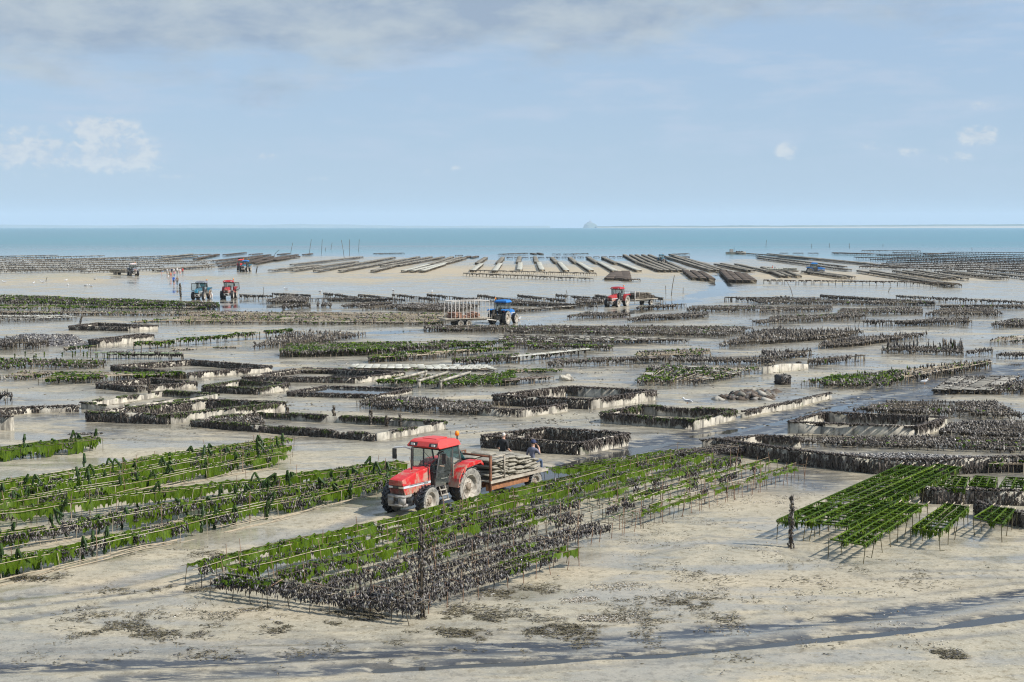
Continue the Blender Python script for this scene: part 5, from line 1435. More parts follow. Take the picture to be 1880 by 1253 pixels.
# the short tables at the right, grids of rods sleeved in green weed
def green_table(label, fl, fr, bl, br, h=.75, nx=4, step=.5, group='short green tables at the right', tips=True, seed=0):
    """corners of the table top as seen, at height h"""
    rs = np.random.default_rng(300 + seed)
    c = [gxy(*p, h) for p in (fl, fr, br, bl)]
    o = c[0].copy()
    t = thing('oyster_table', label, 'oyster table', (o[0], o[1], 0), group=group)
    c = [q - o for q in c]
    LV = (np.hypot(*(c[3] - c[0])) + np.hypot(*(c[2] - c[1]))) / 2
    g = Geo()
    def sleeve(A, B, dens=30, ln=.15):
        L = float(np.linalg.norm(B - A)); m = int(L * dens * 1.6)
        s = rs.uniform(0, 1, m)
        s = s[vnoise(s * L + o[0] * 7 + A[0] * 3, np.full(len(s), A[1] * 5 + seed), .5, 4) > -.25]; m = len(s)
        ln = ln * rs.uniform(.6, 2.0)
        P = A[None] + (B - A)[None] * s[:, None]
        d = (B - A) / L; n = np.array((-d[1], d[0], 0))
        w = rs.uniform(.018, .045, m); a = rs.normal(0, .5, m)
        W = d[None] * (w * np.cos(a))[:, None] + n[None] * (w * np.sin(a))[:, None]
        g.blades(P + np.array((0, 0, .03)), np.column_stack([rs.normal(0, .03, m), rs.normal(0, .03, m), -ln * rs.uniform(.4, 1.3, m)]), W, 0, point=.2)
        m2 = m // 2
        g.sticks([A], [B], .03, 0, 5)
        P = A[None] + (B - A)[None] * rs.uniform(0, 1, m2)[:, None]
        g.lumps(P + np.array((0, 0, .01)), np.column_stack([rs.uniform(.05, .10, m2), rs.uniform(.018, .036, m2), rs.uniform(.015, .03, m2)]), 0, yaw=np.full(m2, math.atan2(d[1], d[0])))
    for j in range(nx):
        s = j / (nx - 1)
        a = np.array((*(c[0] * (1 - s) + c[1] * s), h)); b = np.array((*(c[3] * (1 - s) + c[2] * s), h + rs.normal(0, .02)))
        d = (b - a) / np.linalg.norm(b - a)
        link('rail', stick_mesh('rail', [a - d * .08, (a + b) / 2 + rs.normal(0, .025, 3), b + d * .05], .018, M['legweed'], 5), t)
        if tips: link('rail_tip', stick_mesh('rail_tip', [b + d * .05, b + d * .36 + np.array((0, 0, .03))], .024, M['straw'], 5), t)
        sleeve(a, b)
    n = max(2, int(LV / step))
    for i in range(n + 1):
        s = i / n
        a = np.array((*(c[0] * (1 - s) + c[3] * s), h - .02)); b = np.array((*(c[1] * (1 - s) + c[2] * s), h - .02))
        a = a + rs.normal(0, .03, 3) * (1, 1, .6); b = b + rs.normal(0, .03, 3) * (1, 1, .6)
        if rs.uniform() > .1:
            link('cross_bar', stick_mesh('cross_bar', [a, b], .015, M['leg'], 4), t)
            sleeve(a, b, 26, .17)
        if i % 2 == 0 or i == n:
            for q in (a, b):
                jx, jy = rs.normal(0, .1, 2)
                link('leg', LEGFOOT[rs.integers(2)], t, (q[0] + jx * .3, q[1] + jy * .3, 0), (rs.normal(0, .07), rs.normal(0, .09), rs.normal(0, .7)), (1, 1, h / .76))
    g.build('green_weed', M['green'], t, kind='stuff')
    return t


green_table('long green table, leftmost of the right hand tables, its left half', (1427, 955), (1478, 960), (1655, 853), (1712, 858), seed=1)
green_table('long green table joined to the right flank of the leftmost one', (1488, 958), (1556, 966), (1718, 853), (1764, 858), seed=2)
green_table('green table standing alone in front on bent legs with long shadows', (1529, 990), (1586, 1000), (1650, 922), (1702, 926), seed=3)
green_table('short green table with pale cane tips right of the lone front table', (1675, 968), (1728, 976), (1735, 925), (1778, 930), seed=4)
green_table('smallest green table near the right edge beside a dark clump', (1788, 950), (1840, 962), (1822, 930), (1862, 936), seed=5)
green_table('green lattice table behind the weedy wall, left of three', (1716, 893), (1770, 897), (1745, 873), (1778, 876), seed=6, tips=False)
green_table('green lattice table behind the weedy wall, middle of three', (1778, 890), (1826, 896), (1792, 874), (1830, 877), seed=7, tips=False)
green_table('green lattice table behind the weedy wall at the right edge', (1834, 896), (1900, 900), (1848, 876), (1900, 880), seed=8, tips=False)


def weed_post(label, p, h, mat='dark', r=.035, lean=(0, 0), blob=True, group=None, name='mooring_post', cat='post', weed=1.0):
    q = gxy(*p)
    t = thing(name, label, cat, (q[0], q[1], 0), group=group)
    link('shaft', stick_mesh('shaft', [(0, 0, -.2), (lean[0] * .5, lean[1] * .5, h * .5), (lean[0], lean[1], h)], r, M['leg'], 6), t)
    g = Geo()
    m = int(h * 60 * weed)
    if m:
        z = rng.uniform(0, 1, m) ** 1.2 * h
        cx = lean[0] * z / h; cy = lean[1] * z / h
        rad = r * 1.2 + .05 * np.exp(-((z / h - .55) / .3) ** 2) + (.16 * np.exp(-z / .15) if blob else 0)
        a = rng.uniform(0, 6.28, m)
        g.lumps(np.column_stack([cx + np.cos(a) * rad, cy + np.sin(a) * rad, z]), np.column_stack([rng.uniform(.02, .05, m), rng.uniform(.02, .05, m), rng.uniform(.04, .13, m)]), 0)
        g.build('weed_tufts', M[mat], t, kind='stuff')
    return t


weed_post('short weed wrapped post standing alone left of the green tables', (1452, 1008), 1.95)
weed_post('tall bare stake rising from the near corner of the wide rack, weed round its foot', (774, 1138), 3.1, r=.035, blob=True, weed=.9)

# ------------------------------------------------------------------ tractors and trailers
MUD = (0.36, 0.31, 0.23)
def paint(name, col, damt=.55, low=.5):
    """paint with dried mud thrown up from the wheels"""
    m = plain_mat(name, col, .40, MUD, 1.3, damt, spec=.5, low=low)
    k = N(m.node_tree); b = m.node_tree.nodes['Principled BSDF']
    p = k.node('ShaderNodeNewGeometry').outputs['Position']
    x, y, z = k.sep(p)
    n = k.math('ADD', k.noise(k.comb(x, y, k.math('MULTIPLY', z, .45)), 3.0, 6, .7), k.mapr(z, .8, 1.9, .16, -.16))
    f = k.mapr(n, .5, .66, 0, .85 if damt > .3 else .45)
    old = b.inputs['Base Color'].links[0].from_socket
    k.put(b.inputs['Base Color'], k.mix(f, old, (.40, .33, .24)))
    return m


M['redpaint'] = paint('muddy_red_paint', (0.56, 0.020, 0.022), .8, .47)
M['redclean'] = paint('faded_red_roof', (0.62, 0.060, 0.050), .25, .55)
M['darkred'] = paint('dark_red_paint', (0.40, 0.020, 0.024), .35)
M['bluepaint'] = paint('blue_paint', (0.012, 0.16, 0.48), .3, .55)
M['tealpaint'] = paint('teal_blue_paint', (0.03, 0.13, 0.19), .4)
M['greypaint'] = paint('dusty_grey_paint', (0.16, 0.17, 0.20), .6)
M['orangepaint'] = paint('orange_red_paint', (0.55, 0.14, 0.08), .4)
M['palepaint'] = paint('pale_roof_paint', (0.62, 0.52, 0.50), .3)
M['tyre'] = plain_mat('wet_tyre', (0.022, 0.023, 0.027), .45, (0.17, 0.155, 0.135), 2.2, .5, low=.52)
M['tyremud'] = plain_mat('muddy_tyre_wall', (0.33, 0.31, 0.27), .8, (0.05, 0.048, 0.047), 3.2, .9, low=.46)
M['rim'] = plain_mat('muddy_white_rim', (0.50, 0.46, 0.39), .7, (0.16, 0.13, 0.10), 3.0, .7)
M['hub'] = plain_mat('rusty_hub', (0.30, 0.25, 0.19), .7, (0.12, 0.07, 0.045), 5.0, .6)
M['black'] = plain_mat('black_plastic', (0.022, 0.022, 0.024), .5, (0.16, 0.14, 0.11), 2.0, .35)
M['grille'] = plain_mat('dirty_grille', (0.045, 0.024, 0.022), .6, (0.16, 0.12, 0.09), 3.0, .5)
M['redgrille'] = plain_mat('red_slat', (0.40, 0.055, 0.035), .5, (0.30, 0.20, 0.12), 3.0, .5)
M['castgrey'] = plain_mat('pale_grey_casting', (0.42, 0.40, 0.37), .7, (0.14, 0.12, 0.10), 2.2, .75)
M['steel'] = plain_mat('muddy_steel', (0.13, 0.12, 0.11), .6, MUD, 2.0, .75, low=.42)
M['silver'] = plain_mat('silver_band', (0.62, 0.64, 0.66), .4, MUD, 2.0, .4, low=.55)
M['lamp'] = plain_mat('lamp_glass', (0.70, 0.70, 0.66), .15)
M['lampdull'] = plain_mat('yellowed_lamp', (0.62, 0.52, 0.36), .25)
M['amber'] = plain_mat('amber_lens', (0.90, 0.27, 0.01), .2)
M['white'] = plain_mat('white_arm', (0.75, 0.76, 0.76), .5)
M['rust'] = plain_mat('rusted_steel', (0.21, 0.085, 0.04), .8, (0.085, 0.042, 0.028), 2.5, .8)
M['brightrust'] = plain_mat('orange_rust', (0.36, 0.16, 0.07), .85, (0.13, 0.06, 0.035), 3.0, .6)
M['plank'] = plain_mat('weathered_plank', (0.46, 0.41, 0.33), .85, (0.20, 0.16, 0.12), 1.6, .6)
M['galv'] = plain_mat('galvanised_bar', (0.66, 0.64, 0.60), .55, (0.30, 0.24, 0.18), 3.0, .5)
M['bagmesh'] = plain_mat('grey_oyster_bag', (0.33, 0.305, 0.245), .85, (0.17, 0.15, 0.115), 6.0, .7, bump=.5)
M['bagmeshdark'] = plain_mat('brown_oyster_bag', (0.15, 0.125, 0.095), .85, (0.07, 0.055, 0.045), 6.0, .7, bump=.5)
M['terracotta'] = plain_mat('reddish_bag', (0.38, 0.21, 0.14), .85, (0.2, 0.12, .08), 4.0, .6)
M['logoblue'] = plain_mat('pale_cyan_plate', (0.16, 0.62, 0.80), .5)
M['navy'] = plain_mat('navy_mark', (0.02, 0.05, 0.12), .5)


def glass_mat(name, tint, clear=.72):
    m, k, b = new_mat(name)
    b.inputs['Base Color'].default_value = (*tint, 1)
    b.inputs['Roughness'].default_value = .05
    b.inputs['Specular IOR Level'].default_value = .6
    tr = k.node('ShaderNodeBsdfTransparent'); tr.inputs[0].default_value = (*[.6 + .4 * min(1, x * 3) for x in tint], 1)
    mx = k.node('ShaderNodeMixShader'); mx.inputs[0].default_value = clear
    nt = m.node_tree
    nt.links.new(b.outputs[0], mx.inputs[1]); nt.links.new(tr.outputs[0], mx.inputs[2])
    nt.links.new(mx.outputs[0], nt.nodes['Material Output'].inputs[0])
    return m


M['glass'] = glass_mat('cab_glass', (0.25, 0.27, 0.26), .90)
M['tealglass'] = glass_mat('teal_tinted_glass', (0.03, 0.30, 0.36), .45)


def solid(name, V, F, mat, parent, bevel=0.0, smooth=False):
    """a bevelled body panel"""
    bm = bmesh.new()
    vs = [bm.verts.new(v) for v in V]
    for f in F:
        try: bm.faces.new([vs[i] for i in f])
        except ValueError: pass
    bmesh.ops.recalc_face_normals(bm, faces=bm.faces)
    if bevel:
        bmesh.ops.bevel(bm, geom=list(bm.edges), offset=bevel, segments=2, affect='EDGES', profile=.6)
    me = bpy.data.meshes.new(name); bm.to_mesh(me); bm.free()
    me.materials.append(mat)
    return link(name, me, parent)


def sweep(name, prof_xz, y0, y1, mat, parent, bevel=0.0, y0b=None, y1b=None):
    """a side outline (x,z) carried across from y0 to y1"""
    n = len(prof_xz)
    V = [(x, y0, z) for x, z in prof_xz] + [(x, y1, z) for x, z in prof_xz]
    F = [list(range(n)), list(range(2 * n - 1, n - 1, -1))] + [[i, i + n, (i + 1) % n + n, (i + 1) % n] for i in range(n)]
    return solid(name, V, F, mat, parent, bevel)


def bx(name, x0, y0, z0, x1, y1, z1, mat, parent, bevel=0.0):
    V = [(x, y, z) for z in (z0, z1) for y in (y0, y1) for x in (x0, x1)]
    return solid(name, V, [[0, 2, 3, 1], [4, 5, 7, 6], [0, 1, 5, 4], [2, 6, 7, 3], [0, 4, 6, 2], [1, 3, 7, 5]], mat, parent, bevel)


def lathe_y(g, pr, n=28, m=0, cy=0.0):
    """profile of (radius, y) turned about the y axis"""
    a = np.arange(n) * 2 * math.pi / n
    V = []
    for r, y in pr:
        V += [(r * math.cos(t), y + cy, r * math.sin(t)) for t in a]
    F = []
    for k in range(len(pr) - 1):
        for i in range(n):
            j = (i + 1) % n
            F.append([k * n + i, (k + 1) * n + i, (k + 1) * n + j, k * n + j])
    g.add(V, F, m)


def tyre_mesh(Rr, w, lugs, wall='tyremud', lug_h=.055):
    g = Geo()
    rr = Rr * .60; h = w / 2
    body = Rr - lug_h
    lathe_y(g, [(body, -h * .80), (body, h * .80)], 36, 0)
    lathe_y(g, [(body, h * .80), (body * .955, h)], 36, 0)
    lathe_y(g, [(body * .955, h), (Rr * .80, h * 1.04), (rr, h * .8)], 36, 1)
    lathe_y(g, [(body * .955, -h), (body, -h * .80)], 36, 0)
    lathe_y(g, [(rr, -h * .8), (Rr * .80, -h * 1.04), (body * .955, -h)], 36, 1)
    lathe_y(g, [(rr, h * .8), (rr, -h * .8)], 36, 0)
    for k in range(lugs):
        for s in (-1, 1):
            a0 = (k + (.5 if s > 0 else 0)) * 2 * math.pi / lugs
            da = 2 * math.pi / lugs * .75
            pts = []
            for t, y in ((0, .02), (1, h * 1.0)):
                for e in (-.5, .5):
                    a = a0 + da * t + e * (.20 if t else .15) * 2 * math.pi / lugs * 1.6
                    for r in (body - .02, Rr if t == 0 else Rr * .985):
                        pts.append((r * math.cos(a), s * y, r * math.sin(a)))
            f = [[0, 1, 3, 2], [4, 6, 7, 5], [1, 5, 7, 3], [0, 2, 6, 4], [0, 4, 5, 1], [2, 3, 7, 6]]
            g.add(pts, f, 0)
    return g.mesh('tyre', [M['tyre'], M[wall]])


def rim_mesh(Rr, w, side):
    g = Geo()
    h = w / 2 * side
    rr = Rr * .605
    pr = [(rr, h * .86), (rr * .95, h * .90), (rr * .90, h * .55), (rr * .80, h * .32), (rr * .50, h * .22), (rr * .46, h * .42), (rr * .2, h * .46), (0.001, h * .46)]
    lathe_y(g, pr, 28, 0)
    return g.mesh('rim', [M['rim']])


def hub_mesh(Rr, w, side):
    g = Geo(); h = w / 2 * side
    rr = Rr * .605
    lathe_y(g, [(rr * .30, h * .30), (rr * .30, h * .62), (rr * .16, h * .72), (0.001, h * .72)], 14, 0)
    for k in range(8):
        a = k * math.pi / 4
        c = (rr * .40 * math.cos(a), h * .45, rr * .40 * math.sin(a))
        g.lumps(np.array([c]), np.array([[.03, .05, .03]]), 0, yaw=np.zeros(1), tilt=0)
    return g.mesh('hub', [M['hub']])


_WH = {}
def wheel(parent, x, y, Rr, w, lugs, name='wheel', spin=0.0, steer=0.0):
    side = 1 if y > 0 else -1
    key = (Rr, w, lugs, side)
    if key not in _WH:
        _WH[key] = (tyre_mesh(Rr, w, lugs), rim_mesh(Rr, w, side), hub_mesh(Rr, w, side))
    t, r, h = _WH[key]
    o = link(name, t, parent, (x, y, Rr - .03), (0, spin, steer))
    link('rim', r, o); link('hub', h, o)
    return o


def tube(name, pts, r, mat, parent, sides=8):
    return link(name, stick_mesh(name, pts, r, M[mat], sides), parent)


def pane(name, V, mat, parent, th=.012):
    a, b, c = (Vector(v) for v in V[:3])
    n = (b - a).cross(c - a).normalized() * th
    V2 = [Vector(v) + n for v in V]
    k = len(V)
    return solid(name, [tuple(v) for v in V] + [tuple(v) for v in V2], [list(range(k)), list(range(2 * k - 1, k - 1, -1))] + [[i, i + k, (i + 1) % k + k, (i + 1) % k] for i in range(k)], mat, parent)


def make_tractor(label, loc, head, body='redpaint', roof='redclean', group=None, near=False, open_rear=None, open_door=False, scale=1.0, emblem=False, front=None, cabglass='glass', steer=0.0):
    t = thing('tractor', label, 'tractor', (loc[0], loc[1], loc[2] if len(loc) > 2 else 0), math.atan2(head[1], head[0]), group)
    t.scale = (scale,) * 3
    B = M[body]; Rf = M[roof]; K = M['black']
    # running gear
    sweep('gearbox', [(-.45, .62), (1.2, .62), (1.2, .95), (-.45, 1.05)], -.28, .28, M['steel'], t, .03)
    sweep('engine_block', [(1.2, .55), (2.9, .60), (2.9, 1.0), (1.2, 1.0)], -.24, .24, M['steel'], t, .03)
    bx('rear_axle', -.14, -.72, .70, .14, .72, .95, M['steel'], t, .03)
    bx('front_axle', 2.53, -.72, .50, 2.75, .72, .66, M['castgrey'], t, .03)
    # pale front bolster with its square opening
    g = Geo()
    g.box(2.80, -.42, .82, 3.42, .42, .92); g.box(2.75, -.42, .46, 3.40, .42, .56)
    g.box(3.30, -.42, .56, 3.42, -.16, .82); g.box(3.30, .12, .56, 3.42, .42, .82); g.box(2.75, -.42, .56, 2.9, .42, .82)
    g.build('front_bolster', M['castgrey'], t)
    if near:
        for y in (-.9, .9):
            pass
    # wheels
    for y in (-.93, .93):
        wheel(t, 0, y, .865, .50, 20, 'rear_wheel', spin=rng.uniform(0, 1))
        wheel(t, 2.64, y * .93, .655, .40, 18, 'front_wheel', spin=rng.uniform(0, 1), steer=steer)
    _b0 = set(t.children)
    # bonnet: upper hood, lower side panels, grille, lamps
    hood = [(1.22, 1.30), (3.36, 1.30), (3.40, 1.36), (3.38, 1.53), (3.28, 1.58), (2.3, 1.76), (1.22, 1.86)]
    V = []; w0, w1 = .42, .37
    for s in (-1, 1):
        for x, z in hood:
            k = (x - 1.22) / 2.18
            inset = .0 if z < 1.5 else .05
            V.append((x, s * (w0 + (w1 - w0) * k - inset), z))
    n = len(hood)
    F = [list(range(n)), list(range(2 * n - 1, n - 1, -1))] + [[i, i + n, (i + 1) % n + n, (i + 1) % n] for i in range(n)]
    solid('bonnet', V, F, B, t, .03)
    low = [(1.22, .93), (3.20, .93), (3.34, 1.20), (1.22, 1.20)]
    n = 4; V = []
    for s in (-1, 1):
        for x, z in low:
            k = (x - 1.22) / 2.18
            V.append((x, s * (w0 + (w1 - w0) * k - .01), z))
    solid('side_panel', V, [list(range(n)), list(range(2 * n - 1, n - 1, -1))] + [[i, i + n, (i + 1) % n + n, (i + 1) % n] for i in range(n)], B, t, .02)
    for s in (-1, 1):
        o = solid('bonnet_band', [(1.23, s * (w0 + .005), 1.205), (3.36, s * (w1 + .005), 1.205), (3.36, s * (w1 + .005), 1.295), (1.23, s * (w0 + .005), 1.295), (1.23, s * (w0 - .05), 1.205), (3.36, s * (w1 - .05), 1.205), (3.36, s * (w1 - .05), 1.295), (1.23, s * (w0 - .05), 1.295)],
                  [[0, 1, 2, 3], [4, 7, 6, 5], [0, 4, 5, 1], [3, 2, 6, 7], [0, 3, 7, 4], [1, 5, 6, 2]], M['silver'], t)
        if near:
            g = Geo()
            yy = lambda x: s * (w0 + (w1 - w0) * (x - 1.22) / 2.18 + .008)
            for x0, x1, z0, z1 in ((1.42, 1.60, 1.262, 1.288), (1.62, 1.95, 1.262, 1.288), (1.97, 2.9, 1.266, 1.290), (1.45, 1.75, 1.222, 1.25)):
                g.add([(x0, yy(x0), z0), (x1, yy(x1), z0), (x1, yy(x1), z1), (x0, yy(x0), z1)], [[0, 1, 2, 3] if s < 0 else [3, 2, 1, 0]])
            g.build('band_mark', M['black'], o)
    fm = M[front] if front else M['redgrille']
    gt = Geo()
    for i in range(5):
        z = 1.36 + i * .034
        gt.box(3.385 - i * .004, -.31, z, 3.415 - i * .004, .31, z + .018)
    gt.build('upper_grille', fm, t)
    bx('headlamp_bar', 3.30, -.36, 1.205, 3.39, .36, 1.295, M['black'], t, .01)
    for s in (-1, 1):
        bx('headlight', 3.38, s * .25 - .10, 1.21, 3.405, s * .25 + .10, 1.29, M['lamp' if s < 0 else 'lampdull'], t, .01)
    gl = solid('lower_grille', [(3.19, -.32, .95), (3.19, .32, .95), (3.335, .32, 1.19), (3.335, -.32, 1.19), (3.225, -.32, .94), (3.225, .32, .94), (3.36, .32, 1.19), (3.36, -.32, 1.19)], [[0, 1, 2, 3], [4, 7, 6, 5], [0, 4, 5, 1], [3, 2, 6, 7], [0, 3, 7, 4], [1, 5, 6, 2]], M['grille'], t)
    gs = Geo()
    for i in range(5):
        z = .975 + i * .045; x = 3.235 + (z - .94) * .53
        gs.box(x, -.30, z, x + .015, .30, z + .012)
    gs.build('slat', M['darkred' if near else body], gl)
    tube('exhaust_pipe', [(1.95, -.10, 1.75), (1.95, -.10, 2.35), (1.93, -.10, 2.62), (1.86, -.10, 2.74)], .042, 'black', t)
    _b1 = set(t.children)
    # cab
    xf, xr, zt, zf = 1.20, -.62, 2.58, 1.02
    wf, wr, wt = .52, .74, .74
    P = {'fl': (1.22, .50, 1.62), 'fr': (1.22, -.50, 1.62)}
    g = Geo()
    def post(a, b, r): g.sticks([a], [b], r, 0, 4)
    for s in (-1, 1):
        post((1.24, s * .56, 1.05), (1.02, s * .70, zt), .040)          # front pillar
        post((.12, s * .76, 1.25), (.10, s * .74, zt), .034)            # door pillar
        post((-.66, s * .70, 1.75), (-.40, s * .70, zt), .040)          # rear pillar
        post((1.02, s * .72, zt - .02), (-.40, s * .72, zt - .02), .04)
        post((.12, s * .76, 1.25), (-.66, s * .70, 1.75), .03)
    post((1.02, -.7, zt - .02), (1.02, .7, zt - .02), .04); post((-.4, -.7, zt - .02), (-.4, .7, zt - .02), .04)
    post((-.66, -.7, 1.75), (-.66, .7, 1.75), .035)
    g.build('cab_frame', K, t)
    sweep('cab_floor', [(1.22, 1.0), (1.22, 1.10), (-.30, 1.10), (-.30, 1.0)], -.52, .52, M['steel'], t)
    sweep('firewall', [(1.16, 1.05), (1.23, 1.05), (1.21, 1.62), (1.14, 1.62)], -.5, .5, K, t)
    # roof: a lipped red shell with a hatch and lamps let into its brow
    rp = [(1.20, 2.60), (1.30, 2.66), (1.16, 2.86), (.95, 2.93), (-.22, 2.90), (-.42, 2.80), (-.46, 2.62)]
    V = []; n = len(rp)
    for s in (-1, 1):
        for x, z in rp:
            V.append((x, s * (.83 if z < 2.7 else .83 - (z - 2.7) * .75), z))
    solid('roof', V, [list(range(n)), list(range(2 * n - 1, n - 1, -1))] + [[i, i + n, (i + 1) % n + n, (i + 1) % n] for i in range(n)], Rf, t, .03)
    bx('roof_hatch', -.08, -.36, 2.90, .78, .36, 2.955, Rf, t, .02)
    for s in (-1, 1):
        o = solid('lamp_recess', [(1.292, s * .50 - .20, 2.675), (1.292, s * .50 + .20, 2.675), (1.20, s * .5 + .20, 2.81), (1.20, s * .5 - .20, 2.81), (1.24, s * .5 - .2, 2.66), (1.24, s * .5 + .2, 2.66), (1.15, s * .5 + .2, 2.80), (1.15, s * .5 - .2, 2.80)],
                  [[0, 1, 2, 3], [4, 7, 6, 5], [0, 4, 5, 1], [3, 2, 6, 7], [0, 3, 7, 4], [1, 5, 6, 2]], M['black' if near else body], t)
        l = bx('work_light', 1.245, s * .52 - .09, 2.69, 1.30, s * .52 + .09, 2.775, M['lamp'], t, .01)
    # panes
    G = M[cabglass]
    pane('windscreen', [(1.235, .52, 1.62), (1.235, -.52, 1.62), (1.05, -.66, zt - .06), (1.05, .66, zt - .06)], G, t)
    for s in (-1, 1):
        if open_door and s == (1 if open_door > 0 else -1):
            d = thing('door', None, None); d.parent = t
            o = pane('door', [(.14, s * .80, 1.15), (.14 + .25, s * 1.75, 1.15), (.14 + .25, s * 1.68, zt - .06), (.14, s * .78, zt - .06)], G, t)
            bpy.data.objects.remove(d)
            g = Geo()
            q = [(.14, s * .80, 1.15), (.39, s * 1.75, 1.5), (.39, s * 1.68, zt - .06), (.14, s * .78, zt - .06)]
            for a, b in zip(q, q[1:] + q[:1]): g.sticks([a], [b], .05, 0, 4)
            g.build('door_frame', K, o)
        else:
            o = pane('door', [(.14, s * .775, 1.62), (1.20, s * .565, 1.62), (1.02, s * .715, zt - .05), (.13, s * .755, zt - .05)], G, t)
            pane('door_panel', [(.14, s * .775, 1.12), (1.22, s * .555, 1.12), (1.20, s * .568, 1.60), (.14, s * .778, 1.60)], M['glass' if near else 'black'], o)
            tube('handle', [(.22, s * .80, 1.5), (.40, s * .78, 1.5)], .018, 'black', o)
        pane('side_window', [(.08, s * .765, 1.42), (-.64, s * .715, 1.84), (-.39, s * .715, zt - .05), (.09, s * .75, zt - .05)], G, t)
        tube('grab_rail', [(.16, s * .84, 1.15), (.20, s * .84, 1.9)], .018, 'straw' if near else 'black', t)
    if open_rear:
        o = pane('rear_window', [(-.48, .62, zt - .02), (-.48, -.62, zt - .02), (-1.15, -.60, 1.92), (-1.15, .60, 1.92)], M['tealglass'], t)
        tube('gas_strut', [(-.64, .60, 2.2), (-1.05, .60, 2.1)], .015, 'black', o)
    else:
        pane('rear_window', [(-.655, -.66, 1.78), (-.655, .66, 1.78), (-.40, .66, zt - .05), (-.40, -.66, zt - .05)], G, t)
    # inside the cab
    bx('seat', -.42, -.26, 1.22, .12, .26, 1.36, K, t, .03)
    bx('seat_back', -.50, -.26, 1.36, -.36, .26, 2.02, K, t, .03)
    tube('steering_column', [(1.05, 0, 1.2), (.72, 0, 1.72)], .035, 'black', t)
    g = Geo(); a = np.arange(15) * 2 * math.pi / 14
    ring = np.column_stack([.70 + .08 * np.cos(a), .19 * np.sin(a), 1.74 + .15 * np.cos(a)])
    g.sticks(ring[:-1], ring[1:], .018, 0, 4, caps=False); g.build('steering_wheel', K, t)
    _b2 = set(t.children)
    # wings over the rear wheels
    for s in (-1, 1):
        y0, y1 = s * .60, s * 1.16
        out = [(.88, .92), (.80, 1.28), (.62, 1.55), (.38, 1.76), (.05, 1.86), (-.75, 1.86), (-.92, 1.76)]
        inn = [(-.88, 1.72), (-.72, 1.80), (.03, 1.80), (.34, 1.70), (.57, 1.50), (.74, 1.25), (.82, .92)]
        pr = out + inn; n = len(pr)
        V = [(x, y0, z) for x, z in pr] + [(x, y1, z) for x, z in pr]
        k = len(out)
        F = []
        for i in range(k - 1):
            j = 2 * k - 1 - i
            F += [[i, i + 1, j - 1, j], [n + i, n + j, n + j - 1, n + i + 1]]
        F += [[i, i + n, (i + 1) % n + n, (i + 1) % n] for i in range(n)]
        solid('wing', V, F, B, t, .012)
        solid('wing_flange', [(.85, s * 1.155, .95), (.36, s * 1.155, 1.76), (-.78, s * 1.155, 1.86), (-.95, s * 1.155, 1.70), (-.95, s * 1.155, 1.60), (-.72, s * 1.155, 1.74), (.30, s * 1.155, 1.66), (.78, s * 1.155, .95)] + [(.85, s * 1.175, .95), (.36, s * 1.175, 1.76), (-.78, s * 1.175, 1.86), (-.95, s * 1.175, 1.70), (-.95, s * 1.175, 1.60), (-.72, s * 1.175, 1.74), (.30, s * 1.175, 1.66), (.78, s * 1.175, .95)],
              [[0, 1, 6, 7], [1, 2, 5, 6], [2, 3, 4, 5], [8, 15, 14, 9], [9, 14, 13, 10], [10, 13, 12, 11]] + [[i, (i + 1) % 8, (i + 1) % 8 + 8, i + 8] for i in range(8)], B, t)
        inner = [(.88, .95), (.62, 1.5), (.05, 1.80), (-.70, 1.80), (-.62, 1.1), (-.3, 1.0)]
        pane('wing_skirt', [(x, s * .62, z) for x, z in inner], K, t, .02)
        bx('tail_light', -.90, s * 1.0 - .10, 1.62, -.86, s * 1.0 + .10, 1.70, M['darkred'], t)
        # ladder
        if near or s > 0:
            g = Geo()
            for x in (.98, 1.36):
                g.sticks([(x, s * .66, 1.02)], [(x + .03, s * .90, .42)], .028, 0, 4)
            for zz, yy in ((.46, .885), (.66, .80), (.86, .72)):
                g.box(.98, min(s * (yy - .10), s * (yy + .06)), zz, 1.40, max(s * (yy - .10), s * (yy + .06)), zz + .035)
            g.build('step_ladder', M['rim'], t)
        bx('fuel_tank', .55, min(s * .34, s * .68), .66, 1.30, max(s * .34, s * .68), 1.0, M['black'], t, .05)
        # mirror on its arm
        if near or s > 0:
            tube('mirror_arm', [(1.05, s * .74, 2.46), (1.22, s * 1.02, 2.56), (1.26, s * (1.50 if s < 0 else 1.05), 2.50)], .028, 'white' if s < 0 else 'black', t)
            yy = 1.50 if s < 0 else 1.06
            bx('mirror', 1.20, s * yy - .10, 2.02, 1.28, s * yy + .10, 2.46, K, t, .02)
    tube('wiper', [(1.20, .0, 2.45), (1.19, .30, 2.2)], .010, 'black', t)
    tube('aerial', [(-.1, .55, 2.88), (-.0, .57, 3.22)], .008, 'black', t, 4)
    bc = thing('beacon', None, None, (-.40, .66, 0)); bc.parent = t
    o = link('beacon_stem', stick_mesh('beacon_stem', [(0, 0, 2.72), (0, 0, 2.98)], .03, M['black'], 6), bc)
    g = Geo(); lathe = [(.001, 3.20), (.075, 3.17), (.095, 3.08), (.085, 3.0), (.05, 2.98), (.001, 2.97)]
    a = np.arange(12) * math.pi / 6
    V = [(r * math.cos(q), r * math.sin(q), z) for r, z in lathe for q in a]
    g.add(V, [[k * 12 + i, k * 12 + (i + 1) % 12, (k + 1) * 12 + (i + 1) % 12, (k + 1) * 12 + i] for k in range(5) for i in range(12)])
    g.build('beacon_lens', M['amber'], bc, smooth=True)
    _b3 = set(t.children)
    # linkage at the back
    g = Geo()
    for s in (-.35, .35):
        g.sticks([(-.2, s, .75)], [(-1.05, s * 1.1, .55)], .04, 0, 4); g.sticks([(-.35, s, 1.25)], [(-.8, s * 1.1, .62)], .03, 0, 4)
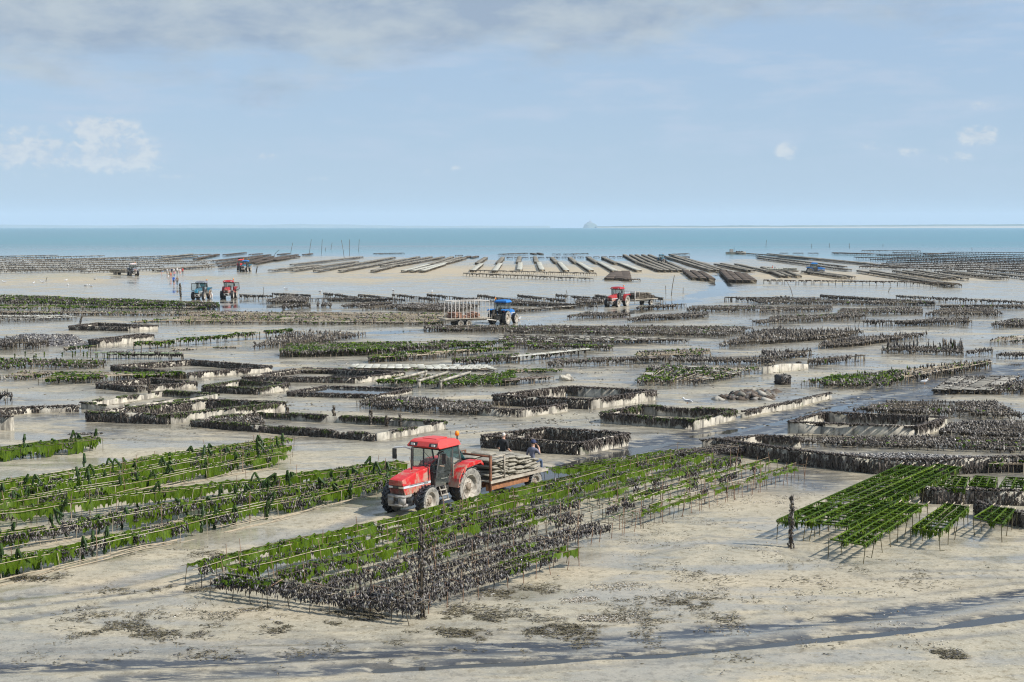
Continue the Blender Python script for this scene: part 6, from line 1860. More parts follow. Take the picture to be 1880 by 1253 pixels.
    g.sticks([(-.3, 0, .6)], [(-1.15, 0, .52)], .05, 0, 4)
    g.build('hitch', M['steel'], t)
    # set the bonnet ahead of the cab, and the cab over the axle
    def shift(objs, sx, dx):
        mt = Matrix.Translation((dx, 0, 0)) @ Matrix.Diagonal((sx, 1, 1, 1))
        for o in objs:
            if o.type == 'MESH': o.data.transform(mt)
            else: o.location.x = o.location.x * sx + dx; continue
            shift(o.children, sx, dx)
    shift([o for o in _b1 - _b0], .833, 1.8 - 1.22 * .833)
    shift([o for o in _b2 - _b1], .90, .62)
    moved = [o for o in _b3 - _b2 if o.name.split('.')[0] in ('mirror', 'mirror_arm', 'wiper', 'aerial', 'beacon')]
    shift(moved, .90, .62)
    for o in t.children:
        if o.name.split('.')[0] in ('front_bolster', 'step_ladder') : o.data.transform(Matrix.Translation((.18, 0, 0)))
    if emblem:
        bx('badge_plate', 3.62, -.26, 1.18, 3.65, .26, 1.62, M['logoblue'], t, .04)
        g = Geo()
        q = [(3.655, -.10, 1.28), (3.655, .04, 1.28), (3.655, .12, 1.36), (3.655, .12, 1.44), (3.655, .04, 1.52), (3.655, -.10, 1.52), (3.655, -.10, 1.28)]
        for a, b in zip(q[:-1], q[1:]): g.sticks([a], [b], .03, 0, 4)
        g.build('badge_mark', M['navy'], t)
    return t


def unit(v):
    v = np.asarray(v, float)
    return v / np.hypot(*v)


# the near tractor
HEAD = unit((-.545, -.838))
LEFT = np.array((-HEAD[1], HEAD[0]))
near_c = gxy(864, 930)
rear_axle = near_c - LEFT * 1.16
make_tractor('muddy red tractor pulling the loaded trailer, amber beacon on its roof', rear_axle, HEAD, near=True, open_rear=True, steer=.06)

# its trailer
def bag_mesh(seed, mat):
    st = rng
    g = Geo()
    bag_shape(g, (0, 0), 0, (1, 0), 1.0, .58, .12)
    return g.mesh('oyster_bag', [M[mat]], True)


BAGM = [bag_mesh(i, 'bagmesh') for i in range(6)]
BAGD = [bag_mesh(i, 'bagmeshdark') for i in range(3)]
BAGT = [bag_mesh(i, 'terracotta') for i in range(2)]


def make_trailer(label, loc, head, L=5.4, W=2.2, deck=1.02, wheels=(-.9,), Rw=.46, mat='rust', headboard=1.25, cage=0.0, group=None, plank='plank', bar=1.25):
    """loc is the middle of the deck; x runs towards the tractor"""
    t = thing('farm_trailer', label, 'trailer', (loc[0], loc[1], 0), math.atan2(head[1], head[0]), group)
    nb = 10
    for i in range(nb):
        y0 = -W / 2 + W / nb * i
        bx('deck_plank', -L / 2, y0 + .008, deck - .05, L / 2, y0 + W / nb - .008, deck, M[plank], t)
    g = Geo()
    for y in (-.45, .45):
        g.box(-L / 2 + .1, y - .06, deck - .36, L / 2, y + .06, deck - .17)
    for k in range(7):
        x = -L / 2 + .15 + (L - .3) * k / 6
        g.box(x - .04, -W / 2 + .02, deck - .165, x + .04, W / 2 - .02, deck - .06)
    g.sticks([(L / 2, .45, deck - .28), (L / 2, -.45, deck - .28)], [(L / 2 + bar, 0, .55), (L / 2 + bar, 0, .55)], .06, 0, 4)
    g.build('chassis', M[mat], t)
    for s in (-1, 1):
        bx('deck_rail', -L / 2, s * W / 2 - (.03 if s > 0 else 0.02), deck - .10, L / 2, s * W / 2 + (.03 if s > 0 else 0.02), deck + .012, M[plank], t)
        if mat == 'rust':
            bx('side_member', -L / 2 + .9, min(s * (W / 2 - .25), s * (W / 2 - .12)), deck - .42, L / 2, max(s * (W / 2 - .25), s * (W / 2 - .12)), deck - .15, M['brightrust'], t, .01)
    for x in wheels:
        bx('axle', x - .05, -W / 2 + .1, Rw - .06, x + .05, W / 2 - .1, Rw + .04, M['steel'], t)
        for s in (-1, 1):
            wheel(t, x, s * (W / 2 - .18), Rw, .34, 22, 'wheel')
    if headboard:
        g = Geo(); x = L / 2 - .05
        for y in (-W / 2 + .03, W / 2 - .03):
            g.box(x - .05, y - .04, deck - .75 if y > 0 else deck - .2, x + .05, y + .04, deck + headboard)
        g.box(x - .035, -W / 2 + .07, deck + headboard - .08, x + .035, W / 2 - .07, deck + headboard - .005)
        g.build('headboard', M[mat], t)
        for s in (-1, 1):
            g = Geo()
            g.box(L / 2 - 1.05, s * (W / 2 - .03) - .03, deck, L / 2 - .98, s * (W / 2 - .03) + .03, deck + headboard - .12)
            g.box(L / 2 - 1.05, s * (W / 2 - .03) - .025, deck + headboard - .12, L / 2 - .1, s * (W / 2 - .03) + .025, deck + headboard - .06)
            g.box(L / 2 - .98, s * (W / 2 - .03) - .02, deck + .10, L / 2 - .1, s * (W / 2 - .03) + .02, deck + .17)
            g.build('side_gate', M[mat if s < 0 else 'plank'], t)
    if cage:
        for s in (-1, 1):
            for k in range(11):
                x = -L / 2 + L * .14 + L * .84 * k / 10
                link('cage_bar', stick_mesh('cage_bar', [(x, s * (W / 2 - .05), deck), (x, s * (W / 2 - .05), deck + cage)], .045, M['galv'], 4), t)
            tube('cage_rail', [(-L / 2 + L * .14, s * (W / 2 - .05), deck + cage), (L / 2 - L * .02, s * (W / 2 - .05), deck + cage)], .045, 'galv', t, 4)
        for x in (-L / 2 + L * .14, L / 2 - L * .02):
            tube('cage_end_rail', [(x, -W / 2 + .05, deck + cage), (x, W / 2 - .05, deck + cage)], .045, 'galv', t, 4)
    return t


def load_bags(loc, head, L, W, deck, layers, meshes, label, group, start=0.0, end=1.0, top=None, jit=.05, name=False):
    """bags stacked flat, layer on layer, their long side across the deck"""
    ang = math.atan2(head[1], head[0]); h = unit(head); l = np.array((-h[1], h[0]))
    nx = int(L * (end - start) / .56)
    if not name:
        G_ = Geo()
    for k in range(layers):
        for i in range(nx):
            for s in (-1, 1):
                x = -L / 2 + L * start + .56 * (i + .5) + rng.normal(0, jit)
                lim = layers if top is None else top((i + .5) / nx)
                if k >= lim: continue
                y = s * (.53 + rng.normal(0, .04))
                p = np.asarray(loc) + h * x + l * y
                if not name:
                    bag_shape(G_, p, deck + .075 + k * .125 + rng.normal(0, .012), h + rng.normal(0, .07, 2), 1.0, .55, .12)
                    continue
                o = link('oyster_bag', meshes[rng.integers(len(meshes))], None, (p[0], p[1], deck + .075 + k * .125 + rng.normal(0, .012)), (rng.normal(0, .07), rng.normal(0, .10), ang + rng.normal(0, .09)), (rng.uniform(.95, 1.12), rng.uniform(.95, 1.05), rng.uniform(.9, 1.25)))
                words = ['bottom', 'second', 'third', 'fourth', 'fifth', 'sixth', 'topmost']
                tag(o, 'grey oyster bag in the %s layer, %s from the headboard, %s side of rusty trailer' % (words[k], ['first', 'second', 'third', 'fourth', 'fifth', 'sixth', 'seventh', 'eighth', 'ninth', 'tenth'][nx - 1 - i], 'near' if s > 0 else 'far'), 'oyster bag', group)
    if not name:
        tag(G_.build('bag_load', meshes[0].materials[0], None, kind='stuff'), label, 'bag load')


TH = unit((-.60, -.80))
tl = np.array((-TH[1], TH[0]))
TL = 4.2; DK = .92
corner = gxy(895, 886, DK)                       # near front corner of the deck
tc = corner - TH * (TL / 2 + .2) - tl * 1.1
make_trailer('rusty flatbed trailer heaped with grey oyster bags behind the muddy red tractor', tc, TH, TL, 2.2, DK, wheels=(-1.25,), Rw=.47, headboard=1.1, bar=.6)
load_bags(tc, TH, TL, 2.2, DK, 7, BAGM, None, 'oyster bags stacked on the rusty trailer', .0, .99, top=lambda s: 6.6 if s > .5 else (5.2 if s > .25 else (4 if s > .12 else 0)), name=True)


G_TR = 'tractors out on the flats'
# blue tractor with the caged trailer
h2 = unit((.42, .91))
p2 = gxy(917, 596)
make_tractor('bright blue tractor drawing a caged trailer in the middle of the flats', p2, h2, 'bluepaint', 'bluepaint', G_TR)
th2 = unit((.90, .44))
c2 = p2 - h2 * 1.1 - th2 * 4.1
make_trailer('flat trailer with tall pale cage sides behind the bright blue tractor', c2, th2, 5.8, 2.2, 1.0, wheels=(-.9, .15), Rw=.42, mat='galv', headboard=0, cage=2.0)
load_bags(c2, th2, 5.8, 2.2, 1.0, 5, BAGT, 'heap of reddish net bags inside the pale cage trailer', 'reddish bags inside the cage trailer', .2, .85, top=lambda s: 3 + 2 * math.sin(s * 9), jit=.08)
# farther red tractor and trailer
h3 = unit((-.50, -.86)); p3 = gxy(1139, 563)
make_tractor('dark red tractor with a loaded flat trailer by the turning track', p3, h3, 'darkred', 'darkred', G_TR)
th3 = unit((-.72, -.69)); c3 = p3 - h3 * 1.1 - th3 * 3.9
make_trailer('pale flat trailer behind the dark red tractor by the turning track', c3, th3, 5.2, 2.1, 1.0, wheels=(-1.2,), Rw=.42, mat='galv', headboard=1.2)
load_bags(c3, th3, 5.2, 2.1, 1.0, 7, BAGD, 'heap of brown mesh bags on the pale flat trailer', 'brown bags heaped on the pale flat trailer', .15, .95, top=lambda s: 2 + 6 * math.sin(min(1, s * 1.1) * 2.6))
# the two by the wet path
make_tractor('teal tractor with a pale blue badge plate beside the wet path', gxy(374, 549), unit((-.10, -1.0)) * 1, 'tealpaint', 'greypaint', G_TR, emblem=True, open_rear=True, open_door=-1)
make_tractor('red tractor seen head on with its door swung open by the wet path', gxy(422, 547), unit((.03, -1)), 'darkred', 'darkred', G_TR, open_door=1)
# far left
h6 = unit((.42, -.91)); p6 = gxy(243, 506)
make_tractor('dusty grey tractor with an orange nose near the crowded left rows', p6, h6, 'greypaint', 'palepaint', G_TR, front='orangepaint')
th6 = unit((.93, -.37)); c6 = p6 - h6 * 1.1 - th6 * 3.6
make_trailer('low grey trailer behind the dusty tractor at the far left', c6, th6, 4.6, 2.0, .95, wheels=(-.6,), Rw=.42, mat='steel', headboard=.8)
load_bags(c6, th6, 4.6, 2.0, .95, 4, BAGM, 'load of grey bags on the low trailer at the far left', 'bags on the low grey trailer', .1, .95)
make_tractor('red tractor standing by the dark rows beyond the sandbank, left of two', gxy(443, 496), unit((.2, -1)), 'redpaint', 'redclean', G_TR)
make_tractor('light blue tractor standing beside a red one beyond the sandbank', gxy(453, 498.5), unit((-.1, -1)), 'tealpaint', 'bluepaint', G_TR)
make_tractor('pale blue tractor among the farthest rows at the head of the channel', gxy(1213, 484), unit((.15, -1)), 'tealpaint', 'tealpaint', G_TR)
p9 = gxy(1487, 504.5)
make_tractor('blue tractor turned side on between the far rows at the right', p9, unit((1, -.12)), 'bluepaint', 'bluepaint', G_TR)
c9 = p9 - unit((1, -.12)) * 6.6
make_trailer('pale trailer with low sides behind the side on blue tractor', c9, unit((1, -.10)), 8.0, 2.2, 1.0, wheels=(-1.0, .1), Rw=.42, mat='galv', headboard=.0)
load_bags(c9, unit((1, -.10)), 8.0, 2.2, 1.0, 5, [bag_mesh(0, 'bagpale')], 'load of pale bags on the long trailer at the far right', 'pale bags on the long far trailer', .02, .98, top=lambda s: 3.2 + 1.6 * s)

# work boat lying off the rows
def boat(label, p, L=8.5, mat='greypaint'):
    q = gxy(*p)
    t = thing('work_boat', label, 'boat', (q[0], q[1], 0))
    xs = [-L / 2, -L / 4, 0, L / 4, L * .42, L / 2]
    hw = [1.2, 1.35, 1.35, 1.2, .7, .08]
    V = []
    for x, w in zip(xs, hw):
        V += [(x, -w, .95 + .25 * max(0, x / L)), (x, -w * .8, -.3), (x, w * .8, -.3), (x, w, .95 + .25 * max(0, x / L))]
    F = [[i * 4 + j, i * 4 + j + 1, i * 4 + j + 5, i * 4 + j + 4] for i in range(5) for j in range(3)] + [[0, 3, 2, 1]]
    F += [[i * 4 + 3, i * 4, i * 4 + 4, i * 4 + 7] for i in range(5)]
    solid('hull', V, F, M[mat], t)
    bx('wheelhouse', -2.6, -.7, .9, -1.2, .7, 2.1, M['castgrey'], t, .04)
    tube('mast', [(-.8, 0, .9), (-.8, 0, 3.2)], .06, 'black', t)
    g = Geo()
    for x in (.4, 1.5, 2.6): g.box(x - .4, -.6, 1.0, x + .4, .6, 1.35)
    g.build('deck_box', M['black'], t)
    return t


boat('small dark work boat lying in the shallows beyond the right hand rows', (1351, 467))

# ------------------------------------------------------------------ people
M['skin'] = plain_mat('skin', (0.52, 0.30, 0.21), .55)
CL = {}
def cloth(name, col):
    if name not in CL:
        CL[name] = plain_mat(name + '_cloth', col, .85)
    return CL[name]


def skeleton(pose):
    J = {'pelvis': (0, 0, .93), 'waist': (0, 0, 1.08), 'chest': (0, 0, 1.33), 'neck': (0, .0, 1.47), 'chin': (0, .015, 1.56), 'head': (0, .015, 1.66), 'crown': (0, 0, 1.74)}
    for s, n in ((-1, 'l'), (1, 'r')):
        J['hip' + n] = (s * .095, 0, .90); J['knee' + n] = (s * .10, .01, .49); J['ank' + n] = (s * .10, -.01, .08); J['toe' + n] = (s * .115, .17, .03)
        J['sho' + n] = (s * .18, 0, 1.40); J['elb' + n] = (s * .25, -.02, 1.12); J['wri' + n] = (s * .25, .05, .87); J['palm' + n] = (s * .245, .075, .79)
    J.update(pose)
    return {k: Vector(v) for k, v in J.items()}


EDG = [('pelvis', 'waist', 'shirt'), ('waist', 'chest', 'shirt'), ('chest', 'neck', 'shirt'), ('neck', 'chin', 'skin'), ('chin', 'head', 'skin'), ('head', 'crown', 'hair')]
for n in 'lr':
    EDG += [('pelvis', 'hip' + n, 'pants'), ('hip' + n, 'knee' + n, 'pants'), ('knee' + n, 'ank' + n, 'shin'), ('ank' + n, 'toe' + n, 'boot'), ('chest', 'sho' + n, 'shirt'), ('sho' + n, 'elb' + n, 'sleeve'), ('elb' + n, 'wri' + n, 'arm'), ('wri' + n, 'palm' + n, 'arm')]
RAD = {'pelvis': .135, 'waist': .125, 'chest': .145, 'neck': .055, 'chin': .068, 'head': .088, 'crown': .06, 'hip': .098, 'knee': .062, 'ank': .045, 'toe': .04, 'sho': .070, 'elb': .045, 'wri': .032, 'palm': .036}
_bod = {}


def body_mesh(key, pose, fingers=False):
    if key in _bod:
        return _bod[key]
    J = skeleton(pose)
    names = list(J)
    idx = {n: i for i, n in enumerate(names)}
    me = bpy.data.meshes.new('body')
    me.from_pydata([tuple(J[n]) for n in names], [(idx[a], idx[b]) for a, b, c in EDG], [])
    ob = bpy.data.objects.new('body', me); COL.objects.link(ob)
    ob.modifiers.new('skin', 'SKIN'); md = ob.modifiers.new('sub', 'SUBSURF'); md.levels = 1
    for i, n in enumerate(names):
        k = n if n in RAD else n[:-1]
        r = RAD[k]
        v = me.skin_vertices[0].data[i]
        v.radius = (r, r * (.78 if k in ('pelvis', 'waist', 'chest') else 1.0))
        v.use_root = n == 'pelvis'
    dg = bpy.context.evaluated_depsgraph_get()
    res = bpy.data.meshes.new_from_object(ob.evaluated_get(dg))
    bpy.data.objects.remove(ob)
    res.name = 'body'
    cen = np.array([tuple(p.center) for p in res.polygons])
    best = np.full(len(cen), 9.0); reg = np.zeros(len(cen), int)
    regs = ['shirt', 'skin', 'hair', 'pants', 'shin', 'boot', 'sleeve', 'arm']
    for a, b, c in EDG:
        A, B = np.array(J[a]), np.array(J[b]); d = B - A
        t = np.clip(((cen - A) @ d) / (d @ d + 1e-9), 0, 1)
        ra = RAD[a if a in RAD else a[:-1]]; rb = RAD[b if b in RAD else b[:-1]]
        q = np.linalg.norm(cen - A - t[:, None] * d, axis=1) / (ra * (1 - t) + rb * t)
        m = q < best; best[m] = q[m]; reg[m] = regs.index(c)
    # hair covers the back of the head
    fwv = np.array(pose.get('face', (0, 1, 0)), float); Hh = np.array(J['head'])
    rel = (cen - Hh)
    hairy = ((reg == 1) | (reg == 2)) & (rel[:, 2] > -.06) & ((rel @ fwv < .02) | (rel[:, 2] > .05))
    reg[hairy] = 2
    # face, ears, fingers
    bm = bmesh.new(); bm.from_mesh(res)
    for f in bm.faces: f.material_index = int(reg[f.index]); f.smooth = True
    H = J['head']; fw = (J['chin'] - J['neck']).copy(); fw = Vector((0, 1, 0)) if 'face' not in pose else Vector(pose['face'])
    rt = fw.cross(Vector((0, 0, 1))).normalized()
    def blob(c, s, mi):
        r = bmesh.ops.create_icosphere(bm, subdivisions=1, radius=1.0)
        for v in r['verts']:
            v.co = Vector((v.co.x * s[0], v.co.y * s[1], v.co.z * s[2])) + c
            for f in v.link_faces: f.material_index = mi
    blob(H + fw * .095 + Vector((0, 0, -.035)), (.016, .016, .026), 1)
    for s in (-1, 1):
        blob(H + rt * s * .092 + Vector((0, 0, -.03)), (.015, .022, .034), 1)
        blob(H + fw * .086 + rt * s * .032 + Vector((0, 0, 0)), (.011, .011, .008), 2)
    blob(H + fw * .083 + Vector((0, 0, -.075)), (.022, .012, .007), 2)
    for n, s in (('l', -1), ('r', 1)):
        P = J['palm' + n]; W = J['wri' + n]; d = (P - W).normalized()
        side = d.cross(fw).normalized() if abs(d.dot(fw)) < .95 else rt
        for k, ln in enumerate((.065, .075, .07, .055)):
            a = P + side * (k - 1.5) * .019 + d * .02
            m_ = a + d * ln * .55; e = m_ + (d * .75 + fw * .35).normalized() * ln * .5
            for p0, p1, r0 in ((a, m_, .0105), (m_, e, .009)):
                v = (p1 - p0); L = v.length
                r = bmesh.ops.create_cone(bm, segments=5, radius1=r0, radius2=r0 * .85, depth=L, cap_ends=True)
                mt = Matrix.Translation((p0 + p1) / 2) @ v.to_track_quat('Z', 'Y').to_matrix().to_4x4()
                bmesh.ops.transform(bm, matrix=mt, verts=r['verts'])
                for vv in r['verts']:
                    for f in vv.link_faces: f.material_index = 7
        v = (side * -s * .6 + d * .8).normalized() * .06; p0 = W + d * .025 - side * s * -.02
        r = bmesh.ops.create_cone(bm, segments=5, radius1=.012, radius2=.009, depth=.06, cap_ends=True)
        bmesh.ops.transform(bm, matrix=Matrix.Translation(p0 + v * .5) @ v.to_track_quat('Z', 'Y').to_matrix().to_4x4(), verts=r['verts'])
        for vv in r['verts']:
            for f in vv.link_faces: f.material_index = 7
    bm.to_mesh(res); bm.free()
    _bod[key] = (res, J)
    return _bod[key]


STAND = {}
WALK = {'kneel': (-.10, .16, .50), 'ankl': (-.10, .22, .10), 'toel': (-.11, .39, .08), 'kneer': (.10, .04, .49), 'ankr': (.10, -.26, .14), 'toer': (.11, -.12, .03), 'elbl': (-.25, -.12, 1.13), 'wril': (-.24, -.12, .88), 'palml': (-.24, -.09, .80), 'elbr': (.25, .08, 1.13), 'wrir': (.23, .22, .93), 'palmr': (.23, .27, .86)}
BEND = {'waist': (0, .08, 1.05), 'chest': (0, .30, 1.17), 'neck': (0, .44, 1.20), 'chin': (0, .52, 1.20), 'head': (0, .60, 1.22), 'crown': (0, .66, 1.25), 'shol': (-.18, .34, 1.17), 'shor': (.18, .34, 1.17), 'elbl': (-.22, .42, .90), 'elbr': (.22, .42, .90), 'wril': (-.18, .52, .68), 'wrir': (.18, .52, .68), 'palml': (-.17, .55, .60), 'palmr': (.17, .55, .60)}
SIT = {'pelvis': (0, 0, .10), 'waist': (0, -.01, .25), 'chest': (0, .03, .50), 'neck': (0, .05, .64), 'chin': (0, .075, .73), 'head': (0, .08, .83), 'crown': (0, .06, .91),
       'hipl': (-.10, .05, .08), 'hipr': (.10, .05, .08), 'kneel': (-.12, .47, .08), 'kneer': (.12, .47, .08), 'ankl': (-.12, .50, -.34), 'ankr': (.12, .50, -.34), 'toel': (-.13, .66, -.40), 'toer': (.13, .66, -.40),
       'shol': (-.19, .04, .57), 'shor': (.19, .04, .57), 'elbl': (-.27, .0, .30), 'elbr': (.27, .0, .30), 'wril': (-.24, .20, .16), 'wrir': (.24, .20, .16), 'palml': (-.22, .27, .15), 'palmr': (.22, .27, .15)}
SITHAND = dict(SIT, elbr=(.26, .16, .36), wrir=(.13, .28, .62), palmr=(.08, .24, .70))
DRIVE = dict(SIT, elbl=(-.25, .12, .34), elbr=(.25, .12, .34), wril=(-.15, .36, .40), wrir=(.15, .36, .40), palml=(-.13, .44, .43), palmr=(.13, .44, .43))


def person(label, loc, face, key='stand', pose=STAND, shirt='white', pants='dark', hair='brownhair', shin=None, boot='boots', sleeve=None, arm='skin', z=0.0, scale=1.0, hat=None, group=None):
    """face: direction on the ground the person faces"""
    me, J = body_mesh(key, pose)
    me = me.copy()
    ix = np.empty(len(me.polygons), dtype=np.int32); me.polygons.foreach_get('material_index', ix)
    me.materials.clear()
    cols = {'white': (.72, .70, .68), 'black': (.018, .018, .02), 'slate': (.15, .155, .21), 'blue': (.02, .11, .50), 'brown': (.24, .14, .08), 'red': (.50, .05, .05), 'pink': (.60, .30, .32), 'orange': (.68, .25, .12), 'navy': (.03, .04, .10), 'dark': (.05, .05, .055), 'grey': (.30, .30, .30), 'khaki': (.30, .26, .18), 'jeans': (.07, .11, .20), 'boots': (.03, .03, .03), 'paleblue': (.30, .42, .58), 'brownhair': (.06, .035, .02), 'greyhair': (.66, .60, .54), 'teal': (.05, .22, .25), 'coral': (.75, .20, .12)}
    mk = lambda n: M['skin'] if n == 'skin' else cloth(n, cols[n])
    for n in (shirt, 'skin', hair, pants, shin or pants, boot, sleeve or shirt, arm):
        me.materials.append(mk(n))
    me.polygons.foreach_set('material_index', ix)
    t = link('person', me, None, (loc[0], loc[1], z), (0, 0, math.atan2(face[1], face[0]) - math.pi / 2), (scale,) * 3)
    tag(t, label, 'person', group)
    H = J['head']
    if hat:
        g = Geo()
        a = np.arange(12) * math.pi / 6
        V = [(r * math.cos(q), r * math.sin(q), z_) for r, z_ in ((.112, -.005), (.112, .05), (.085, .10), (.02, .125)) for q in a]
        g.add(V, [[k * 12 + i, k * 12 + (i + 1) % 12, (k + 1) * 12 + (i + 1) % 12, (k + 1) * 12 + i] for k in range(3) for i in range(12)])
        g.box(-.07, .08, -.005, .07, .20, .012)
        o = g.build('cap', mk(hat), t); o.location = H
    return t


hd = np.array((HEAD[0], HEAD[1]))
def on_trailer(x, y):
    p = tc + TH * x + tl * y
    return p


pm = on_trailer(-1.25, -.80)
person('man with short grey hair and black T-shirt sitting on the far side of the trailer', pm, unit((.6, .8)), 'sit', SIT, 'black', 'dark', 'greyhair', z=DK + .52, scale=1.12)
pm = on_trailer(-1.80, .45)
person('man in slate blue shirt and cap on the trailer tail, hand at his face', pm, -TH, 'sithand', SITHAND, 'slate', 'jeans', 'brownhair', z=DK + .22, scale=1.1, hat='navy')
pm = rear_axle + HEAD * (.50)
person('driver in dark clothes and cap inside the cab of the muddy red tractor', pm, HEAD, 'drive', DRIVE, 'dark', 'dark', 'brownhair', z=1.36, scale=.98, hat='navy')

GP = 'walkers on the sands'
for (x, y), f, key, pose, sh, pa, hr, shin, lab in [
    ((297, 507), (1, .2), 'bend', BEND, 'paleblue', 'pink', 'brownhair', 'skin', 'walker bending down in blue top and pink trousers, leftmost of the group'),
    ((307, 506), (.3, 1), 'stand', STAND, 'white', 'grey', 'brownhair', 'skin', 'walker in a bright white top behind the squatting ones'),
    ((312, 506.5), (-.5, 1), 'walk', WALK, 'grey', 'khaki', 'brownhair', None, 'walker in a pale grey top in the middle of the group'),
    ((315.5, 504.5), (.1, 1), 'stand', STAND, 'navy', 'dark', 'brownhair', None, 'walker in navy among the pale tops'),
    ((319, 505.5), (.2, 1), 'stand', STAND, 'white', 'navy', 'greyhair', None, 'walker in white top and navy trousers'),
    ((325.5, 504), (-.1, 1), 'stand', STAND, 'white', 'dark', 'greyhair', None, 'walker in white cap and dark trousers near the right of the group'),
    ((330.5, 505.5), (.1, 1), 'walk', WALK, 'white', 'pink', 'greyhair', 'skin', 'walker in white top and pink shorts near the right of the group'),
    ((335.5, 504.5), (-.4, 1), 'stand', STAND, 'red', 'dark', 'brownhair', None, 'walker in a dark red top at the right end of the group'),
    ((313.5, 511), (-.3, 1), 'bend', BEND, 'orange', 'red', 'brownhair', 'skin', 'walker bending in an orange top, nearer than the rest'),
    ((309, 513), (1, .3), 'bend', BEND, 'khaki', 'white', 'brownhair', 'skin', 'walker bending in pale clothes beside the orange one'),
    ((320.5, 511), (.1, 1), 'walk', WALK, 'pink', 'paleblue', 'brownhair', None, 'walker in pink top and pale trousers following the pair'),
]:
    person(lab, gxy(x, y), unit(f), key, pose, sh, pa, hr, shin, group=GP, scale=.98)
person('walker in a bright blue jacket on the wet path', gxy(319, 524), unit((.05, 1)), 'walk', WALK, 'blue', 'dark', 'greyhair', 'skin', arm='blue', scale=1.06)
person('walker in a brown jacket beside the blue one on the wet path', gxy(325.5, 524.5), unit((-.1, 1)), 'walk', WALK, 'brown', 'dark', 'brownhair', None, arm='brown', scale=1.05)
person('person in dark clothes standing by the open teal tractor', gxy(385, 552), unit((-1, .1)), 'stand', STAND, 'brown', 'dark', 'brownhair')
person('person in white trousers stooping beside the teal tractor', gxy(389, 551.5), unit((-.3, -1)), 'bend', BEND, 'white', 'white', 'brownhair')
person('worker in a coral red jacket at the tail of the far pale trailer', gxy(1418, 501.5), unit((1, .2)), 'stand', STAND, 'coral', 'dark', 'brownhair', arm='coral', scale=1.1)
person('worker in white beside the coral jacketed one', gxy(1423, 500.5), unit((-.5, -1)), 'stand', STAND, 'white', 'dark', 'greyhair')

# ------------------------------------------------------------------ stakes, birds, boulder, scraps
GS = 'thin stakes out in the water'
def thin_stake(label, p, h, lean, group=None, r=.06):
    q = gxy(*p)
    t = link('stake', stick_mesh('stake', [(0, 0, -1.2), (lean * h * .5, 0, h * .5), (lean * h, 0, h)], r, M['leg'], 5), None, (q[0], q[1], 0))
    tag(t, label, 'stake', group)


for i, (x, y, top, lx) in enumerate([(533, 465, 446, 538), (567, 469, 440, 572), (590, 466, 440, 592), (607, 459, 446, 610), (633, 475, 441, 627), (642, 470, 440, 642), (658, 462, 440, 660), (597, 461, 455, 598), (500, 470, 459, 513), (1406, 455, 441, 1407), (1490, 456, 448, 1490), (1523, 455, 447, 1523), (1560, 456, 447, 1559), (1621, 454, 448, 1621), (1785, 460, 455, 1784)]):
    D = EYE * _f / (y - 416.5)
    thin_stake('thin dark stake standing in the sea, %s from the left' % ORD[[1, 2, 3, 5, 6, 7, 8, 4, 0, 9, 10, 11, 12, 13, 14][i]], (x, y), (y - top) / _f * D, (lx - x) / max(1, y - top), GS, r=.05 + D / 14000)
thin_stake('leaning stake standing on the wet sand right of the farther red tractor', (1231, 544), 3.5, .18, r=.06)
thin_stake('short upright stake left of the leaning one on the wet sand', (1223, 542), 1.6, -.08, r=.05)
thin_stake('short forked stake right of the leaning one on the wet sand', (1254, 540), 1.1, .03, r=.05)
thin_stake('leaning stake before the legged trestle at the right', (1459, 544), 2.5, -.55, r=.05)
thin_stake('short slanting stake on the wet sand at the right', (1629, 537), .9, .7, r=.06)
thin_stake('stake leaning among the thin trestles near the farther red tractor', (1042, 543), .9, -.25, r=.05)
thin_stake('slanting stake alone on the left sands', (83, 518), 1.0, .45, r=.07)
thin_stake('stake at the head of the dark middle beds', (484, 545), 1.6, .0, r=.04)
weed_post('thick dark post standing where the wet path meets the racks', (332, 546), 2.3, r=.13, lean=(-.12, 0), blob=False)
weed_post('crossed weedy stakes on the sand right of the two far tractors', (470, 502), 1.7, r=.09, lean=(.35, 0), blob=False)
weed_post('leaning dark stump on the small half white tank', (146, 597), 1.1, r=.08, lean=(.35, 0), blob=False)

# weed posts on the tanks and beside them
for i, (x, y, h, lab) in enumerate([(613, 775, .95, 'weedy post on the back wall of the tank behind the tractor, middle one'), (681, 782, .95, 'tall weedy post at the right of the tank behind the tractor'), (528, 772, .8, 'weedy post at the left corner of the tank behind the tractor'), (467, 772, .7, 'small weedy post left of the tank behind the tractor'), (710, 785, .7, 'weed tuft post inside the tank behind the tractor'), (735, 785, .75, 'weed tuft post at the right inside the tank behind the tractor'), (274, 726, 1.2, 'weedy post rising behind the low pale tank at the left')]):
    weed_post(lab, (x, y), h, mat='darkmid' if i % 2 else 'weed', r=.05, blob=False)
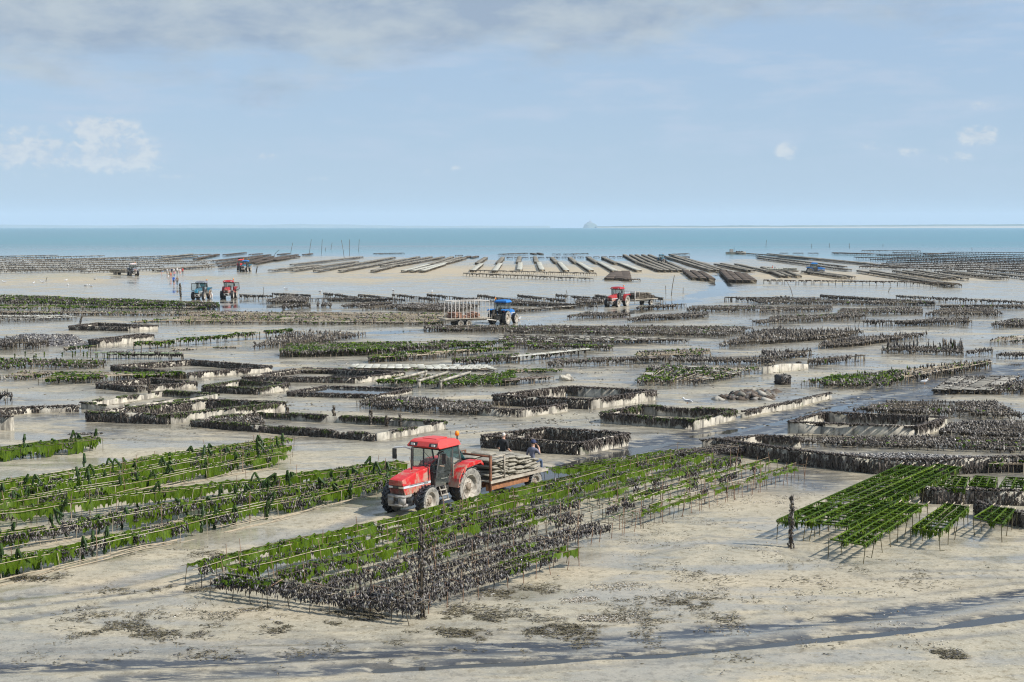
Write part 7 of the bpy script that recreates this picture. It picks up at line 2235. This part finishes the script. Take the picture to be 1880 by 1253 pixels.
# tall fern-like green stakes at the left
for i, (x, y) in enumerate([(27, 662), (46, 660), (62, 663), (66, 664), (81, 659), (114, 658), (133, 660), (138, 656), (153, 657), (160, 661), (178, 660), (197, 662), (218, 663), (236, 661)]):
    q = gxy(x, y)
    t = thing('green_stake', 'stake plumed with green weed at the left, %s from the left' % ORD[i], 'stake', (q[0], q[1], 0), group='green plumed stakes at the left')
    h = .62 + .12 * math.sin(i * 2.3)
    link('shaft', stick_mesh('shaft', [(0, 0, -.1), (.03, 0, h)], .025, M['leg'], 4), t)
    g = Geo(); m = 40
    a = rng.uniform(0, 6.28, m); z = rng.uniform(.3, 1.0, m) * h
    d = np.column_stack([np.cos(a), np.sin(a), np.zeros(m)])
    g.blades(np.column_stack([.03 * z / h, np.zeros(m), z]), d * rng.uniform(.08, .2, m)[:, None] * (z / h)[:, None] + np.array((0, 0, -.05)), np.column_stack([-d[:, 1], d[:, 0], np.zeros(m)]) * .05, 0)
    g.build('green_weed', M['green'], t, kind='stuff')


def gull(label, p, z=0.0, rz=0.0, s=1.0):
    q = gxy(*p, z)
    t = thing('gull', label, 'gull', (q[0], q[1], z), rz, None); t.scale = (s,) * 3
    bm = bmesh.new(); bmesh.ops.create_uvsphere(bm, u_segments=12, v_segments=8, radius=1)
    for v in bm.verts:
        x = v.co.x
        v.co = Vector((x * .24 - (.08 if x < -.5 else 0), v.co.y * .085 * (1 - .35 * (x < 0) * -x), v.co.z * .09 + .17 + .03 * x))
    r = bmesh.ops.create_uvsphere(bm, u_segments=10, v_segments=7, radius=1)
    for v in r['verts']: v.co = Vector((v.co.x * .065 + .24, v.co.y * .055, v.co.z * .058 + .29))
    me = bpy.data.meshes.new('body'); bm.to_mesh(me); bm.free(); me.materials.append(M['white'])
    for pg in me.polygons: pg.use_smooth = True
    link('body', me, t)
    g = Geo(); g.sticks([(.29, 0, .285)], [(.36, 0, .27)], .016, 0, 4, taper=.3); g.build('beak', M['amber'], t)
    for sy in (-1, 1):
        g = Geo(); V = [(.14, sy * .08, .22), (-.10, sy * .095, .24), (-.36, sy * .03, .18), (-.10, sy * .085, .13), (.10, sy * .075, .15)]
        g.add(V + [(x, y * .9, z) for x, y, z in V], [[0, 1, 2, 3, 4], [9, 8, 7, 6, 5]]); g.build('wing', M['gullgrey'], t)
        g = Geo(); g.sticks([(.02, sy * .03, 0)], [(.0, sy * .03, .12)], .01, 0, 4); g.build('leg', M['amber'], t)


M['gullgrey'] = plain_mat('gull_grey', (.42, .44, .48), .7)
gull('gull standing on the back wall of the mossy tank by the track', (1262, 742), .74, 2.6, 1.15)
gull('gull standing in the wet track at the right', (1697, 705), 0, .4, 1.15)
gull('gull on the wet sand in front of the caged trailer tractor', (953, 589), 0, 1.0, 1.4)
for i, (x, y) in enumerate([(78, 520), (125, 526), (158, 527), (167, 527.5), (62, 522), (121, 517), (525, 533), (588, 538), (793, 538), (722, 536), (175, 515), (8, 520)]):
    gull('small white gull on the open sand, %s of the scattered dozen' % ORD[i] if False else 'white gull resting on the open sand ' + ['left of the slanting stake', 'below the dusty grey tractor', 'left of the wet path, front one', 'left of the wet path, rear one', 'beside the slanting stake', 'in front of the low grey trailer', 'right of the open doored red tractor', 'above the dark middle beds', 'left of the blue tractor roof', 'between the thin trestles', 'nearest the dusty grey tractor', 'at the far left edge'][i], (x, y), 0, rng.uniform(0, 6), 1.5)

# black crate and the boulder
q = gxy(1437, 707)
t = thing('fish_crate', 'black weed covered crate standing beside the green and dark bed', 'crate', (q[0], q[1], 0), .5)
g = Geo(); g.box(-.45, -.4, 0, .45, -.34, .75); g.box(-.45, .34, 0, .45, .4, .75); g.box(-.45, -.335, 0, -.39, .335, .75); g.box(.39, -.335, 0, .45, .335, .75)
g.build('crate_wall', M['black'], t)
g = Geo(); g.lumps(np.column_stack([rng.uniform(-.5, .5, 60), rng.choice((-.42, .42), 60), rng.uniform(.1, .75, 60)]), np.full((60, 3), .07), 0); g.build('weed', M['weed'], t, kind='stuff')
q = gxy(1039, 699)
bm = bmesh.new(); bmesh.ops.create_icosphere(bm, subdivisions=3, radius=1)
for v in bm.verts:
    k = 1 + .16 * math.sin(v.co.x * 4 + 1) * math.cos(v.co.y * 5) + .1 * math.sin(v.co.z * 6 + v.co.x * 3)
    v.co = Vector((v.co.x * .6 * k, v.co.y * .5 * k, v.co.z * .38 * k + .12))
me = bpy.data.meshes.new('boulder'); bm.to_mesh(me); bm.free(); me.materials.append(M['concrete'])
tag(link('boulder', me, None, (q[0], q[1], 0)), 'small pale boulder on the mud beside the narrow green bed', 'boulder')

# weed and shell scraps strewn over the mud: nobody could count them
def scraps(name, spots, n, size, mats, w, flat=.5, kindname='stuff', strands=False):
    g = Geo()
    for (cx, cy), sx, sy, share in spots:
        c = gxy(cx, cy); ex = abs(gxy(cx + sx, cy)[0] - c[0]); ey = abs(gxy(cx, cy - sy)[1] - gxy(cx, cy + sy)[1]) / 2
        m = int(n * share)
        P = np.column_stack([rng.normal(0, .5, m) * ex + c[0], rng.normal(0, .5, m) * ey + c[1]])
        pa = vnoise(P[:, 0], P[:, 1], .9, 2) + .6 * vnoise(P[:, 0], P[:, 1], .35, 5)
        P = P[pa > rng.uniform(.0, .75, m)]; m = len(P)
        z = terrain(P[:, 0], P[:, 1])[0]
        if strands:
            a = rng.uniform(0, 6.28, m); ln = rng.uniform(.05, .22, m); ww = rng.uniform(.006, .018, m)
            a = np.where(rng.uniform(0, 1, m) < .5, rng.normal(0, .4, m), a)
            D_ = np.column_stack([np.cos(a) * ln, np.sin(a) * ln, rng.uniform(-.005, .01, m)])
            g.blades(np.column_stack([P, z + rng.uniform(.008, .03, m)]), D_, np.column_stack([-np.sin(a) * ww, np.cos(a) * ww, rng.normal(0, .004, m)]), rng.choice(len(mats), m, p=w), curl=rng.normal(0, .12, (m, 1)))
            k_ = rng.uniform(0, 1, m) < .3
            P, z, m = P[k_], z[k_], int(k_.sum())
        s = rng.uniform(*size, (m, 1)) * np.array([[2.0, 1, flat]])
        g.lumps(np.column_stack([P, z + .01]), s, rng.choice(len(mats), m, p=w), tilt=.6)
    g.build(name, [M[q] for q in mats], None, kind=kindname)


scraps('stranded_weed', [((650, 1125), 300, 16, 1.2), ((880, 1160), 130, 22, 1.3), ((540, 1150), 120, 14, .7), ((250, 1165), 160, 22, .8), ((180, 1140), 150, 30, .3), ((1060, 1160), 160, 20, .7), ((960, 1090), 120, 16, .5), ((760, 1135), 160, 12, .8),
                         ((1740, 1208), 50, 10, .35), ((1560, 1200), 120, 12, .25), ((1300, 1060), 350, 50, .5), ((1230, 1140), 300, 20, .5), ((300, 1085), 140, 10, .35), ((430, 1020), 160, 14, .3), ((1250, 1110), 160, 14, .4),
                         ((140, 945), 70, 7, .5), ((290, 915), 30, 4, .25), ((200, 943), 40, 5, .4), ((60, 1062), 50, 8, .5), ((290, 955), 20, 3, .15), ((1600, 1060), 250, 30, .25), ((1500, 1215), 300, 20, .3), ((400, 1210), 400, 18, .25), ((900, 1190), 500, 10, .5),
                         ((1190, 960), 200, 40, .25), ((330, 790), 120, 10, .2), ((210, 810), 80, 6, .12)], 4800, (.008, .02), ['wrackbit', 'dark', 'pebbleshell'], (.80, .12, .08), .3, strands=True)
scraps('shell_litter', [((1370, 905), 130, 30, 1.6), ((1060, 1100), 60, 12, .5), ((1090, 1140), 70, 8, .6), ((600, 1115), 200, 14, .35), ((1300, 1000), 300, 60, .6), ((1400, 1110), 400, 60, .5), ((400, 1130), 200, 20, .3), ((1160, 1075), 120, 14, .3), ((1650, 1180), 250, 40, .25), ((300, 950), 200, 20, .2), ((1480, 940), 80, 25, .35), ((1000, 830), 80, 14, .25), ((1690, 715), 90, 8, .5), ((1250, 720), 120, 12, .2), ((60, 640), 60, 6, .2)], 2600, (.010, .026), ['shell', 'straw'], (.8, .2), .5)

scraps('bed_litter', [((200, 640), 260, 40, 1.0), ((600, 680), 320, 60, 1.2), ((1000, 680), 320, 50, 1.2), ((1400, 660), 320, 50, 1.4), ((1700, 640), 220, 60, 1.2), ((400, 740), 300, 30, .7), ((300, 600), 300, 26, .7), ((900, 600), 300, 20, .8), ((1500, 590), 350, 26, 1.0), ((1650, 760), 220, 50, 1.0), ((1000, 780), 250, 26, .5), ((700, 560), 300, 14, .5)], 2600, (.02, .07), ['darkmid', 'wrackbit', 'pebbleshell', 'shell'], (.4, .3, .2, .1), .4)


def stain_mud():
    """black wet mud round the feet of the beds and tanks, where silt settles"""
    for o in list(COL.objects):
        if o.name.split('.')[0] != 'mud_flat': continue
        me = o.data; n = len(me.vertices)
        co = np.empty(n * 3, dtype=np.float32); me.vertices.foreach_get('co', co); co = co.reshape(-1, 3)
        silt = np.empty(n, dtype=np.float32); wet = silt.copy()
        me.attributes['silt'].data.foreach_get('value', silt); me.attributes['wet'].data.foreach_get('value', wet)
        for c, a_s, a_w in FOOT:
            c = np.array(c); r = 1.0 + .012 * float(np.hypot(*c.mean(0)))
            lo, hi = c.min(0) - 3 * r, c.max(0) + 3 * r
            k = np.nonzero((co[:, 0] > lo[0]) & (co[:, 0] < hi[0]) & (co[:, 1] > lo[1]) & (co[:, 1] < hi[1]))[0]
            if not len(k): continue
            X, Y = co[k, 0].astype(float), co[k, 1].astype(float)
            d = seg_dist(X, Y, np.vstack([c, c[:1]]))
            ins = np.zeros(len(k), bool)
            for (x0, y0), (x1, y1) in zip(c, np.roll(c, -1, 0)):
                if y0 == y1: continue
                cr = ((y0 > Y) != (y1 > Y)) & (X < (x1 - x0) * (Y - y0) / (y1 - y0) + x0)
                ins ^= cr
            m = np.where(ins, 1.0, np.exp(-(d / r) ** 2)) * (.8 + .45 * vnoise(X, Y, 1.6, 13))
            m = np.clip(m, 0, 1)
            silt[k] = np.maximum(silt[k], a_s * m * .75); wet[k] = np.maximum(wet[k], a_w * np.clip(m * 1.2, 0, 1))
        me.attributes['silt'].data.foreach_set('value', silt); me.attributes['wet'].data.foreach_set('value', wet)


stain_mud()
